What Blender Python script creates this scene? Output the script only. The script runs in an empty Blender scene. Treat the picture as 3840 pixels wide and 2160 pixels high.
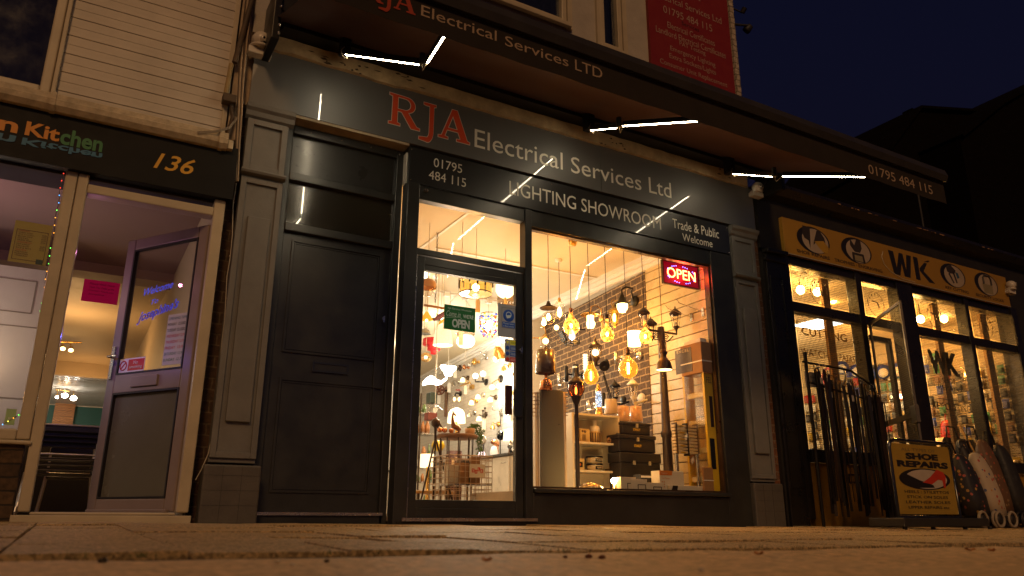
import bpy, math, random
from mathutils import Vector, Matrix
import numpy as np
random.seed(7)
R = math.radians
S = bpy.context.scene
COL = S.collection
# ---------------------------------------------------------------- camera, sky, sun, exposure
F = 2852.4; YAW, PITCH, ROLL = R(29.673), R(16.87), R(.168); CD = 5.4
_cy, _sy, _cp, _sp = math.cos(YAW), math.sin(YAW), math.cos(PITCH), math.sin(PITCH)
FW = Vector((_sy*_cp, _cy*_cp, _sp)); _r0 = Vector((_cy, -_sy, 0)); _u0 = _r0.cross(FW)
RT = math.cos(ROLL)*_r0 + math.sin(ROLL)*_u0; UP = -math.sin(ROLL)*_r0 + math.cos(ROLL)*_u0
cd = bpy.data.cameras.new('camera'); cam = bpy.data.objects.new('camera', cd); COL.objects.link(cam)
cd.sensor_width = 36; cd.lens = F/3840*36; cd.clip_start = .02; cd.clip_end = 500
cd.dof.use_dof = True; cd.dof.focus_distance = 7.0; cd.dof.aperture_fstop = 3.2
m = Matrix((RT, UP, -FW)).transposed().to_4x4(); m.translation = Vector((0, -CD, 0)); cam.matrix_world = m
S.camera = cam
S.render.engine = 'CYCLES'
S.cycles.use_denoising = True
S.cycles.max_bounces = 8; S.cycles.transparent_max_bounces = 24
S.cycles.sample_clamp_indirect = 6
S.cycles.caustics_reflective = False; S.cycles.caustics_refractive = False
S.view_settings.view_transform = 'Standard'; S.view_settings.look = 'None'
S.view_settings.exposure = .22; S.view_settings.gamma = 1
W = bpy.data.worlds.new('World'); S.world = W; W.use_nodes = True
nt = W.node_tree; nt.nodes.clear()
sky = nt.nodes.new('ShaderNodeTexSky'); sky.sky_type = 'NISHITA'; sky.sun_disc = False
sky.sun_elevation = R(-4); sky.sun_rotation = R(200)
mixn = nt.nodes.new('ShaderNodeMix'); mixn.data_type = 'RGBA'; mixn.blend_type = 'MULTIPLY'; mixn.inputs[0].default_value = 1
bg = nt.nodes.new('ShaderNodeBackground'); wo = nt.nodes.new('ShaderNodeOutputWorld')
nt.links.new(sky.outputs[0], mixn.inputs[6]); mixn.inputs[7].default_value = (.42, .42, 1.02, 1)
nt.links.new(mixn.outputs[2], bg.inputs[0]); bg.inputs[1].default_value = .55
nt.links.new(bg.outputs[0], wo.inputs[0])
sd = bpy.data.lights.new('sun', 'SUN'); sun = bpy.data.objects.new('sun', sd); COL.objects.link(sun)
sd.energy = .78; sd.angle = R(12); sd.color = (1, .545, .22)
sun.rotation_euler = Vector((.42, 1, -.72)).to_track_quat('-Z', 'Y').to_euler()   # the low orange light of the street

# ---------------------------------------------------------------- pixels of the photograph -> points of the place
def _d(px, py): return FW + (px-1920)/F*RT + (1080-py)/F*UP
def P(px, py, Y=0.0):
    d = _d(px, py); return d*((Y+CD)/d.y) + Vector((0, -CD, 0))
def PX(px, py, X):
    d = _d(px, py); return d*(X/d.x) + Vector((0, -CD, 0))
def PZ(px, py, Z):
    d = _d(px, py); return d*(Z/d.z) + Vector((0, -CD, 0))
def wx(Y): return 5.47+.022*Y if Y < 3.8 else 5.80+.093*(Y-3.8)
def PW(px, py, out=0.0):            # on the shop's right-hand wall, `out` metres in front of it
    X = 5.5
    for _ in range(12):
        p = PX(px, py, X-out); X = wx(max(0, p.y))
    return PX(px, py, X-out)
def G(x, y): return -.028-.006*x+.014*min(0, y)      # the pavement

# ---------------------------------------------------------------- materials
MATS = {}
def M(name, col=(.5,.5,.5), rough=.5, metal=0, coat=0, croug=.03, var=.12, sc=6, bump=0, bsc=60, emit=None, es=0, spec=.5):
    if name in MATS: return MATS[name]
    m = bpy.data.materials.new(name); MATS[name] = m; m.use_nodes = True
    n = m.node_tree; b = n.nodes['Principled BSDF']; L = n.links.new
    b.inputs['Roughness'].default_value = rough; b.inputs['Metallic'].default_value = metal
    b.inputs['Coat Weight'].default_value = coat; b.inputs['Coat Roughness'].default_value = croug
    b.inputs['Specular IOR Level'].default_value = spec
    b.inputs['Base Color'].default_value = (*col, 1)
    tc = n.nodes.new('ShaderNodeTexCoord')
    if var:
        no = n.nodes.new('ShaderNodeTexNoise'); no.inputs['Scale'].default_value = sc; no.inputs['Detail'].default_value = 8; no.inputs['Roughness'].default_value = .65
        L(tc.outputs['Object'], no.inputs['Vector'])
        mr = n.nodes.new('ShaderNodeMapRange'); mr.inputs[1].default_value = .3; mr.inputs[2].default_value = .7
        mr.inputs[3].default_value = 1-var; mr.inputs[4].default_value = 1+var; L(no.outputs['Fac'], mr.inputs[0])
        mx = n.nodes.new('ShaderNodeVectorMath'); mx.operation = 'SCALE'; mx.inputs[0].default_value = col; L(mr.outputs[0], mx.inputs['Scale'])
        L(mx.outputs[0], b.inputs['Base Color'])
        r2 = n.nodes.new('ShaderNodeMapRange'); r2.inputs[1].default_value = .3; r2.inputs[2].default_value = .7
        r2.inputs[3].default_value = max(0, rough-.06); r2.inputs[4].default_value = min(1, rough+.08); L(no.outputs['Fac'], r2.inputs[0]); L(r2.outputs[0], b.inputs['Roughness'])
    if bump:
        nb = n.nodes.new('ShaderNodeTexNoise'); nb.inputs['Scale'].default_value = bsc; nb.inputs['Detail'].default_value = 6
        L(tc.outputs['Object'], nb.inputs['Vector'])
        bp = n.nodes.new('ShaderNodeBump'); bp.inputs['Strength'].default_value = bump; bp.inputs['Distance'].default_value = .01
        L(nb.outputs['Fac'], bp.inputs['Height']); L(bp.outputs[0], b.inputs['Normal'])
    if emit:
        b.inputs['Emission Color'].default_value = (*emit, 1); b.inputs['Emission Strength'].default_value = es
    return m
def E(name, col, s):
    if name in MATS: return MATS[name]
    m = bpy.data.materials.new(name); MATS[name] = m; m.use_nodes = True; n = m.node_tree; n.nodes.clear()
    e = n.nodes.new('ShaderNodeEmission'); e.inputs[0].default_value = (*col, 1); e.inputs[1].default_value = s
    o = n.nodes.new('ShaderNodeOutputMaterial'); n.links.new(e.outputs[0], o.inputs[0]); return m
def GL(name, tint=(1,1,1), refl=1.0, glow=None, gs=0, rough=0.0, crinkle=0):
    """thin glass: clear or tinted transmission and a Fresnel mirror"""
    if name in MATS: return MATS[name]
    m = bpy.data.materials.new(name); MATS[name] = m; m.use_nodes = True; n = m.node_tree; n.nodes.clear(); L = n.links.new
    t = n.nodes.new('ShaderNodeBsdfTransparent'); t.inputs[0].default_value = (*tint, 1)
    g = n.nodes.new('ShaderNodeBsdfGlossy'); g.inputs['Roughness'].default_value = rough; g.inputs[0].default_value = (1,1,1,1)
    f = n.nodes.new('ShaderNodeFresnel'); ge = n.nodes.new('ShaderNodeNewGeometry'); ir = n.nodes.new('ShaderNodeMapRange'); ir.inputs[3].default_value = 1.5; ir.inputs[4].default_value = 1/1.5
    L(ge.outputs['Backfacing'], ir.inputs[0]); L(ir.outputs[0], f.inputs[0])
    mu = n.nodes.new('ShaderNodeMath'); mu.operation = 'MULTIPLY'; mu.inputs[1].default_value = refl; mu.use_clamp = True; L(f.outputs[0], mu.inputs[0])
    mx = n.nodes.new('ShaderNodeMixShader'); L(mu.outputs[0], mx.inputs[0]); L(t.outputs[0], mx.inputs[1]); L(g.outputs[0], mx.inputs[2])
    o = n.nodes.new('ShaderNodeOutputMaterial'); last = mx.outputs[0]
    if crinkle:
        tc = n.nodes.new('ShaderNodeTexCoord'); v = n.nodes.new('ShaderNodeTexVoronoi'); v.inputs['Scale'].default_value = crinkle
        L(tc.outputs['Object'], v.inputs['Vector']); bp = n.nodes.new('ShaderNodeBump'); bp.inputs['Strength'].default_value = 1; bp.inputs['Distance'].default_value = .02
        L(v.outputs['Distance'], bp.inputs['Height']); L(bp.outputs[0], g.inputs['Normal'])
    if glow:
        e = n.nodes.new('ShaderNodeEmission'); e.inputs[0].default_value = (*glow, 1); e.inputs[1].default_value = gs
        if crinkle:
            mr = n.nodes.new('ShaderNodeMapRange'); mr.inputs[1].default_value = .05; mr.inputs[2].default_value = .6
            mr.inputs[3].default_value = gs*3.2; mr.inputs[4].default_value = gs*.2; L(v.outputs['Distance'], mr.inputs[0]); L(mr.outputs[0], e.inputs[1])
        a = n.nodes.new('ShaderNodeAddShader'); L(last, a.inputs[0]); L(e.outputs[0], a.inputs[1]); last = a.outputs[0]
    L(last, o.inputs[0]); return m
def BRICK(name, c1, c2, mortar, sw=.215, sh=.065, plane='XZ', ms=.012, bump=.6, rough=.85):
    m = bpy.data.materials.new(name); MATS[name] = m; m.use_nodes = True; n = m.node_tree; b = n.nodes['Principled BSDF']; L = n.links.new
    tc = n.nodes.new('ShaderNodeTexCoord'); sp = n.nodes.new('ShaderNodeSeparateXYZ'); cb = n.nodes.new('ShaderNodeCombineXYZ')
    L(tc.outputs['Object'], sp.inputs[0]); L(sp.outputs['X' if plane[0] == 'X' else 'Y'], cb.inputs[0]); L(sp.outputs['Z'], cb.inputs[1])
    wn = n.nodes.new('ShaderNodeTexNoise'); wn.inputs['Scale'].default_value = 14; L(cb.outputs[0], wn.inputs['Vector'])
    ws = n.nodes.new('ShaderNodeVectorMath'); ws.operation = 'SCALE'; ws.inputs['Scale'].default_value = .018; L(wn.outputs['Color'], ws.inputs[0])
    wa = n.nodes.new('ShaderNodeVectorMath'); L(cb.outputs[0], wa.inputs[0]); L(ws.outputs[0], wa.inputs[1])
    br = n.nodes.new('ShaderNodeTexBrick'); br.inputs['Scale'].default_value = 1; br.inputs['Brick Width'].default_value = sw+ms; br.inputs['Row Height'].default_value = sh+ms
    br.inputs['Mortar Size'].default_value = ms/2; br.inputs['Mortar Smooth'].default_value = .3
    br.inputs['Color1'].default_value = (*c1, 1); br.inputs['Color2'].default_value = (*c2, 1); br.inputs['Mortar'].default_value = (*mortar, 1)
    L(wa.outputs[0], br.inputs['Vector'])
    no = n.nodes.new('ShaderNodeTexNoise'); no.inputs['Scale'].default_value = 35; no.inputs['Detail'].default_value = 6; L(tc.outputs['Object'], no.inputs['Vector'])
    mr = n.nodes.new('ShaderNodeMapRange'); mr.inputs[1].default_value = .3; mr.inputs[2].default_value = .7; mr.inputs[3].default_value = .6; mr.inputs[4].default_value = 1.35; L(no.outputs['Fac'], mr.inputs[0])
    sc = n.nodes.new('ShaderNodeVectorMath'); sc.operation = 'SCALE'; L(br.outputs['Color'], sc.inputs[0]); L(mr.outputs[0], sc.inputs['Scale'])
    L(sc.outputs[0], b.inputs['Base Color']); b.inputs['Roughness'].default_value = rough
    bp = n.nodes.new('ShaderNodeBump'); bp.inputs['Strength'].default_value = bump; bp.inputs['Distance'].default_value = .01; bp.invert = True
    L(br.outputs['Fac'], bp.inputs['Height']); L(bp.outputs[0], b.inputs['Normal'])
    if rough > .95: b.inputs['Specular IOR Level'].default_value = .05
    return m

grey_paint = M('grey_paint', (.15,.145,.135), .45, var=.14, sc=5, bump=.12)
fascia_m = M('fascia_panel', (.085,.083,.080), .5, coat=1, croug=.012, var=.06, sc=2, spec=1.0)
sign_m = M('sign_panel', (.018,.019,.020), .35, coat=.8, croug=.05, var=.06)
dark_paint = M('dark_paint', (.023,.0235,.0215), .34, coat=.35, croug=.25, var=.3, sc=4, bump=.12, bsc=22)
dark_gloss = M('dark_gloss', (.016,.018,.018), .3, coat=.9, croug=.03, var=.12, sc=4)
white_trim = M('old_cream_board', (.40,.29,.16), .6, var=.3, sc=9, bump=.4, bsc=22)
cream_wall = M('cream_render', (.40,.36,.31), .8, var=.12, sc=5, bump=.5, bsc=90)
upvc = M('white_plastic', (.46,.39,.27), .35, var=.1, sc=4)
clad_m = M('cladding_boards', (.50,.44,.36), .5, var=.13, sc=2.5)
black_m = M('black_panel', (.004,.004,.004), .6, var=.1, spec=.25)
black_matt = M('black_matt', (.012,.010,.009), .6, var=.2)
blk_metal = M('black_metal', (.018,.016,.014), .35, metal=.6, var=.1)
white_txt = M('white_vinyl', (.75,.72,.62), .45, var=.03)
red_vinyl = M('red_vinyl', (.60,.065,.018), .45, var=.05)
gutter_m = M('cream_gutter', (.50,.42,.29), .5, var=.3, sc=14, bump=.1)
int_white = M('interior_white', (.78,.74,.66), .7, var=.03)
plain_white = M('plain_white', (.8,.78,.74), .55, var=.02)
chrome = M('brushed_steel', (.6,.58,.55), .25, metal=1, var=.05)
brass = M('brass', (.72,.45,.14), .25, metal=1, var=.08)
copper = M('copper', (.72,.33,.16), .25, metal=1, var=.08)
bronze = M('dark_bronze', (.07,.045,.025), .35, metal=.7, var=.15)
cord_m = M('dark_cord', (.02,.015,.01), .7, var=0)
wood_m = M('brown_wood', (.20,.10,.045), .45, var=.35, sc=12)
paper = M('paper_tag', (.75,.66,.48), .8, var=.05)
card = M('cardboard', (.32,.17,.07), .75, var=.12, sc=7)
white_card = M('white_card', (.62,.56,.46), .6, var=.05)
glass = GL('window_glass', (.97,.97,.96), .7)
clear_glass = GL('clear_glass', (.93,.9,.85), 1.3)
EWARM = E('warm_bulb', (1,.72,.32), 22)
EWHITE = E('white_bulb', (1,.88,.66), 16)
STRIP = E('led_strip_light', (1,.82,.54), 66)

# ---------------------------------------------------------------- mesh builder
class B:
    def __init__(s): s.v = []; s.f = []; s.sm = []
    def add(s, vs, fs, smooth=False):
        o = len(s.v); s.v += [tuple(v) for v in vs]; s.f += [tuple(o+i for i in f) for f in fs]; s.sm += [smooth]*len(fs); return s
    def box(s, x0, x1, y0, y1, z0, z1, Rm=None, c=None):
        vs = [Vector((x, y, z)) for z in (z0, z1) for y in (y0, y1) for x in (x0, x1)]
        if Rm is not None:
            c = Vector(c) if c is not None else Vector(((x0+x1)/2, (y0+y1)/2, (z0+z1)/2)); vs = [c+Rm@(v-c) for v in vs]
        return s.add(vs, [(0,2,3,1),(4,5,7,6),(0,1,5,4),(2,6,7,3),(0,4,6,2),(1,3,7,5)])
    def frame(s, O, U, V, N, w, d):     # a rectangular frame: O corner, U V full sides, width w, thickness d along N
        u = U.normalized(); v = V.normalized(); n = N.normalized()*d
        def pl(a, b, c2, e): s.add([a, b, c2, e, a+n, b+n, c2+n, e+n], [(0,1,2,3),(7,6,5,4),(0,4,5,1),(1,5,6,2),(2,6,7,3),(3,7,4,0)])
        pl(O, O+u*w, O+u*w+V, O+V); pl(O+U-u*w, O+U, O+U+V, O+U-u*w+V)
        pl(O+u*w, O+U-u*w, O+U-u*w+v*w, O+u*w+v*w); pl(O+u*w+V-v*w, O+U-u*w+V-v*w, O+U-u*w+V, O+u*w+V); return s
    def slab(s, O, U, V, N, d):
        n = N.normalized()*d; a, b, c, e = O, O+U, O+U+V, O+V
        return s.add([a, b, c, e, a+n, b+n, c+n, e+n], [(0,1,2,3),(7,6,5,4),(0,4,5,1),(1,5,6,2),(2,6,7,3),(3,7,4,0)])
    def tube(s, pts, r, seg=8, cap=True):
        pts = [Vector(p) for p in pts]; n = len(pts); rr = r if isinstance(r, (list, tuple)) else [r]*n
        vs = []; prev = None
        for i, p in enumerate(pts):
            t = (pts[min(i+1, n-1)]-pts[max(i-1, 0)])
            if t.length < 1e-9: t = Vector((0,0,1))
            t.normalize()
            a = prev if prev is not None else (Vector((0,0,1)) if abs(t.z) < .9 else Vector((1,0,0)))
            x = (a - t*a.dot(t)); 
            if x.length < 1e-6: x = t.orthogonal()
            x.normalize(); prev = x; y = t.cross(x)
            for k in range(seg):
                q = 2*math.pi*k/seg; vs.append(p+(x*math.cos(q)+y*math.sin(q))*rr[i])
        fs = [(i*seg+k, i*seg+(k+1) % seg, (i+1)*seg+(k+1) % seg, (i+1)*seg+k) for i in range(n-1) for k in range(seg)]
        s.add(vs, fs, True)
        if cap: s.add(vs[:seg], [tuple(range(seg))[::-1]]); s.add(vs[-seg:], [tuple(range(seg))])
        return s
    def lathe(s, c, prof, seg=20, ax=Vector((0,0,1)), wob=0, wn=5):   # prof: (radius, height along ax)
        c = Vector(c); ax = Vector(ax).normalized(); x = ax.orthogonal().normalized(); y = ax.cross(x); vs = []
        for i, (r, h) in enumerate(prof):
            for k in range(seg):
                q = 2*math.pi*k/seg; w = 1+wob*math.sin(wn*q+i*1.7)
                vs.append(c+ax*h+(x*math.cos(q)+y*math.sin(q))*r*w)
        n = len(prof)
        return s.add(vs, [(i*seg+k, i*seg+(k+1) % seg, (i+1)*seg+(k+1) % seg, (i+1)*seg+k) for i in range(n-1) for k in range(seg)], True)
    def ball(s, c, r, seg=16, rings=10, sz=1, wob=0):
        return s.lathe(c, [(max(1e-4, r*math.sin(math.pi*i/rings)), -r*sz*math.cos(math.pi*i/rings)) for i in range(rings+1)], seg, wob=wob)
    def prism(s, pts, y0, y1):          # polygon in x,z pushed from y0 to y1
        n = len(pts); a = [(p[0], y0, p[1]) for p in pts]; b = [(p[0], y1, p[1]) for p in pts]
        return s.add(a+b, [tuple(range(n)), tuple(range(2*n-1, n-1, -1))]+[(i, i+n, (i+1) % n+n, (i+1) % n) for i in range(n)])
    def sweep(s, prof, x0, x1):         # profile in y,z pushed along x
        n = len(prof); a = [(x0, p[0], p[1]) for p in prof]; b = [(x1, p[0], p[1]) for p in prof]
        return s.add(a+b, [tuple(range(n))[::-1], tuple(range(n, 2*n))]+[(i, (i+1) % n, (i+1) % n+n, i+n) for i in range(n)])
    def build(s, name, mat, par=None, bev=0, label=None, kind=None):
        me = bpy.data.meshes.new(name); me.from_pydata(s.v, [], s.f)
        me.polygons.foreach_set('use_smooth', s.sm); me.materials.append(mat); me.update()
        o = bpy.data.objects.new(name, me); link(o, par)
        if bev:
            b = o.modifiers.new('bevel', 'BEVEL'); b.width = bev; b.segments = 2; b.limit_method = 'ANGLE'
        if label: o['label'] = label
        if kind: o['kind'] = kind
        return o
def link(o, par):
    COL.objects.link(o)
    if par is not None:
        o.parent = par
        if par.parent is None: o.matrix_parent_inverse = Matrix.Translation(-par.location)
def thing(name, label, cat, loc=(0,0,0), group=None):
    o = bpy.data.objects.new(name, None); COL.objects.link(o); o.location = loc; o.empty_display_size = .1
    o['label'] = label; o['category'] = cat
    if group: o['group'] = group
    return o
def tag(o, label, cat, group=None, kind=None):
    if label: o['label'] = label; o['category'] = cat
    if group: o['group'] = group
    if kind: o['kind'] = kind
    return o
def dup(root, d, label=None):
    r = root.copy(); COL.objects.link(r); r.location = root.location+Vector(d)
    if label: r['label'] = label
    def rec(a, b):
        for ch in a.children:
            c = ch.copy(); COL.objects.link(c); c.parent = b; c.matrix_parent_inverse = ch.matrix_parent_inverse.copy(); rec(ch, c)
    rec(root, r); return r
def lamp(loc, e, col=(1,.66,.3), r=.04, par=None, name='lamp_glow'):
    l = bpy.data.lights.new(name, 'POINT'); l.energy = e; l.color = col; l.shadow_soft_size = r
    o = bpy.data.objects.new(name, l); o.location = loc; link(o, par); o.visible_camera = False; return o
DG = None
def curve_mesh(cu):
    o = bpy.data.objects.new('tmp_curve', cu); COL.objects.link(o); dg = bpy.context.evaluated_depsgraph_get(); dg.update()
    me = bpy.data.meshes.new_from_object(o.evaluated_get(dg)); bpy.data.objects.remove(o); bpy.data.curves.remove(cu); return me
TC = {}
def text_verts(s, bold=0, shear=0, space=1):
    k = (s, bold, shear, space)
    if k not in TC:
        cu = bpy.data.curves.new('t', 'FONT'); cu.body = s; cu.offset = bold; cu.shear = shear; cu.space_character = space; cu.resolution_u = 3
        me = curve_mesh(cu); v = np.array([tuple(x.co)[:2] for x in me.vertices]) if len(me.vertices) else np.zeros((1,2)); f = [tuple(p.vertices) for p in me.polygons]
        bpy.data.meshes.remove(me); TC[k] = (v, f)
    return TC[k]
def text(s, O, U, V, mat, par, name='lettering', bold=0, shear=0, space=1, warp=None, base=0):
    """flat letters filling the rectangle O, O+U, O+V exactly"""
    O, U, V = Vector(O), Vector(U), Vector(V)
    v, f = text_verts(s, bold, shear, space); lo = v.min(0).copy(); hi = v.max(0); w = hi-lo
    vs = []
    for a in v:
        q = (a-lo)/w
        if warp: q = warp(q)
        vs.append(O+U*float(q[0])+V*float(q[1]))
    b = B(); b.add(vs, f); return b.build(name, mat, par)
def ftext(s, x0, x1, z0, z1, y, mat, par, **k): return text(s, (x0,y,z0), (x1-x0,0,0), (0,0,z1-z0), mat, par, **k)
def ptext(s, p00, p10, p01, Y, mat, par, **k):      # corners as photograph pixels on the plane y = Y
    O = P(*p00, Y); return text(s, O, P(*p10, Y)-O, P(*p01, Y)-O, mat, par, **k)
def poly_text(splines, O, U, V, mat, par, offset=0, name='lettering'):
    cu = bpy.data.curves.new('t', 'CURVE'); cu.dimensions = '2D'; cu.fill_mode = 'BOTH'; cu.offset = offset
    for sp in splines:
        s = cu.splines.new('POLY'); s.points.add(len(sp)-1); s.use_cyclic_u = True
        for i, q in enumerate(sp): s.points[i].co = (q[0], q[1], 0, 1)
    me = curve_mesh(cu); b = B(); b.add([Vector(O)+Vector(U)*v.co.x+Vector(V)*v.co.y for v in me.vertices], [tuple(p.vertices) for p in me.polygons])
    bpy.data.meshes.remove(me); return b.build(name, mat, par)
def arc(cx, cy, rx, ry, a0, a1, n=12): return [(cx+rx*math.cos(R(a0+(a1-a0)*i/n)), cy+ry*math.sin(R(a0+(a1-a0)*i/n))) for i in range(n+1)]
X_, Y_, Z_ = Vector((1,0,0)), Vector((0,1,0)), Vector((0,0,1))

# ================================================================ THE GROUND
def ground():
    m = bpy.data.materials.new('paving'); m.use_nodes = True; n = m.node_tree; b = n.nodes['Principled BSDF']; L = n.links.new
    tc = n.nodes.new('ShaderNodeTexCoord')
    a = n.nodes.new('ShaderNodeTexNoise'); a.inputs['Scale'].default_value = 9; a.inputs['Detail'].default_value = 10; a.inputs['Roughness'].default_value = .7
    c = n.nodes.new('ShaderNodeTexNoise'); c.inputs['Scale'].default_value = 150; c.inputs['Detail'].default_value = 9; c.inputs['Roughness'].default_value = .8
    for q in (a, c): L(tc.outputs['Object'], q.inputs['Vector'])
    r = n.nodes.new('ShaderNodeValToRGB'); r.color_ramp.elements[0].position = .25; r.color_ramp.elements[0].color = (.24,.16,.068,1); r.color_ramp.elements[1].position = .75; r.color_ramp.elements[1].color = (.82,.57,.27,1)
    mx = n.nodes.new('ShaderNodeMath'); mx.operation = 'MULTIPLY_ADD'; mx.inputs[1].default_value = .72; L(c.outputs['Fac'], mx.inputs[0])
    h = n.nodes.new('ShaderNodeMath'); h.operation = 'MULTIPLY'; h.inputs[1].default_value = .30; L(a.outputs['Fac'], h.inputs[0]); L(h.outputs[0], mx.inputs[2])
    vo = n.nodes.new('ShaderNodeTexVoronoi'); vo.inputs['Scale'].default_value = 120; L(tc.outputs['Object'], vo.inputs['Vector'])
    sp = n.nodes.new('ShaderNodeSeparateColor'); L(vo.outputs['Color'], sp.inputs[0])
    mr = n.nodes.new('ShaderNodeMapRange'); mr.inputs[3].default_value = -.26; mr.inputs[4].default_value = .26; L(sp.outputs[0], mr.inputs[0])
    ad = n.nodes.new('ShaderNodeMath'); ad.operation = 'ADD'; L(mx.outputs[0], ad.inputs[0]); L(mr.outputs[0], ad.inputs[1])
    L(ad.outputs[0], r.inputs[0]); L(r.outputs[0], b.inputs['Base Color']); b.inputs['Roughness'].default_value = .62
    bp = n.nodes.new('ShaderNodeBump'); bp.inputs['Strength'].default_value = 1; bp.inputs['Distance'].default_value = .012; L(c.outputs['Fac'], bp.inputs['Height']); L(bp.outputs[0], b.inputs['Normal'])
    MATS['paving'] = m
    near = M('kerb_concrete', (.56,.37,.18), .7, var=.6, sc=38, bump=1.0, bsc=45)
    joint = M('joint_dirt', (.012,.012,.006), .9, var=.4, sc=20)
    bb = B(); rnd = random.Random(3)
    rows = [0.0, -.62, -1.22, -1.80, -2.42, -2.98, -3.44]
    for i in range(len(rows)-1):
        y1, y0 = rows[i], rows[i+1]; x = -7.225
        while x < 16:
            w = .375*(1 if x < 1.2 else 1.6); x1 = x+w; g = .0045
            dz = rnd.uniform(-.005,.005); tx = rnd.uniform(-.0025,.0025); ty = rnd.uniform(-.002,.002)
            zz = lambda X, Y: G(X, Y)+dz+tx*(1 if X > x+.1 else -1)+ty*(1 if Y > y0+.1 else -1)
            a0, a1, b0, b1 = x+g, x1-g, y0+g, y1-g
            top = [(a0,b0,zz(a0,b0)),(a1,b0,zz(a1,b0)),(a1,b1,zz(a1,b1)),(a0,b1,zz(a0,b1))]
            bot = [(p[0],p[1],p[2]-.05) for p in top]
            bb.add(top+bot, [(0,1,2,3),(0,4,5,1),(1,5,6,2),(2,6,7,3),(3,7,4,0)]); x = x1
    bb.build('pavement', m, kind='structure', bev=.003)
    b2 = B(); b2.add([(-60,-3.6,G(0,-3.6)-.016),(60,-3.6,G(60,-3.6)-.016+.3),(60,14,-.4),(-60,14,-.05)], [(0,1,2,3)])
    b2 = B(); b2.add([(-7.2,-3.60,G(-7,-3.6)-.012),(16,-3.60,G(16,-3.6)-.012),(16,.3,G(16,0)-.012),(-7.2,.3,G(-7,0)-.012)], [(0,1,2,3)])
    b2.build('pavement_bed', joint, kind='structure')
    b3 = B(); n_x, n_y = 150, 26
    rr = random.Random(5); vs = []
    for j in range(n_y+1):
        for i in range(n_x+1):
            X = -6+22*i/n_x; Y = -6.6+3.055*j/n_y
            vs.append((X, Y, G(X, Y)+.001+rr.uniform(-.003,.003)-(.02 if j == n_y else 0)))
    b3.add(vs, [(j*(n_x+1)+i, j*(n_x+1)+i+1, (j+1)*(n_x+1)+i+1, (j+1)*(n_x+1)+i) for j in range(n_y) for i in range(n_x)], True)
    b3.build('kerb_paving', near, kind='structure')
    b4 = B(); b4.add([(-200,-200,-.33),(200,-200,-.33),(200,200,-.33),(-200,200,-.33)], [(0,1,2,3)])
    b4.build('road', M('asphalt', (.05,.048,.045), .8, bump=.6), kind='structure')
ground()
# weeds in the joints
def weeds():
    b = B(); rr = random.Random(11)
    spots = [(rr.uniform(-.6,3.5), -3.47+rr.uniform(-.01,.02)) for _ in range(22)]+[(rr.uniform(.7,2.3), -.02+rr.uniform(-.02,0)) for _ in range(16)]+[(.27, -y) for y in (1.2,2.1,2.9)]
    for x, y in spots:
        for _ in range(rr.randint(3,7)):
            h = rr.uniform(.004,.017); a = rr.uniform(0,6.28); w = .0012; bx, by = x+rr.uniform(-.02,.02), y+rr.uniform(-.006,.006); z = G(bx, by)-.004
            b.add([(bx-w,by,z),(bx+w,by,z),(bx+math.cos(a)*h*.5,by+math.sin(a)*h*.5,z+h)], [(0,1,2)])
    tag(b.build('moss', M('moss', (.06,.09,.02), .8)), 'small green weeds and moss growing in the paving joints', 'moss', kind='stuff')
weeds()
def pebbles():
    rr = random.Random(2)
    for i, (px, py, c) in enumerate([(385,2105,'dark'),(1040,2108,'pale'),(1225,2106,'dark'),(2120,2090,'brown'),(2208,2088,'brown'),(2258,2091,'brown'),(2846,2084,'orange'),(3640,2068,'orange'),(3720,2070,'orange'),(1825,2110,'orange'),(1095,2120,'pale'),(2530,1984,'pale'),(2630,2140,'pale')]):
        d = _d(px, py); t = (-.028+.003-.014*CD)/(d.z+.006*d.x-.014*d.y); p = d*t+Vector((0,-CD,0)); p.z = G(p.x, p.y)+.008
        col = {'dark':(.03,.02,.015),'pale':(.5,.42,.32),'brown':(.10,.03,.015),'orange':(.40,.16,.03)}[c]
        r = rr.uniform(.005,.009)*(.6 if c == 'pale' else 1)
        b = B()
        if c == 'orange':
            a = rr.uniform(0,3); pts = [(p.x+math.cos(a+q)*r*1.8*k, p.y+math.sin(a+q)*r*1.8*k, p.z+.003+.004*math.sin(q*2)) for q, k in zip([0,.8,1.6,2.4,3.14,3.9,4.7,5.5],[1.3,.8,.9,.7,1.2,.8,.9,.7])]
            b.add(pts+[(q[0],q[1],q[2]-.0015) for q in pts], [tuple(range(8)),tuple(range(15,7,-1))]+[(i2,i2+8,(i2+1)%8+8,(i2+1)%8) for i2 in range(8)]); nm, kd = 'fallen_leaf', 'small dry orange leaf lying on the near paving'
        else:
            b.lathe(p-Vector((0,0,.004)), [(1e-4,-r*.6),(r*.9,-r*.3),(r,.1*r),(r*.6,r*.55),(1e-4,r*.7)], 7, wob=.22, wn=3); nm, kd = 'pebble', 'small %s stone lying on the near paving' % c
        tag(b.build(nm, M('litter_'+c, col, .7)), kd, 'leaf' if c == 'orange' else 'stone', group='small %s %s scattered on the paving' % (c, 'leaves' if c == 'orange' else 'stones'))
pebbles()

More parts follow.
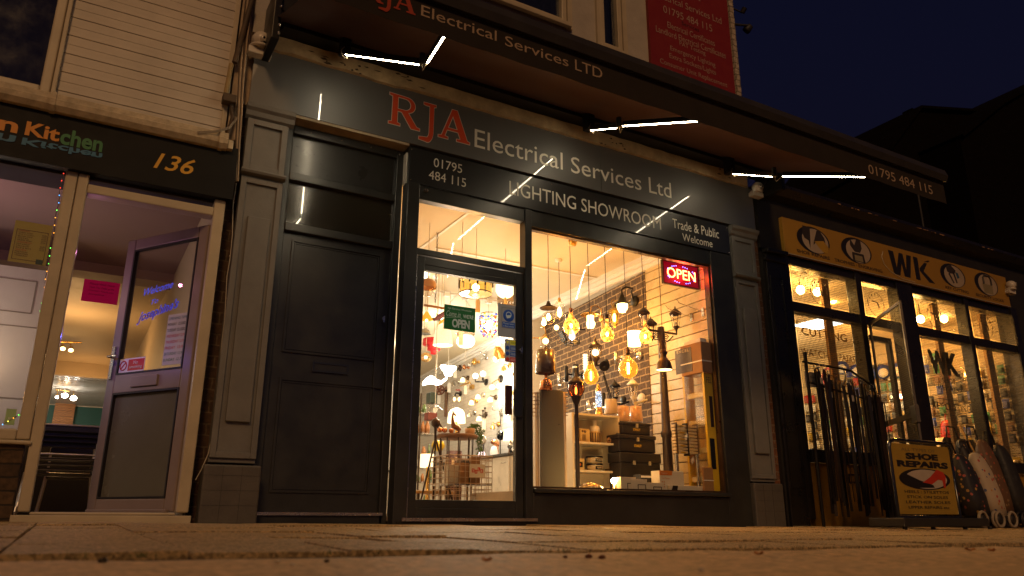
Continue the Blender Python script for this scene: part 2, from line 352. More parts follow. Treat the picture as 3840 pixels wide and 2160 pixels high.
# ================================================================ THE LIGHTING SHOP (building)
shop = thing('lighting_shop_building', 'three bay rendered building with dark grey lighting shop front and panelled side door', 'building', (.8, 0, 0))
def shop_front():
    s = shop
    # walls of the upper floor, sides and rear
    b = B()
    # front wall with two window openings (x 2.9-3.72, 4.12-4.40)
    for x0, x1, z0, z1 in ((.76,2.2,3.62,7.6),(2.2,3.72,3.62,4.72),(2.2,3.72,6.2,7.6),(3.72,4.10,3.62,7.6),(4.10,4.42,3.62,4.62),(4.10,4.42,6.2,7.6),(4.42,6.06,3.62,7.6)): b.box(x0,x1,.02,.25,z0,z1)
    b.build('upper_wall', cream_wall, s)
    B().box(6.06,6.09,.02,9.8,3.3,7.6).build('side_wall', BRICK('painted_brick', (.36,.30,.24), (.42,.36,.28), (.16,.12,.09), plane='YZ'), s)
    B().box(6.03,6.10,-.005,.02,3.62,7.6).build('brick_corner', BRICK('painted_brick_front', (.36,.30,.24), (.42,.36,.28), (.14,.11,.08), plane='XZ', sw=.1), s)
    b = B(); b.box(.78,6.06,9.7,9.8,-.3,7.6); b.box(.76,.79,.25,9.8,-.3,7.6); b.box(.76,6.09,.02,9.8,7.6,7.7); b.build('rear_wall', black_matt, s)
    # upper windows
    for x0, x1, z0, z1, cur in ((2.22,3.70,4.74,6.18,1),(4.12,4.40,4.64,6.18,0)):
        f = B().frame(Vector((x0,.0,z0)), X_*(x1-x0), Z_*(z1-z0), Y_, .055, .10).build('window_frame', upvc, s, bev=.006)
        if cur: B().box(2.88,2.93,.01,.09,z0+.055,z1-.055).build('window_mullion', upvc, f, bev=.004)
        B().box(x0+.05,x1-.05,.05,.06,z0+.05,z1-.05).build('window_pane', GL('dark_glass', (.55,.57,.62), 1.2), f)
        b = B(); n = int((x1-x0)/.035); fold = [(x0+.05+i*(x1-x0-.1)/n, .13+.012*math.sin(i*1.9)) for i in range(n+1)]
        b.add([(x,y,z) for x,y in fold for z in (z0+.05,z1-.05)], [(2*i,2*i+2,2*i+3,2*i+1) for i in range(n)], True); b.build('net_curtain', M('net_curtain', (.13,.13,.16), .9, var=.1), f)
        B().box(x0-.03,x1+.03,-.05,.0,z0-.05,z0-.005).build('window_sill', upvc, f, bev=.006)
        B().box(x0-.05,x0-.005,-.012,.02,z0-.05,z1).build('window_surround', upvc, f); B().box(x1+.005,x1+.06,-.012,.02,z0-.05,z1).build('window_surround', upvc, f)
    # old cream cornice board above the fascia, with a ragged lower edge
    rr = random.Random(4); top = []; low = []
    for i in range(61):
        x = .80+5.22*i/60; low.append((x, 3.487+rr.uniform(-.006,.010)+(-.02 if 10 < i < 14 else 0))); top.append((x, 3.612+rr.uniform(-.004,.004)))
    b = B(); n = len(low)
    b.add([(x,-.035,z) for x,z in low]+[(x,-.035,z) for x,z in top]+[(x,.06,z) for x,z in low]+[(x,.06,z) for x,z in top],
          [f for i in range(n-1) for f in ((i,i+1,n+i+1,n+i),(i,2*n+i,2*n+i+1,i+1),(n+i,n+i+1,3*n+i+1,3*n+i))]+[(0,n,3*n,2*n),(n-1,3*n-1,4*n-1,2*n-1)])
    b.build('cornice_board', white_trim, s)
    b = B()
    for _ in range(34):      # flaked paint
        x = rr.choice([1.55,1.9,2.1,4.1,4.3,5.6,1.2,4.2])+rr.uniform(-.16,.16); z = rr.uniform(3.49,3.60); w = rr.uniform(.006,.04); h = rr.uniform(.003,.012)
        b.add([(x-w,-.037,z),(x-w*.2,-.037,z-h),(x+w,-.037,z-h*.3),(x+w*.3,-.037,z+h)], [(0,1,2,3)])
    b.build('flaked_paint', M('bare_wood', (.06,.035,.02), .9), s)
    # main fascia
    f = B().box(.79,4.058,0,.20,3.0,3.487).box(4.062,6.12,0,.20,3.0,3.487).build('fascia_board', fascia_m, s, label='wide dark grey glossy fascia with red and cream lettering')
    B().box(1.13,2.09,.005,.195,2.975,2.998).build('soffit', M('soffit_board', (.33,.25,.16), .8, var=.3), s)
    y = -.003
    Rr = [[(0,0),(.36,0),(.36,.07),(.27,.09),(.27,.46),(.40,.46),(.72,0),(1.0,0),(1.0,.07),(.90,.09),(.61,.49)]+arc(.56,.73,.27,.25,-75,88,10)+[(.0,1.0),(0,.93),(.10,.91),(.10,.09),(0,.07)],
          [(.27,.54),(.27,.92),(.46,.92)]+arc(.50,.73,.19,.19,80,-80,10)+[(.46,.54)]]
    Jj = [[(.22,1.27),(.92,1.27),(.92,1.20),(.80,1.18),(.80,.36)]+arc(.46,.36,.34,.36,0,-105,8)+[(0,.04),(0,.12),(.20,.14)]+arc(.36,.33,.20,.20,-60,0,6)+[(.56,1.18),(.22+.12,1.18),(.22,1.20)]]
    Aa = [[(0,0),(.30,0),(.30,.07),(.20,.09),(.27,.30),(.62,.30),(.70,.09),(.58,.07),(.58,0),(1,0),(1,.07),(.92,.09),(.58,1.02),(.42,1.02),(.10,.09),(0,.07)],
          [(.30,.38),(.445,.80),(.60,.38)]]
    for sp, x0, w, z0, h in ((Rr,1.893,.278,3.130,.288),(Jj,2.165,.165,3.045,.292),(Aa,2.344,.300,3.125,.290)):
        poly_text(sp, (x0,y,z0), (w,0,0), (0,0,h), M('cream_outline', (.60,.55,.45), .45, var=.02), f, offset=.02)
        poly_text(sp, (x0,y-.002,z0), (w,0,0), (0,0,h), red_vinyl, f, offset=0)
    ftext('Electrical', 2.692, 3.618, 3.118, 3.295, y, white_txt, f); ftext('Services', 3.712, 4.552, 3.118, 3.285, y, white_txt, f); ftext('Ltd', 4.650, 4.940, 3.120, 3.290, y, white_txt, f)
    # second sign
    g = B().box(2.10,5.72,.012,.06,2.66,2.975).build('sign_board', sign_m, s, label='black sign board below the fascia with phone number and white lettering')
    y = .009
    ftext('01795', 2.317, 2.584, 2.842, 2.925, y, white_txt, g); ftext('484 115', 2.276, 2.624, 2.720, 2.802, y, white_txt, g)
    ftext('LIGHTING SHOWROOM', 3.052, 4.788, 2.752, 2.885, y, white_txt, g)
    ftext('Trade & Public', 4.942, 5.572, 2.808, 2.908, y, white_txt, g); ftext('Welcome', 5.062, 5.470, 2.690, 2.772, y, white_txt, g)
    b = B()
    for x in (2.115,3.5,5.70):
        for z in (2.675,2.955): B().ball((x,.010,z), .006, 8, 5).build('screw_head', chrome, g)
    # pilasters
    for x0, x1, nm in ((.80,1.10,'left'),(5.76,6.09,'right')):
        p = B().box(x0,x1,.03,.30,.35,2.975).build('pilaster', grey_paint, s, bev=.004, label='grey painted panelled pilaster on a stone block')
        B().sweep([(.03,2.88),(-.0,2.90),(-.012,2.935),(-.035,2.955),(-.045,2.985),(.0,2.992),(.03,2.992)], x0-.022, x1+.04).build('capital', grey_paint, p)
        B().frame(Vector((x0,.03,2.46)), X_*(x1-x0), Z_*.42, -Y_, .045, .022).build('panel_moulding', grey_paint, p, bev=.003)
        B().sweep([(.03,2.42),(-.018,2.43),(-.026,2.445),(-.018,2.46),(.03,2.47)], x0-.012, x1+.012).build('band', grey_paint, p)
        B().frame(Vector((x0,.03,.38)), X_*(x1-x0), Z_*2.02, -Y_, .04, .02).build('panel_moulding', grey_paint, p, bev=.003)
        q = B().box(x0+.075,x1-.065,.0,.032,.62,2.10).build('raised_panel', grey_paint, p, bev=.006)
        bb = B().box(x0-.03,x1+.035,-.03,.28,-.15,.335).build('plinth', M('plinth_tile', (.085,.075,.065), .5, var=.15, bump=.2), p, bev=.012)
        gb = B()
        for k in range(1,4): gb.box(x0-.03,x1+.035,-.0312,-.03,.0+.095*k-.02,.0+.095*k-.0185)
        for k in range(1,3): gb.box(x0-.03+.12*k,x0-.0285+.12*k,-.0312,-.03,-.1,.325)
        gb.build('tile_joint', black_matt, bb)
    # side door section
    fr = B()
    fr.box(1.10,1.165,.12,.26,-.1,2.97); fr.box(2.03,2.09,.12,.26,-.1,2.97); fr.box(1.165,2.03,.12,.26,2.90,2.97); fr.box(1.165,2.03,.115,.26,2.50,2.565); fr.box(1.165,2.03,.115,.26,2.085,2.15)
    fr.build('door_frame', dark_paint, s, bev=.006)
    B().box(1.165,2.03,.16,.20,2.565,2.90).build('overpanel', M('satin_dark', (.03,.03,.028), .3, coat=.5, croug=.16, var=.15), s)
    B().box(1.165,2.03,.16,.20,2.15,2.50).build('overlight', M('smoky_glass', (.03,.028,.02), .16, coat=1, croug=.01, var=.2, sc=2), s, label='smoky glass light over the dark door reflecting a light strip')
    d = B().box(1.17,2.03,.155,.21,.04,2.083).build('panelled_door', dark_paint, s, label='plain dark grey panelled door with a letter plate')
    def mould(x0, x1, z0, z1):
        q = B(); q.frame(Vector((x0,.155,z0)), X_*(x1-x0), Z_*(z1-z0), -Y_, .016, .012); q.frame(Vector((x0+.022,.155,z0+.022)), X_*(x1-x0-.044), Z_*(z1-z0-.044), -Y_, .01, .006); q.build('panel_moulding', dark_paint, d)
    mould(1.235,1.955,1.16,2.03); mould(1.235,1.955,.17,.97)
    lp = B().frame(Vector((1.465,.155,1.035)), X_*.275, Z_*.075, -Y_, .014, .014).build('letter_plate', dark_gloss, d)
    B().box(1.479,1.726,.146,.156,1.049,1.096).build('letter_flap', dark_paint, lp)
    B().box(1.935,2.005,.135,.156,.95,1.175).build('lock_cover', dark_paint, d, bev=.003)
    B().tube([(1.99,.15,1.50),(1.99,.13,1.50)], .012, 10).box(1.985,1.996,.118,.13,1.47,1.52).build('key_lock', chrome, d)
    B().box(1.13,2.05,.10,.22,.018,.038).build('threshold', chrome, s); B().box(1.13,2.05,.12,.24,-.15,.018).build('step', dark_paint, s)
    # posts and frames of the glazed shop front
    fr = B(); fr.box(2.092,2.20,.0,.12,-.15,2.655); fr.box(3.222,3.29,.02,.12,-.05,2.655); fr.box(5.44,5.735,.02,.14,-.15,2.655); fr.box(2.20,3.222,.035,.12,2.535,2.655); fr.box(3.29,5.44,.03,.12,2.50,2.655)
    fr.box(2.20,3.222,.035,.12,2.052,2.105); fr.build('shop_front_frame', dark_paint, s, bev=.005)
    st = B(); st.box(3.29,5.44,.02,.16,-.15,.20); st.box(3.29,5.44,-.02,.16,.20,.235); st.build('stall_riser', dark_paint, s, bev=.008, label='dark painted riser under the big display window')
    tg = B().box(2.20,3.222,.075,.081,2.105,2.535).build('transom_light', glass, s)
    wf = B(); wf.frame(Vector((3.29,.05,.235)), X_*2.15, Z_*2.265, Y_, .018, .05); wf.box(5.425,5.437,.052,.11,.26,2.48); wf.build('window_frame', M('bronze_trim', (.10,.06,.04), .3, metal=.6, var=.1), s)
    B().box(3.30,5.43,.070,.078,.245,2.49).build('display_window', glass, s, label='large clear display window reflecting the light strips')
    b = B()
    for x in (1.14,1.30,1.55,1.80,2.05): B().ball((x,.1185,2.935), .006, 8, 5).build('screw_head', chrome, s)
    # glazed shop door
    d = B().frame(Vector((2.215,.045,.005)), X_*1.0, Z_*2.04, Y_, .072, .05).build('shop_door', dark_paint, s, bev=.005, label='glazed shop door in a dark frame')
    for za, zb in ((.077,.135),(1.93,1.973)): B().box(2.287,3.143,.046,.094,za,zb).build('door_rail', dark_paint, d, bev=.003)
    B().box(2.288,3.142,.066,.072,.135,1.93).build('door_glass', glass, d)
    B().box(3.115,3.185,.012,.044,.80,1.02).build('push_plate', dark_gloss, d, bev=.003); B().box(3.065,3.125,.075,.095,.82,1.06).build('lock_case', M('dark_red_case', (.06,.012,.006), .4), d)
    k = B(); k.tube([(3.18,.05,1.36),(3.18,.025,1.36)], .014, 10); k.box(3.174,3.186,.005,.025,1.33,1.385); k.build('key_lock', chrome, d)
    for x0 in (2.203, 3.216): B().box(x0,x0+.012,.03,.046,.0,2.05).build('door_stop', chrome if x0 < 3 else dark_paint, d)
    B().box(2.15,3.30,-.03,.10,-.02,.004).build('threshold', chrome, s)
    B().box(2.12,3.33,-.01,.14,-.15,-.021).build('step', black_matt, s)
    b = B(); b.box(2.24,2.275,.0,.03,2.60,2.62); b.build('latch', chrome, s)
    # interior shell
    def wall(nm, x0, y0, x1, y1, z0, z1, mat, t=.03, label=None):
        u = Vector((x1-x0, y1-y0, 0)); n = Vector((-u.y, u.x, 0)); n = -n if n.x < 0 else n
        return B().slab(Vector((x0,y0,z0)), u, Z_*(z1-z0), n, t).build(nm, mat, s, label=label)
    # slatwall then brick-look panel then hexagon wallpaper
    sl = B(); ys = [.13, 1.13]
    z = .24
    while z < 2.82:
        z1 = min(z+.098, 2.84); xa, xb = wx(.13), wx(1.13)
        sl.slab(Vector((xa,.13,z)), Vector((xb-xa,1.0,0)), Z_*(z1-z), X_, .03); z += .108
    sl.build('slat_wall', M('cream_slat', (.66,.53,.32), .28, var=.03), s, label='cream slatted wall panel beside the ladders')
    wall('slat_backing', wx(.13)+.032,.13,wx(1.13)+.032,1.13,0,2.9, M('slat_groove', (.16,.11,.06), .7))
    wall('brick_panel', wx(1.13)-.008,1.13,wx(3.8)-.008,3.8,.2,2.745, BRICK('brick_paper', (.085,.055,.036), (.13,.085,.056), (.38,.27,.15), plane='YZ', sw=.205, sh=.062, ms=.016, bump=.2), label='dark red brick pattern wall behind the lamps')
    wall('inner_wall', wx(1.13)+.03,1.1,wx(3.8)+.03,3.8,0,2.9, int_white)
    hexm = bpy.data.materials.new('hexagon_wallpaper'); MATS['hexagon_wallpaper'] = hexm; hexm.use_nodes = True; n = hexm.node_tree; bs = n.nodes['Principled BSDF']; Lk = n.links.new
    tc = n.nodes.new('ShaderNodeTexCoord'); mp = n.nodes.new('ShaderNodeMapping'); mp.inputs['Scale'].default_value = (0,1,1); Lk(tc.outputs['Object'], mp.inputs[0])
    vo = n.nodes.new('ShaderNodeTexVoronoi'); vo.feature = 'DISTANCE_TO_EDGE'; vo.inputs['Scale'].default_value = 15; vo.inputs['Randomness'].default_value = .25; Lk(mp.outputs[0], vo.inputs['Vector'])
    rp = n.nodes.new('ShaderNodeValToRGB'); rp.color_ramp.elements[0].position = .02; rp.color_ramp.elements[0].color = (.40,.36,.31,1); rp.color_ramp.elements[1].position = .06; rp.color_ramp.elements[1].color = (.62,.57,.50,1)
    Lk(vo.outputs['Distance'], rp.inputs[0]); Lk(rp.outputs[0], bs.inputs['Base Color']); bs.inputs['Roughness'].default_value = .6
    B().box(5.55,5.86,3.79,3.83,0,2.9).build('wall_return', int_white, s)
    wall('papered_wall', wx(3.83),3.83,wx(9.6),9.6,0,2.9, hexm, label='pale hexagon patterned wallpaper covered with wall lamps')
    B().box(2.05,6.5,9.6,9.65,0,2.9).build('inner_rear_wall', int_white, s)
    B().box(2.05,2.09,.22,9.6,0,2.9).build('inner_side_wall', int_white, s)
    B().box(2.09,6.5,.10,9.6,-.02,.015).build('inner_floor', M('shop_floor', (.30,.22,.15), .4, var=.1), s)
    B().box(2.09,6.4,.16,9.62,2.885,2.93).build('ceiling', M('ceiling_paint', (.70,.60,.42), .7, var=.05, sc=2), s)
    B().box(2.09,5.75,.062,.16,2.66,2.94).build('inner_lintel', int_white, s)
    cv = B()
    for (ya, yb) in ((.15,3.8),(3.83,9.6)):
        xa, xb = wx(ya), wx(yb-.01)
        for q, (o, z0, z1) in enumerate(((.0,2.76,2.885),(.045,2.80,2.885),(.085,2.84,2.885))): cv.slab(Vector((xa-o-.03,ya,z0)), Vector((xb-xa,yb-ya,0)), Z_*(z1-z0), X_, .05)
    cv.build('coving', plain_white, s)
    b = B(); b.box(3.2,5.5,1.92,1.96,2.868,2.885); b.box(2.1,3.3,3.1,3.14,2.868,2.885); b.box(3.05,3.08,.3,3.1,2.874,2.885); b.build('ceiling_joint', plain_white, s)
    B().box(3.30,5.45,.09,1.15,.015,.225).build('display_plinth', M('plinth_top', (.55,.47,.36), .5), s)
shop_front()

# ---------------------------------------------------------------- awning
def awning():
    a = thing('shop_awning', 'long dark folding arm awning with red underside and light strips on its arms', 'awning', (3.5,0,3.6))
    B().box(.87,6.22,-.30,.0,3.66,3.80).box(.87,6.22,-.12,.018,3.62,3.66).build('cassette', blk_metal, a, bev=.01)
    for x in (.84, 6.2): B().box(x,x+.06,-.34,.016,3.38,3.84).build('end_bracket', blk_metal, a, bev=.008)
    for z in (3.50,3.66,3.43): B().ball((.89,-.345,z), .012, 8, 5).build('bolt', chrome, a)
    fab = bpy.data.materials.new('awning_fabric'); MATS['awning_fabric'] = fab
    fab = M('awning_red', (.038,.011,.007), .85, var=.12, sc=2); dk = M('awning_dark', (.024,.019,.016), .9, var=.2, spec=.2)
    n = 28; vs = []
    for j in range(9):
        t = j/8
        for i in range(n+1):
            x = .87+5.33*i/n; sag = -.035*math.sin(math.pi*t)*(1+.25*math.sin(i*2.1)); vs.append((x, -.14-1.86*t, 3.665-.80*t+sag))
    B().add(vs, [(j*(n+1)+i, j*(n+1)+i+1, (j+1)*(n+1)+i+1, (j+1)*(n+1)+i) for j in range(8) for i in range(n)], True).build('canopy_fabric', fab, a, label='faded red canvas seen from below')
    B().sweep([(-1.98,2.80),(-2.03,2.79),(-2.05,2.84),(-2.03,2.90),(-1.97,2.905),(-1.95,2.85)], .85, 6.24).build('front_bar', M('bar_metal', (.05,.045,.04), .4, metal=.4), a)
    vv = []; nn = 60
    for i in range(nn+1):
        x = .86+5.37*i/nn
        for j in range(4): vv.append((x, -2.0+(.0018*math.sin(i*.7)*j/3), 2.80-.205*j/3 + (.003*math.sin(i*1.3) if j == 3 else 0)))
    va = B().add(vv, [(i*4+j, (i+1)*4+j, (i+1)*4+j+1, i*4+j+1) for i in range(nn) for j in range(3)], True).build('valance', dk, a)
    y = -2.0035; tm = M('valance_print', (.33,.24,.17), .8, var=.03)
    ftext('Electrical', 1.346, 1.826, 2.684, 2.754, y, tm, va); ftext('Services', 1.883, 2.333, 2.676, 2.744, y, tm, va); ftext('LTD', 2.383, 2.592, 2.672, 2.746, y, tm, va)
    ftext('01795 484 115', 5.205, 6.045, 2.640, 2.722, y, tm, va)
    rt = M('valance_red_print', (.33,.035,.012), .8, var=.03)
    Rr = [[(0,0),(.36,0),(.36,.07),(.27,.09),(.27,.46),(.40,.46),(.72,0),(1.0,0),(1.0,.07),(.90,.09),(.61,.49)]+arc(.56,.73,.27,.25,-75,88,10)+[(.0,1.0),(0,.93),(.10,.91),(.10,.09),(0,.07)], [(.27,.54),(.27,.92),(.46,.92)]+arc(.50,.73,.19,.19,80,-80,10)+[(.46,.54)]]
    Jj = [[(.22,1.27),(.92,1.27),(.92,1.20),(.80,1.18),(.80,.36)]+arc(.46,.36,.34,.36,0,-105,8)+[(0,.04),(0,.12),(.20,.14)]+arc(.36,.33,.20,.20,-60,0,6)+[(.56,1.18),(.34,1.18),(.22,1.20)]]
    Aa = [[(0,0),(.30,0),(.30,.07),(.20,.09),(.27,.30),(.62,.30),(.70,.09),(.58,.07),(.58,0),(1,0),(1,.07),(.92,.09),(.58,1.02),(.42,1.02),(.10,.09),(0,.07)], [(.30,.38),(.445,.80),(.60,.38)]]
    for sp, x0, w, z0, h in ((Rr,1.0,.125,2.672,.13),(Jj,1.10,.085,2.632,.135),(Aa,1.185,.128,2.672,.13)): poly_text(sp, (x0,y,z0), (w,0,0), (0,0,h), rt, va)
    # folding arms with light strips
    arms = [((1297,204),(1583,243),(1603,235),(1677,119)), ((2218,488),(2322,478),(2336,472),(2630,453)), ((2748,651),(2905,662),(2935,660),(3255,663))]
    for q, (p0,p1,p2,p3) in enumerate(arms):
        A0, A1, A2, A3 = P(*p0,-.33), P(*p1,-1.33), P(*p2,-1.39), P(*p3,-1.985)
        up = Vector((0,0,.035))
        def bar(p, q, w, h, nm, par):
            u = q-p; sd_ = u.cross(Z_).normalized()*w; nn_ = sd_.cross(u).normalized()
            return B().slab(p-sd_/2-nn_*.001, u, sd_, nn_, h).build(nm, M('arm_black', (.006,.005,.005), .7, var=.1, spec=.15), par, bev=.004)
        arm = bar(A0+(A0-A1)*.05, A1, .036, .04, 'folding_arm', a)
        B().tube([A1-Vector((0,0,.0)), A1+Vector((0,0,.08))], .022, 10).build('elbow', blk_metal, arm)
        bar(A2, A3, .032, .036, 'forearm', arm)
        B().box(A0.x-.035,A0.x+.035,-.34,-.24,A0.z+.02,3.70).build('shoulder_bracket', blk_metal, arm, bev=.006)
        for (s0, s1) in ((A0, A1), (A2, A3)):
            st = B().tube([s0, s0.lerp(s1, .985)], .0062, 8).build('light_strip', STRIP, arm)
        cab = [A0+Vector((-.02,-.02,.05)), A0+Vector((-.05,-.03,-.0)), A0+Vector((-.03,-.03,-.05)), A0+Vector((.01,-.02,-.045)), A0]
        B().tube(cab, .0035, 6).build('cable', M('pale_cable', (.35,.3,.22), .5), arm)
        B().tube([A1, A1+Vector((0,-.01,-.05)), A2], .0035, 6).build('cable', MATS['pale_cable'], arm)
    B().box(.95,6.1,-.20,-.14,3.60,3.655).build('torsion_bar', blk_metal, a)
awning()

# ---------------------------------------------------------------- red wall sign, cameras, dish
def wall_bits():
    t = thing('wall_sign', 'tall red wall sign listing electrical services on the upper wall', 'sign', (5.4,0,4.2))
    f = B().box(4.76,5.985,-.02,.018,3.9,5.98).build('sign_panel', M('red_panel', (.20,.012,.010), .5, var=.05), t)
    tm = M('red_sign_print', (.34,.22,.17), .6, var=.02)
    y = -.022
    for s_, x0, x1, z0, z1 in (('RJA',5.20,5.55,5.66,5.84),('Electrical Services Ltd',4.86,5.86,5.51,5.60),('01795 484 115',4.975,5.70,5.345,5.44),('Electrical Certificates',5.02,5.72,5.165,5.245),('Landlord Electrical Certificates',4.85,5.88,5.055,5.135),
        ('PAT Testing',5.18,5.56,4.975,5.05),('Emergency Lighting',5.04,5.70,4.865,4.945),('Extra Sockets/Lights',5.02,5.70,4.765,4.845),('Consumer Unit Replacement',4.88,5.86,4.655,4.735),('Full or Part Rewire',5.02,5.72,4.56,4.63)):
        ftext(s_, x0, x1, z0, z1, y, tm, f)
    ftext('Services', 5.235, 5.49, 5.275, 5.325, y, M('dark_print', (.04,.008,.006), .6), f)
    def camera(px, py, Y, lab, s=1.0, face=(.3,-1,-.35)):
        c = P(px, py, Y); t = thing('security_camera', lab, 'security camera', c)
        w = M('camera_plastic', (.55,.50,.42), .35, var=.05)
        B().box(c.x-.075*s,c.x+.075*s,c.y-.03,c.y+.05,c.z-.085*s,c.z-.035*s).build('mounting_box', w, t, bev=.006)
        B().lathe(c+Vector((0,0,-.04*s)), [(.055*s,0),(.07*s,.01),(.07*s,.02),(.05*s,.03)], 20).build('collar', w, t)
        h = B().ball(c+Vector((0,-.02,.02*s)), .062*s, 20, 12).build('camera_ball', w, t)
        f = Vector(face).normalized(); q = c+Vector((0,-.02,.02*s))+f*.058*s
        B().lathe(q-f*.012, [(.034*s,0),(.034*s,.014),(.0001,.015)], 18, ax=f).build('lens_plate', M('lens_pale', (.4,.36,.3), .3), h)
        r_ = f.orthogonal().normalized(); u_ = f.cross(r_); b = B()
        for k in range(3):
            a = 2.09*k+.5; b.lathe(q+(r_*math.cos(a)+u_*math.sin(a))*.017*s, [(.008*s,0),(.008*s,.005),(.0001,.006)], 10, ax=f)
        b.build('lens', MATS['black_panel'], h)
    camera(977, 168, -.05, 'white ball security camera above the left end of the fascia', 1.15)
    camera(2836, 712, -.06, 'white ball security camera at the right end of the fascia', 1.0, (-.1,-1,-.2))
    camera(3786, 1078, -.08, 'small round pale security camera at the far end of the yellow sign', 1.1, (.2,-1,-.1))
    d = P(2780, 20, .4); t = thing('satellite_dish', 'dark round satellite dish on the side of the upper wall', 'satellite dish', (6.1,.5,5.7))
    c = P(2745, 15, .3); c = Vector((6.28,.35,c.z))
    B().lathe(c, [(.0001,0),(.12,.01),(.22,.035),(.27,.06),(.275,.065),(.22,.045),(.0001,.02)], 28, ax=Vector((.45,-.85,.25))).build('dish', black_matt, t)
    B().tube([(6.09,.45,c.z-.1),(6.2,.42,c.z-.05),c], .018).build('bracket', black_matt, t)
    B().tube([c, c+Vector((.12,-.22,-.25))], .01).tube([c+Vector((.12,-.22,-.25)), c+Vector((.13,-.26,-.2))], .03).build('receiver_arm', black_matt, t)
    t = thing('floodlight', 'small dark lamp fitting on the corner of the upper wall', 'outside light', P(2772,110,.2))
    c = P(2772,113,.2); B().tube([(6.08,.22,c.z),(c.x+.05,.1,c.z+.02)], .015).build('arm', black_matt, t); B().lathe(c+Vector((.07,-.08,0)), [(.0001,.05),(.035,.045),(.05,-.02),(.045,-.05),(.0001,-.05)], 14, ax=Vector((.3,-.5,.5))).build('lamp_head', black_matt, t)
wall_bits()

# ================================================================ THE CAFE NEXT DOOR (left)
def cafe():
    s = thing('cafe_building', 'cream boarded building with a black fascia numbered 136 and an open white door', 'building', (0,0,0))
    # boarded upper wall with a window opening x -1.35..-.45, z 2.66..3.62
    k = 0; z = 2.66
    bb = B(); x1 = .615
    while z < 6.6:
        zt = z+.0715
        segs = [(-4.2, x1)] if z > 3.66 else [(-4.2,-1.40),(-.452, x1)]
        lip = .012 if k % 2 == 0 else .004
        for a, c in segs: bb.sweep([(.0,z),(-.009 if k % 2 else -.0065,z+.001),(-.0062,z+.03),(-.0058,zt-.0045 if k % 2 == 0 else zt-.0015),(.006,zt-.001),(.006,z)], a, c)
        z = zt; k += 1
    bb.build('cladding_wall', clad_m, s)
    b = B(); b.box(-4.2,-1.40,.01,.2,2.6,6.6); b.box(-.46,.61,.01,.2,2.6,6.6); b.box(-1.40,-.46,.01,.2,3.68,6.6); b.box(-4.2,.7,.02,.3,2.15,2.6); b.build('backing_wall', M('gap_dark', (.05,.035,.02), .9), s)
    B().box(.612,.645,-.022,.05,2.70,6.6).build('corner_board', upvc, s, bev=.003)
    w = B().frame(Vector((-1.34,-.03,2.665)), X_*.88, Z_*1.0, Y_, .062, .07).build('window_frame', upvc, s, bev=.01)
    B().box(-1.28,-.52,.0,.01,2.72,3.61).build('window_pane', M('night_pane', (.012,.012,.020), .12, coat=.5), w)
    B().box(-1.37,-.425,-.055,-.005,2.645,2.664).build('window_sill', upvc, w, bev=.005)
    B().box(-.457,-.43,-.04,.01,2.665,3.7).build('window_trim', upvc, w, bev=.005)
    # box gutter
    g = B().sweep([(0,2.64),(-.13,2.64),(-.14,2.632),(-.135,2.60),(-.15,2.59),(-.14,2.555),(-.11,2.525),(0,2.52)], -4.2, .66).build('gutter', gutter_m, s)
    for x in (-.44, .60): B().sweep([(-.01,2.648),(-.137,2.648),(-.148,2.635),(-.143,2.60),(-.158,2.59),(-.147,2.548),(-.115,2.518),(-.01,2.515)], x, x+.03).build('gutter_joint', gutter_m, g)
    B().box(.662,.70,-.12,-.03,2.53,2.60).build('gutter_outlet', gutter_m, g, bev=.006)
    # fascia
    f = B().box(-4.2,.745,-.075,.02,2.165,2.565).build('fascia_board', black_m, s, label='black fascia with orange and green cafe lettering')
    y = -.078; orange = M('orange_vinyl', (.58,.22,.01), .5, var=.02); green = M('green_vinyl', (.02,.16,.05), .5, var=.02); blue = M('blue_vinyl', (.015,.13,.25), .5, var=.02); gold = M('gold_vinyl', (.62,.33,.02), .5, var=.02)
    k = dict(bold=.03)
    ftext('an', -.80, -.585, 2.328, 2.402, y, orange, f, **k); ftext('Kit', -.545, -.355, 2.330, 2.428, y, orange, f, **k); ftext('chen', -.350, -.105, 2.318, 2.432, y, green, f, **k)
    wob = lambda q: (q[0]+.018*math.sin(q[1]*16), 1-q[1])
    for t_, xa, xb in (('an',-.80,-.585),('Kit',-.55,-.355),('chen',-.352,-.10)): ftext(t_, xa, xb, 2.262, 2.312, y-.001, blue, f, warp=wob, bold=.03)
    ftext('136', .213, .470, 2.285, 2.405, y, gold, f, bold=.01, shear=.3)
    # shop window
    wl = B(); 
    pTL, pBR = P(243,655), P(59,1603); zb = pBR.z
    fr = B(); fr.box(-.285,-.215,-.03,.06,zb-.07,2.17); fr.box(-4.2,-.285,-.03,.06,zb-.075,zb-.01); fr.box(-4.2,-.20,-.055,.06,zb-.10,zb-.076); fr.build('window_frame', upvc, s, bev=.01)
    B().box(-4.2,-.287,.01,.016,zb-.01,2.166).build('shop_window', glass, s)
    B().box(-4.2,-.235,-.02,.15,-.15,zb-.101).build('stall_wall', BRICK('brown_brick', (.05,.028,.014), (.08,.045,.02), (.02,.013,.008)), s)
    # door frame
    d = B(); d.box(-.212,-.150,-.035,.07,.03,2.165); d.box(.635,.708,-.035,.07,.03,2.165); d.box(-.150,.635,-.035,.07,2.035,2.100); d.box(-.15,.635,-.03,.07,.012,.03); d.build('door_frame', upvc, s, bev=.012)
    B().box(-.24,.725,-.06,.09,-.06,.012).build('door_sill', upvc, s, bev=.005)
    B().box(-.150,.635,.01,.016,2.10,2.165).build('fan_light', glass, s)
    # open door leaf: hinge at (.62,.02), free edge at (.16,.66)
    H = Vector((.622,.03,.035)); T = Vector((.155,.70,.035)); U = T-H; N = Vector((-U.y, U.x, 0)).normalized(); N = -N if N.y > 0 else N
    Wd = U.length; u = U/Wd; purple = upvc
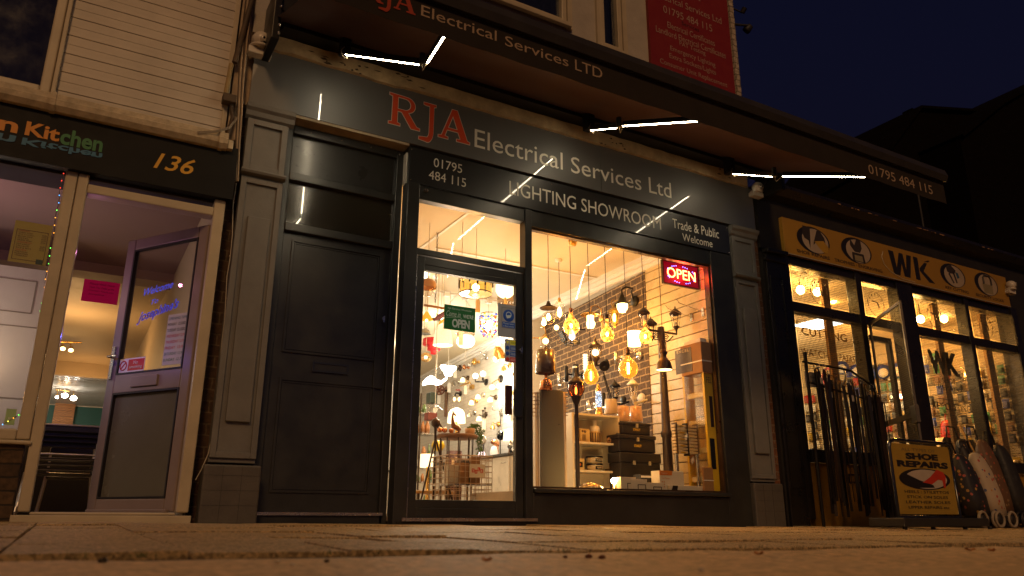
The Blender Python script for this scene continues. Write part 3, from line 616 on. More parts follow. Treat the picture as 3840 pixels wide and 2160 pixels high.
    leaf = M('door_leaf_plastic', (.25,.20,.18), .35, var=.08, sc=4)
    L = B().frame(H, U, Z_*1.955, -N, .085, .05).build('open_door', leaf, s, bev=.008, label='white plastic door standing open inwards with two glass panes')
    B().slab(H+u*.085+Z_*.80, u*(Wd-.17), Z_*.13, -N, .05).build('middle_rail', leaf, L, bev=.005)
    B().slab(H+u*.085+Z_*.93-N*.022, u*(Wd-.17), Z_*.94, -N, .006).build('upper_glass', glass, L)
    fz = M('frosted_glass', (.13,.13,.10), .22, var=.1, sc=2); B().slab(H+u*.085+Z_*.085-N*.022, u*(Wd-.17), Z_*.715, -N, .006).build('frosted_pane', fz, L)
    for z0, h in ((.93,.94),(.085,.715)): B().frame(H+u*.085+Z_*z0+N*.002, u*(Wd-.17), Z_*h, -N, .012, .03).build('gasket', black_matt, L)
    B().slab(H+u*.03+Z_*-.005+N*.03, u*(Wd-.06), Z_*.02, -N, .03).build('weather_bar', leaf, L, bev=.004)
    B().slab(H+u*(Wd*.36)+Z_*.83+N*.012, u*.26, Z_*.075, -N, .012).build('letter_plate', leaf, L, bev=.004)
    hp = B().slab(H+u*(Wd-.055)+Z_*.90+N*.01, u*.028, Z_*.24, -N, .012).build('handle', chrome, L, bev=.004)
    B().tube([H+u*(Wd-.04)+Z_*1.06+N*.0, H+u*(Wd-.04)+Z_*1.06+N*.05, H+u*(Wd-.14)+Z_*1.055+N*.055], .008).build('lever', chrome, hp)
    B().tube([H+u*(Wd-.04)+Z_*1.06-N*.05, H+u*(Wd-.04)+Z_*1.06-N*.10, H+u*(Wd-.15)+Z_*1.055-N*.105], .009).build('lever', M('black_lever',(.02,.02,.02),.3), hp)
    # lettering stuck on the glass
    bl = M('blue_glow_vinyl', (.02,.06,.5), .4, var=.02, emit=(.02,.08,1), es=.32)
    o = H+N*.003-N*.0215
    def dtext(t_, a, c, z0, z1, mat, dz=0, **k): text(t_, H+u*(Wd-a)+Z_*z0-N*.018, -u*(c-a)+Z_*dz, Z_*(z1-z0), mat, L, name='door_lettering', **k)
    dtext('Welcome', .23,.52,1.50,1.555, bl, .03, shear=.35, bold=.01); dtext('To', .32,.39,1.425,1.46, bl, .01, shear=.35, bold=.01)
    dtext("Josephine's", .20,.60,1.285,1.375, bl, .07, shear=.35, bold=.035); text("Josephine's", H+u*(Wd-.205)+Z_*1.292-N*.0165, -u*.385+Z_*.07, Z_*.072, M('pinkish_vinyl',(.16,.05,.08),.5), L, name='door_lettering', shear=.35, bold=.005)
    # no smoking notice and opening times on the glass
    a = B().slab(H+u*(Wd-.35)+Z_*.945-N*.012, u*.255, Z_*.10, -N, .002).build('no_smoking_notice', plain_white, L)
    B().slab(H+u*(Wd-.345)+Z_*.955-N*.011, u*.16, Z_*.08, -N, .002).build('red_field', M('notice_red', (.55,.01,.015), .5), a)
    for t_, c0, c1, z0, z1 in (('No',.24,.285,1.0,1.024),('smoking',.205,.33,.965,.99)):
        text(t_, H+u*(Wd-c0)+Z_*z0-N*.0085, -u*(c1-c0), Z_*(z1-z0), white_txt, a)
    c = H+u*(Wd-.138)+Z_*.995-N*.0105
    ring = B(); pts = [c+(-u*math.cos(q)+Z_*math.sin(q))*.032 for q in [i*.3307 for i in range(20)]]; ring.tube(pts, .004, 5); ring.tube([c+(-u*.7+Z_*.7)*.03, c-(-u*.7+Z_*.7)*.03], .004, 5); ring.build('smoking_symbol', MATS['notice_red'], a)
    a = B().slab(H+u*.088+Z_*.965-N*.012, u*.205, Z_*.36, -N, .002).build('opening_times', M('times_white', (.5,.5,.5), .5), L)
    for i, (t_, cc) in enumerate((('OPENING TIMES','b'),('MONDAY   CLOSED','k'),('TUESDAY  CLOSED','k'),('WEDNESDAY 12-9','r'),('THURSDAY 12-9','r'),('FRIDAY  12-9','r'),('SATURDAY 12-9','g'),('SUNDAY  12-7','g'))):
        text(t_, H+u*.285+Z_*(1.285-.042*i)-N*.0105, -u*(.19 if i == 0 else .17), Z_*.020, {'b':blue,'k':black_m,'r':MATS['notice_red'],'g':green}[cc], a)
    # inside: ceilings, beam, side walls, far wall
    plum = M('plum_ceiling', (.30,.20,.20), .8, var=.04, sc=2); warmw = M('cream_inner', (.55,.46,.34), .6, var=.03); gls = M('glossy_ceiling', (.45,.42,.38), .12, var=.05)
    B().box(-4.0,.70,.07,3.15,2.50,2.55).build('front_ceiling', plum, s)
    B().box(-4.0,.70,3.15,3.45,2.40,2.55).build('beam', M('beam_paint', (.35,.24,.20), .7, var=.03), s)
    B().box(-4.0,.70,3.45,9.2,2.50,2.55).build('rear_ceiling', warmw, s)
    B().box(-4.0,.70,9.2,9.3,2.27,2.55).build('bulkhead', warmw, s)
    b = B(); n = 14; vs = []
    for i in range(n+1):
        t = i/n; yy = 9.3+3.4*t; zz = 2.27-.12*t+.16*math.sin(t*math.pi)*(1 if t < .6 else .7)
        vs += [(-4.0,yy,zz),(.70,yy,zz)]
    b.add(vs, [(2*i,2*i+1,2*i+3,2*i+2) for i in range(n)], True); b.build('curved_ceiling', gls, s)
    zt = P(250,1522,12.5).z
    B().box(-4.0,.70,12.5,12.6,-.2,zt).build('teal_wall', M('teal_paint', (.008,.075,.062), .6, var=.04), s)
    B().box(-4.0,.70,12.49,12.6,zt,2.6).build('rear_wall', warmw, s)
    B().box(.70,.74,.13,12.6,-.2,2.6).build('side_wall', warmw, s); B().box(-4.2,-4.0,.0,12.6,-.2,2.6).build('far_side_wall', warmw, s)
    B().box(-4.0,.70,.10,12.6,-.05,.0).build('inner_floor', M('cafe_floor', (.12,.09,.07), .4), s)
    zc = P(260,1616,6.0).z
    B().box(-1.6,.68,6.0,6.5,0,zc).box(-1.65,.69,5.95,6.55,zc,zc+.03).build('dark_infill', M('cafe_dark', (.012,.010,.010), .5), s)  # dark block added to blacken the clutter below the teal wall
    # white panelled wall seen through the window
    yy = 2.2
    z1 = P(60,1000,yy).z
    wp = B().box(-2.4,-.40,yy,yy+.05,.0,z1).build('panelled_partition', M('partition_white', (.52,.50,.45), .35, var=.04), s)
    for (qa, qb, qc, qd) in ((-20,1035,118,1178),(-20,1212,118,1500)):
        a0 = P(qa,qb,yy); a1 = P(qc,qd,yy); B().frame(Vector((a0.x,yy-.006,a1.z)), X_*(a1.x-a0.x), Z_*(a0.z-a1.z), Y_, .01, .006).build('panel_moulding', M('partition_line', (.25,.22,.17), .5), wp)
    # point lights without fittings, one added to brighten the stacked chairs
    lamp((-1.2,1.3,1.9), 7, (1,.50,.48), .2, s); lamp((-.75,1.7,1.3), 5, (1,.62,.35), .03, s); lamp((-.2,5.5,1.9), 26, (1,.55,.20), .2, s); lamp((-.8,11,1.9), 26, (1,.80,.58), .2, s); lamp((.0,8.8,1.8), 14, (1,.52,.18), .2, s); lamp((-.05,.35,1.15), 1.3, (.12,.12,1), .012, s, name='blue_glow'); lamp((-.1,.4,1.75), .7, (.8,.25,.55), .012, s, name='pink_glow')
    lamp((-1.3,1.7,1.35), 9, (.95,.95,.85), .2, s)
    return H, u, N, Wd
cafe()
def cafe_things():
    # menu in the window
    O = P(32,997,.03); U = P(168,1003,.03)-O; 
    z0, z1 = P(40,980,.03).z, P(62,822,.03).z; x0, x1 = P(32,978,.03).x, P(175,997,.03).x
    t = thing('menu_poster', 'yellow takeaway menu poster inside the cafe window', 'poster', (x0,.03,z0))
    x0, x1, z0, z1 = P(48,900,.03).x-.005, P(190,900,.03).x, P(100,990,.03).z, P(130,838,.03).z
    f = B().box(x0,x1,.020,.024,z0,z1).build('sheet', M('yellow_paper', (.42,.36,.09), .7, var=.03), t)
    ink = M('menu_ink', (.10,.04,.02), .7); red = M('menu_red', (.45,.06,.02), .7); w = x1-x0; h = z1-z0
    b = B().frame(Vector((x0+w*.08,.019,z0+h*.07)), X_*w*.84, Z_*h*.73, Y_, .0025, .001); b.build('border', ink, f)
    rows = ['MAINS','CURRY GOAT','JERK CHICKEN','BROWN STEW','OXTAIL','FRIED FISH','VEGETARIAN','PEA SOUP','CALLALOO','RICE & PEAS','SIDES','FESTIVAL','PLANTAIN','COLESLAW']
    for i, r_ in enumerate(rows): ftext(r_, x0+w*.14, x0+w*(.32+.02*len(r_)), z1-h*(.245+.046*i), z1-h*(.218+.046*i), .018, red if r_ in ('MAINS','VEGETARIAN','SIDES') else ink, f)
    for i in (1,2,3,4,5,7,8,9): ftext('£%d.50' % (5+i % 3), x0+w*.76, x0+w*.88, z1-h*(.245+.046*i), z1-h*(.218+.046*i), .018, ink, f)
    b = B().box(x0+w*.72,x0+w*.9,.017,.02,z0+h*.02,z0+h*.13).build('picture', M('menu_picture', (.05,.08,.04), .6, var=.5, sc=60), f)
    # fairy lights up the window edge
    t = thing('fairy_lights', 'string of small coloured fairy lights along the cafe window edge', 'fairy lights', (-.3,.0,1.4))
    a, c = P(241,652,-.005), P(97,1545,-.005); pts = []
    for i in range(31): q = a.lerp(c, i/30); pts.append(q+Vector((-.004-.006*abs(math.sin(i*.8)),0,0)))
    end = P(10,1592,-.005); pts += [pts[-1].lerp(end, k/4) for k in range(1,5)]
    B().tube(pts, .0022, 5).build('wire', M('clear_wire', (.10,.09,.07), .4), t)
    cols = dict(r=(1,.05,.03), o=(1,.35,.03), g=(.15,1,.1), b=(.1,.4,1), y=(.9,.8,.1)); seq = 'grrrbbgooo.gggooogggrryygoorrrrygoyb'
    for ch in cols: E('fairy_'+ch, cols[ch], 3)
    for i, ch in enumerate(seq):
        if ch == '.' : continue
        k = i*(len(pts)-1)/(len(seq)-1); q = pts[int(k)]; B().ball(q+Vector((0,-.004,0)), .0030, 8, 6).build('bulb', MATS['fairy_'+ch], t)
    # card in the window corner
    t = P(33,1560,.08); O = P(20,1590,.06)
    tt = thing('window_card', 'small green card standing in the bottom corner of the cafe window', 'card', O)
    p0, p1, p2 = P(14,1592,.06), P(52,1596,.06), P(18,1532,.06)
    f = B().slab(Vector((p0.x,.06,p0.z)), X_*(p1.x-p0.x), Z_*(p2.z-p0.z), Y_, .003).build('card_face', M('green_card', (.35,.45,.16), .5, emit=(.35,.5,.15), es=.05), tt)
    ftext('UR', p0.x+.012, p1.x-.004, p0.z+.028, p0.z+.045, .058, white_txt, f, warp=lambda q:(1-q[0],q[1]))
    tt = thing('magenta_notice', 'bright pink handwritten notice hanging inside the cafe doorway', 'notice', P(375,1090,1.6))
    O = P(303,1127,1.6); U = P(440,1136,1.6)-O; V = P(317,1045,1.6)-O
    O.y = 1.6; f = B().slab(Vector((O.x,1.6,O.z)), X_*U.x, Z_*V.z, Y_, .003).build('sheet', M('magenta_paper', (.62,.01,.09), .7, var=.04, emit=(.6,.0,.08), es=.12), tt)
    for i, r_ in enumerate(('Please Wait Here', 'Thank You Order at the', 'Counter, Thank you', 'Josephine')):
        ftext(r_, O.x+U.x*.16, O.x+U.x*(.85 if i < 3 else .6), O.z+V.z*(.78-.16*i), O.z+V.z*(.87-.16*i), 1.597, M('magenta_ink', (.25,.0,.04), .7), f, shear=.2)
    # track spotlights
    for nm, lab, Y, base, heads, em in (('spotlight_bar','two small brass spotlights on the cafe ceiling',7.0,(208,1281,284,1284),((236,1306,.8),(266,1312,.1)),E('spot_warm',(1,.6,.2),14)),
                                 ('spotlight_bar','three glaring spotlights at the back of the cafe',11.3,(208,1461,250,1466),((214,1488,.5),(243,1482,0),(276,1492,-.3)),E('spot_white',(1,.92,.78),40))):
        t = thing(nm, lab, 'ceiling spotlights', P(base[0],base[1],Y))
        b = B(); a, c = P(base[0],base[1],Y), P(base[2],base[3],Y); b.tube([a,c+(c-a)*.3], .012); b.build('bar', brass, t)
        for i, (px, py, tl) in enumerate(heads):
            q = P(px,py,Y); r_ = .035 if Y < 8 else (.03 if i == 0 else .062)
            hd = B().tube([Vector((q.x-.02,Y,a.z)), q+Z_*.03], .006).lathe(q, [(.02,.05),(r_*.7,.03),(r_,-.02),(r_*.9,-.02)], 14, ax=Vector((-tl*.4,.0,1))).build('spot_head', brass, t)
            B().ball(q+Vector((0,-.02,-.01)), r_*.9, 12, 8, sz=.8).build('bulb', em, hd)
    # wooden panel on the teal wall
    Y = 12.4; a, c = P(188,1625,Y), P(287,1500,Y)
    b = B(); n = 6
    for i in range(n): z0 = a.z+(c.z-a.z)*i/n; b.box(a.x,c.x,Y,Y+.05,z0+.004,z0+(c.z-a.z)/n)
    wm = bpy.data.materials.new('pine_boards'); wm.use_nodes = True; nn = wm.node_tree; bs = nn.nodes['Principled BSDF']; L = nn.links.new
    tc = nn.nodes.new('ShaderNodeTexCoord'); wv = nn.nodes.new('ShaderNodeTexWave'); wv.bands_direction = 'Z'; wv.inputs['Scale'].default_value = 12; wv.inputs['Distortion'].default_value = 9; wv.inputs['Detail'].default_value = 3; wv.inputs['Detail Scale'].default_value = .8
    L(tc.outputs['Object'], wv.inputs['Vector']); rp = nn.nodes.new('ShaderNodeValToRGB'); rp.color_ramp.elements[0].color = (.10,.03,.005,1); rp.color_ramp.elements[1].color = (.55,.22,.04,1); L(wv.outputs['Fac'], rp.inputs[0]); L(rp.outputs[0], bs.inputs['Base Color']); MATS['pine_boards'] = wm
    tag(b.build('wood_wall_panel', wm), 'varnished pine board panel hung on the teal cafe wall', 'wall panel')
    # stacked chairs just inside the door
    def chair(x, y, z, lab, w=.50):
        t = thing('stacking_chair', lab, 'chair', (x,y,z), group='metal cafe chairs stacked inside the doorway')
        tub = M('chair_tube', (.7,.66,.6), .38, metal=1, var=.1); vin = M('chair_vinyl', (.02,.016,.014), .4)
        for q in (-1, 1):
            xx = x+q*w/2
            B().tube([(xx+q*.03,y-.24,z),(xx,y-.17,z+.36),(xx-q*.01,y-.15,z+.37),(xx-q*.01,y-.19,z+.62)], .011).build('side_frame', tub, t)
            B().tube([(xx+q*.03,y+.20,z),(xx-q*.01,y+.12,z+.43)], .011).build('leg', tub, t)
        B().box(x-w/2,x+w/2,y-.19,y+.17,z+.350,z+.362).build('seat', vin, t, bev=.008)
        B().box(x-w/2+.005,x+w/2-.005,y-.20,y-.188,z+.575,z+.625).build('backrest', vin, t, bev=.004); B().tube([(x-w/2+.005,y-.205,z+.63),(x+w/2-.005,y-.205,z+.63)], .008).build('back_bar', tub, t)
        B().tube([(x-w/2,y-.17,z+.39),(x+w/2,y-.17,z+.39)], .008).build('stretcher', tub, t)
    labs = ['metal framed chair at the bottom of the stack inside the cafe door','second metal framed chair from the bottom of the cafe stack','third metal framed chair in the cafe stack','metal framed chair on top of the stack inside the cafe door']
    x = P(235,1700,2.4).x
    for i in range(4): chair(x+.012*i, 2.5-.05*i, .0+.040*i, labs[i])
    chair(x+.14, 3.2, .0, 'lone metal framed chair behind the cafe stack')
cafe_things()
def gap():      # the narrow brick pier between the two shops, with its pipes and wires
    t = thing('brick_pier', 'narrow dark brick pier between the cafe and the grey pilaster', 'wall', (.75,0,0))
    B().box(.712,.80,.10,.3,-.2,7.0).build('pier', BRICK('dark_brick', (.035,.016,.008), (.055,.026,.012), (.09,.06,.035), sw=.1, sh=.065, bump=.9), t)
    B().box(.66,.74,-.005,.1,2.66,7.0).build('white_board', M('stained_board', (.36,.27,.18), .7, var=.35, sc=10), t)
    B().box(.745,.80,.05,.1,3.0,6.5).build('side_board', MATS['stained_board'], t)
    t = thing('drain_pipe', 'dark stained downpipe with a hopper beside the cream boards', 'downpipe', (.7,-.05,3))
    a, c = P(905,0,-.06), P(862,240,-.06)
    B().tube([P(945,0,-.06), P(880,235,-.06)], .020, 10).build('upper_pipe', M('rust_pipe', (.07,.045,.025), .7, var=.4), t)
    B().tube([P(868,240,-.05), P(845,360,-.05)], .017, 10).build('pale_pipe', M('pale_pipe', (.30,.22,.10), .7, var=.3), t)
    h = P(858,375,-.06); B().box(h.x-.045,h.x+.05,-.10,-.02,h.z-.03,h.z+.035).build('hopper', MATS['rust_pipe'], t, bev=.006)
    B().tube([h+Vector((.02,0,-.03)), P(872,440,-.05), P(850,520,-.05)], .014, 8).build('lower_pipe', MATS['rust_pipe'], t)
    t = thing('pipe_bundle', 'bundle of thin cables and pipes running down beside the fascia', 'cables', (.75,-.03,3))
    for k, (off, r_, m_) in enumerate(((0,.008,'stained_board'),(9,.006,'rust_pipe'),(17,.007,'stained_board'),(-8,.005,'rust_pipe'))):
        pts = [P(930+off,0,-.04), P(912+off*.9,140,-.04), P(900+off*.7,300+5*k,-.04), P(895+off*.7,420,-.04), P(888+off*.5,560,-.04), P(885+off*.4,680,-.02)]
        B().tube(pts, r_, 6).build('cable', MATS[m_], t)
    t = thing('sagging_wires', 'thin wires sagging from the hopper to the end of the cafe gutter', 'wires', (.6,-.15,2.7))
    for k in range(3): B().tube([P(888,440+4*k,-.07), P(860,475+4*k,-.14), P(810,490+3*k,-.16), P(740,494+4*k,-.15)], .0028, 5).build('wire', M('grey_wire', (.25,.21,.16), .5), t)
    t = thing('light_wire', 'thin pale wire of unlit fairy lights hanging down the dark brick pier', 'wire', (.72,.0,1.5))
    src = [(885,690),(880,720),(876,760),(872,880),(862,960),(852,1040),(848,1120),(840,1200),(832,1290),(823,1400),(812,1480),(806,1550),(796,1640),(780,1700),(755,1760),(735,1800)]
    B().tube([P(a+2*math.sin(i*2),c,.03) for i,(a,c) in enumerate(src)], .0032, 5).build('wire', M('pale_wire', (.5,.45,.36), .4), t)
    for i in range(0, 14, 2): B().ball(P(*src[i],.03), .006, 6, 5).build('tiny_bulb', MATS['pale_wire'], t)
gap()

# ================================================================ THE SHOE REPAIR AND KEY CUTTING SHOP (right)
def wk():
    s = thing('shoe_repair_building', 'single storey black shop with a yellow sign and wire mesh over glowing windows', 'building', (9,0,0))
    B().box(6.093,6.175,.045,.3,-.25,3.3).build('brick_strip', BRICK('orange_brick', (.10,.035,.012), (.14,.05,.02), (.16,.11,.07), sw=.1, sh=.065), s)
    f = B(); f.box(6.175,6.50,.0,.25,-.2,2.82); f.box(6.175,13.5,.0,.25,2.78,3.56); f.box(11.1,13.5,.0,.25,-.3,2.78); f.build('front_wall', black_matt, s)
    p = B().box(6.20,6.46,-.035,.0,-.2,2.75).build('pilaster', M('black_paint', (.012,.010,.009), .3, var=.2), s, bev=.006)
    B().box(6.18,6.50,-.09,-.0,2.75,2.80).box(6.18,6.50,-.06,-.0,2.66,2.70).build('capital', MATS['black_paint'], p, bev=.01)
    B().frame(Vector((6.23,-.035,.3)), X_*.2, Z_*2.2, -Y_, .02,.01).build('panel_moulding', MATS['black_paint'], p)
    B().sweep([(.0,3.42),(-.10,3.45),(-.16,3.52),(-.16,3.56),(.0,3.58)], 6.175, 13.5).build('cornice', MATS['black_paint'], s)
    b = B(); rr = random.Random(8)
    for _ in range(18): x = rr.choice([7.6,8.1,9.2,10.4,8.9])+rr.uniform(-.3,.3); b.box(x,x+rr.uniform(.03,.10),-.163,-.16,3.515,3.515+rr.uniform(.006,.014))
    b.build('flaked_edge', M('flake', (.25,.14,.08), .8), s)
    B().box(6.1,13.5,.25,6.0,3.4,3.45).box(13.4,13.5,.25,6,-.3,3.4).box(6.18,6.22,.25,6,-.3,3.4).box(6.1,13.5,5.95,6.0,-.3,3.4).build('shell', black_matt, s)
    # yellow sign
    yel = M('yellow_sign', (.30,.165,.02), .42, var=.06, sc=3)
    g = B().box(6.50,10.93,-.05,-.0,2.80,3.225).build('sign_board', yel, s, label='long yellow sign with pictures in black ovals and the letters WK', bev=.003)
    B().box(6.50,10.93,-.053,-.05,2.795,2.803).build('sign_edge', M('grey_edge', (.30,.28,.24), .5), g)
    ink = M('sign_ink', (.012,.010,.010), .45, var=.02); y = -.0515
    for t_, x0, x1 in (('SHOE REPAIRS',6.685,7.229),('TROPHIES · ENGRAVING',7.313,8.173),('KEY CUTTING',9.444,9.951),('SECURITY LOCKS',10.116,10.766)): ftext(t_, x0, x1, 2.838, 2.878, y, ink, g, bold=.02)
    # WK logo
    def poly(pts, m_, yy=y): return B().add([(p[0], yy, p[1]) for p in pts], [tuple(range(len(pts)))]).build('logo', m_, g)
    W0 = [(8.36,3.165),(8.475,3.165),(8.495,2.97),(8.575,3.165),(8.655,3.165),(8.68,2.97),(8.74,3.165),(8.83,3.165),(8.735,2.865),(8.625,2.865),(8.60,3.03),(8.53,2.865),(8.42,2.865)]
    W0 = [(8.345,3.165),(8.445,3.165),(8.475,2.955),(8.555,3.165),(8.63,3.165),(8.66,2.955),(8.705,3.165),(8.80,3.165),(8.725,2.865),(8.61,2.865),(8.585,3.03),(8.525,2.865),(8.405,2.865)]
    B().add([(p[0], y, p[1]) for p in W0], [(0,1,2,12),(2,11,12),(2,3,10,11),(3,4,10),(4,5,9,10),(5,8,9),(5,6,7,8)]).build('logo', ink, g)
    for pl in ([(8.84,3.165),(8.93,3.165),(8.93,2.865),(8.84,2.865)], [(8.945,3.03),(9.06,3.12),(9.12,3.12),(9.02,3.0),(9.23,2.865),(9.11,2.865),(8.945,2.99)], [(9.06,3.135),(9.15,3.165),(9.19,3.165),(9.13,3.135)]): poly(pl, ink)
    sw = [P(3310,972,-.0515)]; b = B(); b.tube([Vector((x,y,z)) for x,z in [(8.24,3.12),(8.20,3.05),(8.23,2.96),(8.34,2.88),(8.55,2.825),(8.8,2.82)]], .006, 5); b.build('swoosh', M('swoosh_grey', (.40,.34,.24), .5), g)
    for i, (cx, cz) in enumerate(((7.005,3.035),(7.755,3.045),(9.675,3.045),(10.435,3.045))):
        n = 28; rx, rz = .275, .155
        o = B().add([(cx-.02+rx*math.cos(6.2832*k/n), y-.0005, min(3.222, cz+rz*1.03*math.sin(6.2832*k/n))) for k in range(n)], [tuple(range(n))]).build('oval', ink, g)
        B().add([(cx+.01+rx*.80*math.cos(6.2832*k/n), y-.001, min(3.221, cz-.005+rz*.94*math.sin(6.2832*k/n))) for k in range(n)], [tuple(range(n))]).build('oval_field', M('oval_field', (.34,.27,.20), .5, var=.1), o)
        dk = M('picture_dark', (.03,.022,.018), .5); tan = M('picture_tan', (.35,.20,.02), .5)
        def pic(pts, m_, k=0): B().add([(cx+p[0], y-.0015-k*.0005, cz+p[1]) for p in pts], [tuple(range(len(pts)))]).build('picture', m_, o)
        if i == 0:      # boot and heeled shoe
            pic([(-.18,.15),(-.06,.15),(-.075,-.02),(-.09,-.12),(-.105,-.02),(-.17,.0),(-.20,.06)], dk); pic([(-.02,-.02),(.05,.13),(.10,.14),(.17,.06),(.18,.0),(.04,.0),(-.03,-.06)], dk); pic([(-.01,-.01),(.15,.02),(.23,-.05),(.20,-.12),(.12,-.12),(.04,-.06)], tan, 1)
        elif i == 1:    # trophy
            pic([(-.12,.14),(-.05,.06),(.0,.15),(.07,.14),(.08,.04),(.04,-.02),(-.06,-.02),(-.13,.05)], dk); pic([(-.11,-.03),(.10,-.03),(.12,-.14),(-.11,-.14)], dk); pic([(-.07,-.06),(.07,-.06),(.08,-.13),(-.07,-.13)], M('picture_plaque', (.22,.18,.10), .5), 1)
        elif i == 2:    # keys
            pic([(-.15,.10),(-.04,.14),(.06,.08),(.02,.03),(-.08,.02),(-.14,.04)], dk); pic([(-.02,.04),(.02,.05),(.06,-.09),(.03,-.10)], dk); pic([(-.12,.01),(-.09,.03),(-.01,-.10),(-.04,-.11)], dk); pic([(.04,.06),(.10,.05),(.12,-.01),(.07,-.03)], M('picture_blue', (.02,.07,.12), .5), 1)
        else:           # padlock
            pic([(-.12,.0),(.12,.0),(.11,-.13),(-.10,-.13)], M('picture_plaque', (.22,.18,.10), .5)); B().tube([Vector((cx+a_,y-.004,cz+c_)) for a_,c_ in [(-.09,0),(-.09,.08),(-.05,.12),(.06,.12),(.09,.08),(.09,0)]], .014, 6).build('picture', dk, o)
    # frames round the windows
    fp = MATS['black_paint']; f = B()
    for x0, x1 in ((6.46,6.57),(7.69,7.79),(8.46,8.775),(9.86,9.95),(10.97,11.12)): f.box(x0,x1,-.02,.12,.0,2.80)
    for x0, x1 in ((6.57,7.69),(7.79,8.46),(8.775,9.86),(9.95,10.97)): f.box(x0,x1,-.0,.11,2.165,2.275); f.box(x0,x1,.0,.11,2.69,2.80)
    for x0, x1 in ((6.57,7.69),(8.775,10.97)): f.box(x0,x1,-.06,.12,.56,.69)
    f.build('window_frame', fp, s, bev=.006)
    B().box(6.57,7.69,-.005,.05,-.1,.555).box(8.775,10.97,-.005,.05,-.1,.555).build('stall_panel', M('yellow_panel', (.28,.145,.012), .5, var=.12), s, label='yellow painted panels under the shop windows')
    lp = B().frame(Vector((7.15,-.006,.37)), X_*.22, Z_*.09, -Y_, .012, .01).build('letter_plate', fp, s)
    for x0, x1, z0, z1 in ((6.57,7.69,.69,2.165),(6.57,7.69,2.275,2.69),(7.79,8.46,2.275,2.69),(8.775,9.86,.69,2.165),(8.775,9.86,2.275,2.69),(9.95,10.97,.69,2.165),(9.95,10.97,2.275,2.69)):
        B().box(x0,x1,.06,.066,z0,z1).build('window_pane', glass, s)
    # wire mesh over each opening
    wire = M('mesh_wire', (.02,.015,.01), .5, var=0)
    def mesh_panel(O, U, V, N, step, r_, nm, par):
        b = B(); u = U.normalized(); v = V.normalized(); n = N.normalized()*r_
        k = step/2
        while k < U.length: b.slab(O+u*(k-r_/2), u*r_, V, N, r_); k += step
        k = step/2
        while k < V.length: b.slab(O+v*(k-r_/2)-n*.5, U, v*r_, N, r_); k += step
        return b.build(nm, wire, par)
    for x0, x1, z0, z1 in ((6.57,7.69,.69,2.165),(6.57,7.69,2.275,2.69),(7.79,8.46,2.275,2.69),(8.775,9.86,.69,2.165),(8.775,9.86,2.275,2.69),(9.95,10.97,.69,2.165),(9.95,10.97,2.275,2.69)):
        mesh_panel(Vector((x0,-.03,z0)), X_*(x1-x0), Z_*(z1-z0), Y_, .021, .0031, 'wire_mesh', s)
    # small round badges and WK letters on the panes
    bd = M('badge_print', (.10,.05,.01), .5)
    for cx, cz in ((7.12,2.47),(8.12,2.47),(9.28,2.48),(10.42,2.48)):
        b = B(); b.tube([Vector((cx+.15*math.cos(q),.055,cz+.15*math.sin(q))) for q in [i*.3307 for i in range(20)]], .004, 4); b.tube([Vector((cx-.07,.055,cz+.03)),Vector((cx+.03,.055,cz+.02)),Vector((cx+.05,.055,cz-.05))], .009, 4); b.build('badge', bd, s)
        for k_ in range(9):
            a_ = R(150-k_*15); 
            B().box(cx+.122*math.cos(a_)-.006,cx+.122*math.cos(a_)+.006,.054,.057,cz+.122*math.sin(a_)-.012,cz+.122*math.sin(a_)+.012).build('badge_letter', bd, s) if k_ % 2 == 0 else None
    ftext('WK', 9.0, 9.62, 1.72, 2.02, .055, ink, s, bold=.06); ftext('SHOE', 9.22, 9.5, 1.62, 1.685, .055, ink, s); ftext('REPAIRS', 9.12, 9.6, 1.53, 1.59, .055, ink, s)
    ftext('KEY CUTTING', 8.95, 9.72, 1.28, 1.37, .055, ink, s); B().box(8.9,9.8,.053,.056,1.41,1.418).box(8.9,9.8,.053,.056,1.22,1.228).build('rule', ink, s)
    og = M('orange_window_print', (.45,.20,.02), .5)
    ftext('CUTTING', 6.75, 7.5, 1.93, 2.02, .055, og, s, bold=.01); ftext('WATCH REPAIRS', 6.7, 7.6, 1.70, 1.78, .055, og, s)
    # door recess and open mesh gate
    B().box(7.79,7.83,.02,.13,0,2.165).build('recess_side', fp, s)
    dr = B().frame(Vector((7.83,.14,.0)), X_*.62, Z_*2.1, Y_, .06, .05).box(7.89,8.39,.15,.18,.06,.68).build('shop_door', fp, s)
    B().box(7.89,8.39,.16,.165,.68,2.04).build('door_glass', glass, dr)
    A0 = Vector((7.80,-.03,.08)); q = PZ(3372,1128,2.165); A1 = Vector((q.x, q.y, .08)); U = A1-A0; Nn = Vector((-U.y,U.x,0)).normalized()
    gt = B().frame(A0, U, Z_*2.09, Nn, .03, .02).build('mesh_gate', M('gate_steel', (.10,.085,.07), .4, metal=.7, var=.15), s, label='steel mesh security gate standing open in front of the shop door')
    B().slab(A0+Z_*.90+Nn*-.004, U, Z_*.05, Nn, .028).build('gate_rail', MATS['gate_steel'], gt)
    B().slab(A0+U*.88+Z_*.84-Nn*.01, U*.14, Z_*.17, Nn, .04).build('gate_lock', MATS['gate_steel'], gt, bev=.004)
    o = mesh_panel(A0+Nn*.005, U, Z_*2.09, Nn, .021, .0019, 'gate_mesh', gt)
    # interior
    amb = M('tan_wall', (.52,.42,.26), .6, var=.05)
    B().box(6.46,13.0,.13,5.6,2.76,2.80).build('inner_ceiling', M('wk_ceiling', (.55,.46,.32), .7, var=.04), s)
    sl = B(); z = .1
    while z < 2.75: sl.box(11.12,11.15,.13,5.6,z,min(z+.145,2.76)); z += .153
    sl.build('slat_wall', amb, s); B().box(11.155,11.2,.13,5.6,-.1,2.8).build('slat_backing', black_matt, s)
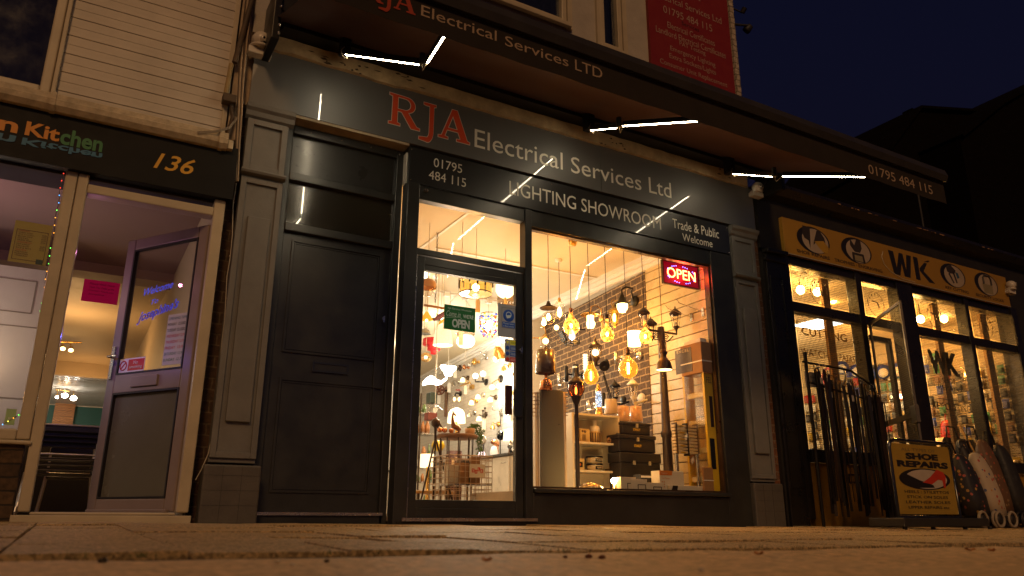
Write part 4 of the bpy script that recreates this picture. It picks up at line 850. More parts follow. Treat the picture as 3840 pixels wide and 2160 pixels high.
    B().box(6.46,11.2,5.5,5.6,-.1,2.8).box(6.40,6.46,.25,5.6,-.1,2.8).build('inner_wall', amb, s)
    B().box(6.3,11.2,.1,5.6,-.06,.0).build('inner_floor', M('wk_floor', (.1,.08,.06), .5), s)
    dkp = M('brown_reveal', (.30,.17,.06), .6)
    for x0, x1 in ((7.50,7.62),(9.68,9.80),(10.78,10.93)): B().box(x0,x1,.30,.34,.0,2.76).build('inner_post', dkp, s)
    for q in ((2975,1204,3042,1216,2976,1228),): pass
    for i, (pa, pb, pc) in enumerate((((2950,1198),(3042,1214),(2960,1228)), ((3128,1280),(3180,1256),(3196,1290)), ((3242,1248),(3335,1266),(3262,1288)))):
        a_, b_, c_ = PZ(*pa,2.74), PZ(*pb,2.74), PZ(*pc,2.74)
    for (cx, cy) in ((8.0,1.6),(8.75,2.2),(9.25,1.75),(9.3,3.6)):
        l = thing('ceiling_light', 'x', 'ceiling light', (cx,cy,2.7)); l['label'] = {8.0:'bright square ceiling panel at the left of the shoe shop',8.75:'bright square ceiling panel in the middle of the shoe shop',9.25:'bright square ceiling panel seen over the mesh gate',9.3:'bright square ceiling panel at the back of the shoe shop'}[cx]
        B().frame(Vector((cx-.3,cy-.3,2.735)), X_*.6, Y_*.6, Z_, .02, .025).build('frame', plain_white, l); B().box(cx-.28,cx+.28,cy-.28,cy+.28,2.738,2.75).build('diffuser', E('cool_panel', (.95,.95,.88), 7), l)
    bulbs = [(3002,1087,.45,'first'),(3065,1094,.5,'second'),(3125,1122,.9,'third'),(3452,1197,.4,'fourth'),(3540,1196,.6,'fifth'),(3580,1228,.9,'sixth')]
    for px, py, Y, k in bulbs:
        c = P(px,py,Y); t = thing('window_bulb', '%s bare warm bulb from the left in the top windows of the shoe shop' % k, 'light bulb', c, group='bare bulbs hanging in the shoe shop windows')
        B().tube([c+Z_*.05, Vector((c.x,c.y,2.76))], .006, 6).build('cord', cord_m, t); B().lathe(c, [(.018,.03),(.018,.07),(.001,.072)], 10).build('socket', brass, t)
        B().ball(c, .050, 14, 10, sz=1.1).build('bulb', E('orange_bulb', (1,.62,.2), 40), t); lamp(c+Vector((0,.07,-.08)), 12, (1,.46,.08), .03, t)
    lamp((9.2,3.0,2.1), 120, (1,.68,.30), .1, s); lamp((9.9,1.3,2.2), 105, (1,.44,.08), .1, s); lamp((7.5,1.5,2.2), 42, (1,.58,.20), .1, s)
wk()
def wk_goods():
    rr = random.Random(21)
    cols = [('blue',(.03,.06,.35)),('white',(.6,.58,.5)),('red',(.45,.02,.02)),('black',(.02,.02,.02)),('yellow',(.5,.33,.03)),('green',(.03,.2,.08)),('brown',(.2,.1,.04))]
    protos = {}
    def packet(x, y, z, ci, first):
        nm, c = cols[ci]
        if ci not in protos:
            t = thing('hanging_packet', '%s packet among many hanging in rows on the shoe shop slatwall' % nm, 'packet', (x,y,z), group='packets hanging in rows on the shoe shop slatwall')
            B().box(x-.004,x+.004,y-.045,y+.045,z-.062,z+.062).build('backing_card', M('packet_'+nm, c, .3), t)
            B().box(x-.03,x-.004,y-.032,y+.032,z-.048,z+.026).build('blister', M('blister_'+nm, tuple(min(.8,q*.6+.10) for q in c), .12, coat=1), t, bev=.006)
            B().tube([(x-.10,y,z+.08),(x+.03,y,z+.08)], .003, 5).build('hook', chrome, t)
            protos[ci] = (t, Vector((x,y,z)))
        else:
            t, o = protos[ci]; dup(t, Vector((x,y,z))-o)
    for r_ in range(11):
        z = .74+.158*r_
        for k in range(27):
            y = .30+.150*k
            if rr.random() < .07: continue
            if r_ > 8 and (y > 3.4 or y < 1.0): continue
            packet(11.05-.02*(k % 2), y+rr.uniform(-.01,.01), z+rr.uniform(-.012,.012), rr.choice([0,1,1,2,3,3,3,4,5,6,6,3]), 0)
    # blue and white bags high on the wall
    for i, (px, py) in enumerate(((3215,1392),(3262,1405),(3315,1395),(3366,1390),(3160,1380))):
        q = PX(px,py,11.0); t = thing('dog_collar_pack', 'blue and white round pack, number %d from the left, high in the shoe shop' % (i+1), 'packet', q); t['label'] = ['round blue and white pack high on the wall behind the gate post','second blue and white pack from the door glass edge','third blue and white pack seen through the gate mesh','rightmost blue and white pack seen through the gate mesh','blue and white pack seen in the left shoe shop window'][i]
        B().lathe(q, [(.001,0),(.10,.01),(.115,.03),(.001,.04)], 20, ax=Vector((-1,-.3,0))).build('disc', M('pack_blue', (.02,.05,.30), .3, coat=.5), t)
        B().lathe(q+Vector((-.03,-.01,-.02)), [(.001,0),(.075,.01),(.075,.02),(.001,.03)], 16, ax=Vector((-1,-.3,0))).build('label_patch', M('pack_white', (.65,.63,.6), .3), t)
    # helmets / round things in the left bay
    for i, (px, py, c, lab) in enumerate(((3105,1415,(.4,.02,.02),'red coiled lead hanging in the left window'),(3150,1410,(.03,.03,.03),'dark looped strap hanging in the left window of the shoe shop'),(3120,1440,(.05,.05,.06),'small black looped strap low in the left shoe shop window'))):
        q = PX(px,py,9.5); b = B(); b.tube([q+Vector((0,.09*math.cos(a),.13*math.sin(a))) for a in [k*.35 for k in range(19)]], .014, 6); t = b.build('looped_strap', M('strap_%d' % i, c, .4), None); tag(t, lab, 'strap')
    # red character-free bag shape and small counter goods
    t = thing('red_bag', 'red and white patterned bag low in the right hand shoe shop window', 'bag', P(3560,1620,.7))
    q = P(3560,1620,.7); B().lathe(q-Z_*.15, [(.10,0),(.12,.02),(.11,.12),(.09,.26),(.06,.30),(.001,.31)], 16, wob=.06).build('bag_body', M('red_bag', (.55,.03,.02), .35, var=.6, sc=30), t); B().tube([q+Vector((-.05,0,.14)),q+Vector((-.03,0,.24)),q+Vector((.03,0,.24)),q+Vector((.05,0,.14))], .008, 6).build('handle', M('red_bag_handle', (.3,.02,.02), .4), t)
    # key machine, dark with slanted plank
    a, c = P(3595,1590,.5), P(3665,1720,.3)
    t = thing('slanted_board', 'tan wooden board leaning low in the right shoe shop window', 'board', c); B().tube([a,c], .02, 4).build('plank', M('tan_plank', (.5,.3,.08), .5), t)
    a, c = P(3530,1745,.45), P(3650,1650,.45); t = thing('key_machine', 'dark key cutting machine standing behind the right shoe shop window', 'key cutting machine', a)
    B().prism([(a.x,a.z),(c.x+.1,a.z),(c.x+.1,a.z+.25),(c.x,c.z),(a.x+.15,c.z),(a.x,a.z+.2)], .45, .8).build('body', MATS['black_paint'], t); B().box(a.x+.02,a.x+.14,.38,.45,a.z+.02,a.z+.14).build('vise', chrome, t, bev=.01)
wk_goods()
def wk_front():
    # belt rack
    t = thing('belt_rack', 'dark rack crowded with hanging leather belts outside the shoe shop', 'belt rack', (6.75,-.32,-.08))
    B().tube([(6.32,-.30,-.09),(6.32,-.30,1.62)], .016).build('rack_post', blk_metal, t); B().tube([(7.42,-.22,-.09),(7.42,-.22,1.40)], .016).build('rack_post', blk_metal, t)
    B().tube([(6.28,-.30,1.52),(7.0,-.30,1.50),(7.46,-.24,1.36)], .012).build('rack_rail', blk_metal, t); B().tube([(6.28,-.36,1.30),(7.46,-.30,1.18)], .012).build('rack_rail', blk_metal, t)
    lt = [M('belt_black', (.012,.010,.010), .35), M('belt_brown', (.022,.011,.006), .45), M('belt_grey', (.014,.012,.011), .45)]
    rr = random.Random(9)
    for i in range(34):
        x = 6.36+.032*i+rr.uniform(-.01,.01); y = -.33+rr.uniform(-.10,.03); top = (1.44-.0065*i*1.1)+rr.uniform(-.05,.04); bot = rr.uniform(.02,.22); w = rr.uniform(.012,.020)
        sway = rr.uniform(-.02,.02); b = B(); a = rr.uniform(-.5,.5); dx, dy = math.cos(a)*w, math.sin(a)*w
        vs = []
        for k in range(7):
            q = k/6; z = top+(bot-top)*q; xx = x+sway*math.sin(q*3)+.02*q; vs += [(xx-dx,y-dy,z),(xx+dx,y+dy,z),(xx+dx,y+dy+.004,z),(xx-dx,y-dy+.004,z)]
        b.add(vs, [(4*k+j, 4*k+(j+1)%4, 4*k+4+(j+1)%4, 4*k+4+j) for k in range(6) for j in range(4)])
        o = B(); bel = thing('belt', 'dark leather belt hanging in the crowded rack outside the shoe shop', 'belt', (x,y,top), group='leather belts hanging in the rack')
        b.build('strap', rr.choice(lt), bel)
        B().frame(Vector((x-w-.006,y-.008,top+.0)), X_*(2*w+.012), Z_*.045, Y_, .005, .006).build('buckle', brass if rr.random() < .6 else chrome, bel)
        if i % 6 == 2: B().box(x-.012,x+.018,y-.02,y-.016,top-.16,top-.10).build('price_tag', M('grey_tag', (.35,.32,.28), .6), bel)
    a = P(3020,1430,-.3); t = thing('belt_sign', 'small pale handwritten price card above the belt rack', 'sign', a)
    f = B().box(a.x,a.x+.24,-.30,-.297,a.z-.05,a.z+.10).build('card_face', M('grey_card', (.26,.23,.19), .7), t); ftext('Belts', a.x+.08, a.x+.16, a.z+.04, a.z+.065, -.302, M('grey_ink',(.05,.04,.04),.7), f); ftext('£5.99 Each', a.x+.05, a.x+.19, a.z-.01, a.z+.02, -.302, MATS['grey_ink'], f)
    # A board
    Y = -.95
    tl, tr, bl, br = P(3335,1648,Y), P(3558,1665,Y), P(3365,1950,Y), P(3602,1957,Y)
    x0, x1, z0, z1 = (tl.x+bl.x)/2, (tr.x+br.x)/2, .02, tl.z
    t = thing('pavement_sign', 'black framed yellow pavement board advertising shoe repairs with a red heeled shoe', 'pavement sign', (x0,Y,-.08))
    zf = G((x0+x1)/2,Y)
    def rr_path(x0, x1, z0, z1, r_, Y): return [Vector((x0,Y,z0)),Vector((x0,Y,z1-r_)),Vector((x0+r_*.3,Y,z1-r_*.3)),Vector((x0+r_,Y,z1)),Vector((x1-r_,Y,z1)),Vector((x1-r_*.3,Y,z1-r_*.3)),Vector((x1,Y,z1-r_)),Vector((x1,Y,z0)),Vector((x0,Y,z0))]
    B().tube(rr_path(x0,x1,z0,z1,.07,Y), .018, 8).build('frame', M('gloss_black', (.012,.012,.012), .2, coat=.6), t)
    B().tube([(x0,Y,zf+.1),(x0,Y,z0)], .018).tube([(x1,Y,zf+.1),(x1,Y,z0)], .018).build('leg', MATS['gloss_black'], t)
    base = B().box(x0-.22,x1+.12,Y-.20,Y+.15,zf+.025,zf+.10).build('base', M('rubber_base', (.02,.018,.016), .5), t, bev=.01)
    for xx in (x0-.15, x0+.25, x1-.2, x1+.2): B().tube([(xx,Y-.15,zf),(xx,Y-.15,zf+.03)], .02).build('foot', MATS['rubber_base'], base)
    ye = M('board_yellow', (.33,.21,.03), .4, var=.08); xa, xb, za, zb = x0+.025, x1-.022, z0+.03, z1-.03; w = xb-xa; h = zb-za
    f = B().box(xa,xb,Y-.004,Y+.004,za,zb).build('poster_board', ye, t); y = Y-.006
    ink = MATS['sign_ink']; gy = M('faded_ink', (.16,.12,.05), .5)
    ftext('ALL TYPES OF', xa+w*.16, xa+w*.74, za+h*.90, za+h*.945, y, gy, f); ftext('SHOE', xa+w*.22, xa+w*.78, za+h*.78, za+h*.875, y, ink, f, bold=.06); ftext('REPAIRS', xa+w*.06, xa+w*.94, za+h*.665, za+h*.76, y, ink, f, bold=.06)
    n = 28; cx, cz = xa+w*.5, za+h*.50
    o = B().add([(cx+w*.44*math.cos(6.2832*k/n), y, cz+h*.155*math.sin(6.2832*k/n)) for k in range(n)], [tuple(range(n))]).build('oval', ink, f)
    B().add([(cx+w*.02+w*.36*math.cos(6.2832*k/n), y-.001, cz+h*.140*math.sin(6.2832*k/n)) for k in range(n)], [tuple(range(n))]).build('oval_field', M('oval_pale', (.42,.36,.30), .5), o)
    B().add([(cx+w*a_, y-.003, cz+h*c_) for a_, c_ in ((-.06,-.05),(.08,.03),(.22,.15),(.33,.11),(.36,.05),(.33,-.12),(.30,-.12),(.29,-.01),(.22,.0),(.10,-.07))], [tuple(range(10))]).build('shoe_picture', M('shoe_red', (.45,.03,.01), .5), o)
    B().add([(cx+w*a_, y-.002, cz+h*c_) for a_, c_ in ((-.42,.02),(-.30,.06),(-.10,-.02),(.12,-.08),(.14,-.12),(-.2,-.13),(-.38,-.07))], [tuple(range(7))]).build('shoe_picture', ink, o)
    for i, r_ in enumerate(('HEELS : STILETTOS','STICK ON SOLES','LEATHER SOLES','UPPER REPAIRS etc')): ftext(r_, xa+w*(.12+.03*(i % 2)), xa+w*(.88-.03*(i % 2)), za+h*(.295-.073*i), za+h*(.335-.073*i), y, ink, f, bold=.01)
    # shopping trolleys
    pr = [('dark flowered shopping trolley bag nearest the pavement sign', 3690, 1940, 1660, (.015,.014,.02), [(.4,.22,.04),(.35,.08,.06)], -.40, 1),
          ('pale flowered shopping trolley bag with a rounded top', 3752, 1943, 1655, (.42,.34,.25), [(.35,.04,.03),(.06,.08,.2),(.4,.2,.06)], -.42, 1),
          ('tall dark flowered shopping trolley standing behind the others', 3700, 1900, 1600, (.02,.015,.015), [(.35,.2,.05),(.3,.25,.1)], -.2, 0),
          ('brown flowered shopping trolley with a chrome handle', 3775, 1900, 1600, (.12,.06,.03), [(.35,.08,.04),(.3,.2,.1)], -.18, 0),
          ('plain black shopping trolley at the right edge', 3838, 1900, 1620, (.015,.014,.014), [(.03,.03,.03)], -.22, 0)]
    for i, (lab, px, py, top, c, spots, Y, wh) in enumerate(pr):
        p = P(px, py, Y); zf = G(p.x, Y); zt = P(px-10, top, Y).z; t = thing('shopping_trolley', lab, 'shopping trolley', (p.x,Y,zf), group='shopping trolleys outside the shoe shop')
        mm = bpy.data.materials.new('flowered_cloth'); mm.use_nodes = True; n = mm.node_tree; L = n.links.new; bs = n.nodes['Principled BSDF']; tc = n.nodes.new('ShaderNodeTexCoord'); v = n.nodes.new('ShaderNodeTexVoronoi'); v.inputs['Scale'].default_value = 22; v.inputs['Randomness'].default_value = 1
        L(tc.outputs['Object'], v.inputs['Vector']); rp = n.nodes.new('ShaderNodeValToRGB'); rp.color_ramp.interpolation = 'CONSTANT'; els = rp.color_ramp.elements; els[0].position = 0; els[0].color = (*c,1); els[1].position = .62; els[1].color = (*spots[0],1)
        for k, sp in enumerate(spots[1:]): e = els.new(.74+.1*k); e.color = (*sp,1)
        L(v.outputs['Color'], rp.inputs[0]); th = n.nodes.new('ShaderNodeMath'); th.operation = 'LESS_THAN'; th.inputs[1].default_value = .36; L(v.outputs['Distance'], th.inputs[0]); mx = n.nodes.new('ShaderNodeMix'); mx.data_type = 'RGBA'; mx.inputs[6].default_value = (*c,1); L(th.outputs[0], mx.inputs[0]); L(rp.outputs[0], mx.inputs[7]); L(mx.outputs[2], bs.inputs['Base Color']); bs.inputs['Roughness'].default_value = .6
        MATS['flowered_%d' % i] = mm
        h = zt-zf; x = p.x; lean = -.05
        hgt = h*.86
        b = B(); lay = [(.0,.15,.10),(.3,.155,.11),(.7,.13,.09),(.88,.11,.06),(.97,.075,.035),(1.0,.03,.015)]; vs = []; k8 = 12
        for (q, rx, ry) in lay:
            for k in range(k8):
                a = 6.2832*k/k8; vs.append((x-.02+lean*q*1.6+rx*(abs(math.cos(a))**.6)*(1 if math.cos(a) > 0 else -1), Y+.05+q*.06+ry*(abs(math.sin(a))**.6)*(1 if math.sin(a) > 0 else -1), zf+.13+q*(hgt-.13)))
        b.add(vs, [(j*k8+k, j*k8+(k+1) % k8, (j+1)*k8+(k+1) % k8, (j+1)*k8+k) for j in range(len(lay)-1) for k in range(k8)]+[tuple(range(k8))[::-1], tuple(range((len(lay)-1)*k8, len(lay)*k8))], True)
        b.build('bag', mm, t)
        for s_ in (-1, 1): pass
        B().tube([(x-.13,Y+.17,zf+.1),(x-.13+lean*1.3,Y+.22,zf+h*.9),(x-.10+lean*1.4,Y+.22,zf+h),(x+.05+lean*1.4,Y+.22,zf+h),(x+.09+lean*1.3,Y+.22,zf+h*.9),(x+.11,Y+.17,zf+.1)], .011).build('handle', M('trolley_tube', (.05,.045,.04), .3, metal=.8), t)
        for s_ in (-1, 1):
            wc = Vector((x+.125*s_, Y-.06, zf+.095)); wl = B(); ring = [wc+Vector((.078*math.cos(k*.3307),0,.078*math.sin(k*.3307))) for k in range(20)]; wl.tube(ring, .016, 8)
            w_ = wl.build('wheel', M('tyre_pale', (.28,.23,.17), .6) if wh else black_matt, t); B().lathe(wc, [(.001,-.01),(.05,-.008),(.05,.008),(.001,.01)], 16, ax=Y_).build('hub', black_matt, w_)
        B().box(x-.15,x+.15,Y-.06,Y+.18,zf+.10,zf+.13).build('base_plate', black_matt, t)
wk_front()
# ---------------------------------------------------------------- dark houses behind on the right
def houses():
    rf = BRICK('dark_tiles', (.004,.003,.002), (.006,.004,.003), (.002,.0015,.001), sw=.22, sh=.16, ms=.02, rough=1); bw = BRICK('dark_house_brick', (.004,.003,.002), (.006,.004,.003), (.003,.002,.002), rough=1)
    def house(nm, lab, pts, Y, D_, ridge=None):
        ps = [P(px,py,Y) for px,py in pts]; zb = -.3
        x0, x1 = min(p.x for p in ps), max(p.x for p in ps); t = thing(nm, lab, 'house', ((x0+x1)/2,Y,zb))
        poly = [(ps[0].x,zb)]+[(p.x,p.z) for p in ps]+[(ps[-1].x,zb)]
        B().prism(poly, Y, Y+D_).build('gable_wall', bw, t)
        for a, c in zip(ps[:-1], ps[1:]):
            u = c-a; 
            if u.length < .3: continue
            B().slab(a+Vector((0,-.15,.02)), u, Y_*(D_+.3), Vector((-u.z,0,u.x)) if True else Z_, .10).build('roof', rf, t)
        return t, ps
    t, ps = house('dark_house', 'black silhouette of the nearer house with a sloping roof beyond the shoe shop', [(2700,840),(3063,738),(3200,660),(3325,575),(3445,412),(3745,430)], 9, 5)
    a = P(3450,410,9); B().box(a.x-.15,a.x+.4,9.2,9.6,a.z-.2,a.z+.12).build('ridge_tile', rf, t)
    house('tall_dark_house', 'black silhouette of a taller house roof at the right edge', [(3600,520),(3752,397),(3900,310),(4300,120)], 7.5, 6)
    t = thing('street_pole', 'thin dark pole standing behind the end of the awning', 'pole', P(3450,980,3.7)); a, c = P(3470,900,3.9), P(3435,720,3.9); B().tube([Vector((a.x,3.9,-.2)), Vector((a.x,3.9,c.z))], .03).build('pole', black_matt, t)
houses()

# ================================================================ THINGS IN THE LIGHTING SHOP
def mpp(p): return (Vector(p)-Vector((0,-CD,0))).dot(FW)/F         # metres that one photograph pixel covers at p
CEIL = 2.885
amber_crinkle = GL('amber_crinkled_glass', (1,.66,.26), 1.2, glow=(1,.50,.08), gs=1.2, crinkle=26)
gold_glass = GL('gold_glass', (1,.70,.25), 1.6, glow=(1,.50,.05), gs=.35)
smoke_amber = GL('smoky_amber_glass', (.75,.38,.18), 1.6)
lit_white = E('lit_glass_white', (1,.66,.28), 7); lit_warm = E('lit_glass_warm', (1,.66,.28), 6)
shade_m = M('lit_cream_shade', (.7,.6,.42), .7, var=.12, sc=20, emit=(1,.80,.50), es=1.6)
FIL = E('filament', (1,.62,.22), 60)
def cord(t, p, top=CEIL, r=.0035): return B().tube([p, Vector((p.x+.004,p.y,(p.z+top)/2)), Vector((p.x,p.y,top))], r, 6).build('cord', cord_m, t)
def rose(t, p): return B().lathe(Vector((p.x,p.y,CEIL)), [(.001,-.03),(.04,-.025),(.045,0)], 14).build('ceiling_rose', plain_white, t)
def tagcard(t, p, s=1.0, m_=None):
    b = B(); w, h = .018*s, .06*s
    b.prism([(p.x-w,p.z-h),(p.x+w,p.z-h),(p.x+w,p.z+h*.4),(p.x+w*.4,p.z+h*.65),(p.x-w*.4,p.z+h*.65),(p.x-w,p.z+h*.4)], p.y-.002, p.y+.001); o = b.build('price_tag', m_ or paper, t)
    B().tube([p+Z_*h*.6, p+Z_*h*1.3], .001*s+.0008, 4).build('tag_string', paper, o); return o

def window_pendants():
    Y = .34; g = 'pendant lamps hanging in a row inside the display window'
    def base(lab, px, py, y=Y): c = P(px,py,y); return thing('pendant_lamp', lab, 'pendant lamp', c, g), c, mpp(c)
    # 1 barn pendant
    t, c, k = base('small dark barn shade pendant over a clear globe, leftmost in the display window', 2057, 1192)
    zt = P(2057,1110,Y).z; zs = P(2057,1150,Y).z
    cord(t, Vector((c.x,Y,zs+.045))); B().lathe(Vector((c.x,Y,zs)), [(.001,.052*1),(.014,.05),(.016,.03),(.022,.028),(.024,.014),(.045,.006),(33*k,-.012),(33*k,-.018),(.04,-.004),(.001,-.002)], 28).build('shade', bronze, t)
    B().ball(c, 25*k, 22, 14).build('glass_globe', clear_glass, t); B().ball(c+Z_*.008, .015, 10, 8, sz=2.2).build('filament', FIL, t); lamp(c, 4.6, (1,.45,.065), .03, t)
    def crinkle(lab, px, py, r_, neck, col, sock):
        t, c, k = base(lab, px, py); r = r_*k; zt = P(px,neck,Y).z
        prof = [(.001,-r*1.02),(r*.45,-r*.93),(r*.82,-r*.6),(r,-.05*r),(r*.93,r*.38),(r*.62,r*.85),(r*.33,r*1.22),(.017,r*1.7),(.016,zt-c.z)]
        B().lathe(c, prof, 22, wob=.035, wn=6).build('crinkled_globe', amber_crinkle, t)
        B().lathe(Vector((c.x,Y,zt)), [(.017,-.02),(.019,.0),(.019,.028),(.010,.034),(.001,.036)], 14).build('socket', sock, t)
        B().ball(c+Z_*r*.1, .013, 10, 8, sz=1.8).build('filament', FIL, t); cord(t, Vector((c.x,Y,zt+.034))); lamp(c, 4.6, (1,.45,.065), .03, t)
    crinkle('crinkled amber globe pendant with a copper neck, second along the display window', 2142, 1225, 31, 1168, 0, copper)
    crinkle('crinkled amber globe pendant with a bronze socket in the middle of the display window', 2277, 1256, 26, 1190, 0, bronze)
    crinkle('crinkled amber globe pendant with a white socket near the lamp post', 2420, 1264, 26, 1196, 0, plain_white)
    # 3 pear, 5 big globe
    t, c, k = base('pear shaped gold glass pendant hanging lowest in the display window', 2216, 1412); r = 30*k; zt = P(2208,1352,Y).z
    B().lathe(c, [(.001,-r*1.03),(r*.5,-r*.93),(r*.88,-r*.5),(r,0),(r*.86,r*.55),(r*.5,r*1.25),(.02,r*1.9)], 24).build('glass_bulb', gold_glass, t)
    B().lathe(Vector((c.x,Y,zt)), [(.02,-.03),(.02,0),(.016,.01),(.018,.03),(.008,.04),(.001,.042)], 14).build('socket', bronze, t)
    B().tube([c-Z_*r*.5, c+Z_*r*.6], .008, 8).build('filament', FIL, t); cord(t, Vector((c.x,Y,zt+.03))); lamp(c, 4.6, (1,.45,.065), .03, t)
    t, c, k = base('large round gold glass globe pendant with a ribbed bronze socket', 2356, 1382); r = 37*k; zt = P(2352,1322,Y).z
    B().lathe(c, [(.001,-r)]+[(r*math.sin(a), -r*math.cos(a)) for a in [i*.26 for i in range(1,11)]]+[(.022,r*1.15),(.022,r*1.35)], 26).build('glass_bulb', gold_glass, t)
    B().lathe(Vector((c.x,Y,zt)), [(.022,-.02),(.026,0),(.019,.008),(.024,.02),(.018,.03),(.021,.045),(.008,.052),(.001,.054)], 16).build('socket', bronze, t)
    for q in (-.008,.008): B().tube([c+Vector((q,0,-r*.55)), c+Vector((q,0,r*.6))], .0055, 8).build('filament', FIL, t)
    cord(t, Vector((c.x,Y,zt+.05))); lamp(c, 4.6, (1,.45,.065), .03, t)
    # 7 dark bell
    t, c, k = base('dark metal bell pendant glowing underneath, in front of the lamp post', 2491, 1388, .24); r = 31*k
    B().lathe(c, [(r,0),(r*.98,.02),(r*.85,.07),(r*.5,.115),(.03,.125),(.03,.15),(.045,.17),(.03,.19),(.02,.21),(.001,.215)], 26).build('bell_shade', bronze, t)
    B().tube([c+Vector((-.035,0,.20)),c+Vector((-.04,0,.27)),c+Vector((0,0,.31)),c+Vector((.04,0,.27)),c+Vector((.035,0,.20))], .006, 6).build('yoke', bronze, t)
    B().lathe(c, [(.001,.012),(r*.93,.01),(r*.93,.004),(.001,-.006)], 24).build('glowing_diffuser', lit_white, t); cord(t, c+Z_*.31); lamp(c-Z_*.05, 2.0, (1,.45,.065), .03, t)
    t = thing('pendant_lamp', 'clear glass bell pendant with a glowing bulb behind the barn shade pendant', 'pendant lamp', P(2098,1165,1.6), g); c = P(2098,1170,1.6); k = mpp(c)
    B().lathe(c, [(27*k,-26*k),(22*k,-18*k),(20*k,0),(21*k,25*k),(12*k,40*k),(.012,46*k)], 22).build('glass_bell', clear_glass, t)
    B().lathe(c, [(.001,-22*k),(7*k,-12*k),(8*k,0),(5*k,14*k),(.001,20*k)], 14).build('bulb', E('soft_bulb', (1,.80,.42), 14), t); B().lathe(c, [(.012,40*k),(.02,46*k),(.012,56*k),(.001,57*k)], 12).build('socket', brass, t); cord(t, c+Z_*55*k); rose(t, c); lamp(c, 3.9, (1,.45,.065), .05, t)
    B().box(3.28,5.45,.30,.345,CEIL-.03,CEIL-.002).build('pendant_rail', plain_white, None); r_ = bpy.data.objects['pendant_rail']; tag(r_, 'white ceiling rail carrying the window pendants', 'ceiling rail')
window_pendants()

def lantern(t, c, w, h, mat, glow, bottom_open=True, sides=6, glassm=None, par=None):
    """roofed lantern, c = middle of the cage, w = half width, h = cage height"""
    P6 = [(math.cos(6.2832*i/sides+.3), math.sin(6.2832*i/sides+.3)) for i in range(sides)]
    B().lathe(c+Z_*h*.5, [(w*1.35,0),(w*1.38,h*.06),(w*.95,h*.22),(w*.45,h*.42),(w*.12,h*.5),(w*.16,h*.58),(w*.10,h*.64),(.001,h*.70)], sides, ax=Z_).build('lantern_roof', mat, t)
    f = B()
    for a, b in P6: f.tube([c+Vector((a*w,b*w,h*.5)), c+Vector((a*w*.62,b*w*.62,-h*.5))], w*.07, 4)
    for rr_, z in ((w,h*.47),(w*.62,-h*.5)): f.tube([c+Vector((a*rr_,b*rr_,z)) for a, b in P6+P6[:1]], w*.07, 4)
    f.build('cage', mat, t)
    B().lathe(c-Z_*h*.5, [(w*.64,0),(w*.66,-h*.06),(w*.3,-h*.2),(w*.2,-h*.3),(.001,-h*.31)], 10).build('lantern_base', mat, t)
    B().lathe(c, [(w*.58,-h*.48),(w*.95,h*.47)], sides).build('lantern_glass', glassm or clear_glass, t)
    if glow: B().lathe(c, [(.001,-h*.35),(w*.3,-h*.25),(w*.34,h*.1),(w*.18,h*.35),(.001,h*.38)], 12).build('bulb', glow, t)
    else: B().lathe(c-Z_*h*.45, [(w*.22,0),(w*.22,h*.3),(.001,h*.31)], 10).build('candle_tube', plain_white, t)

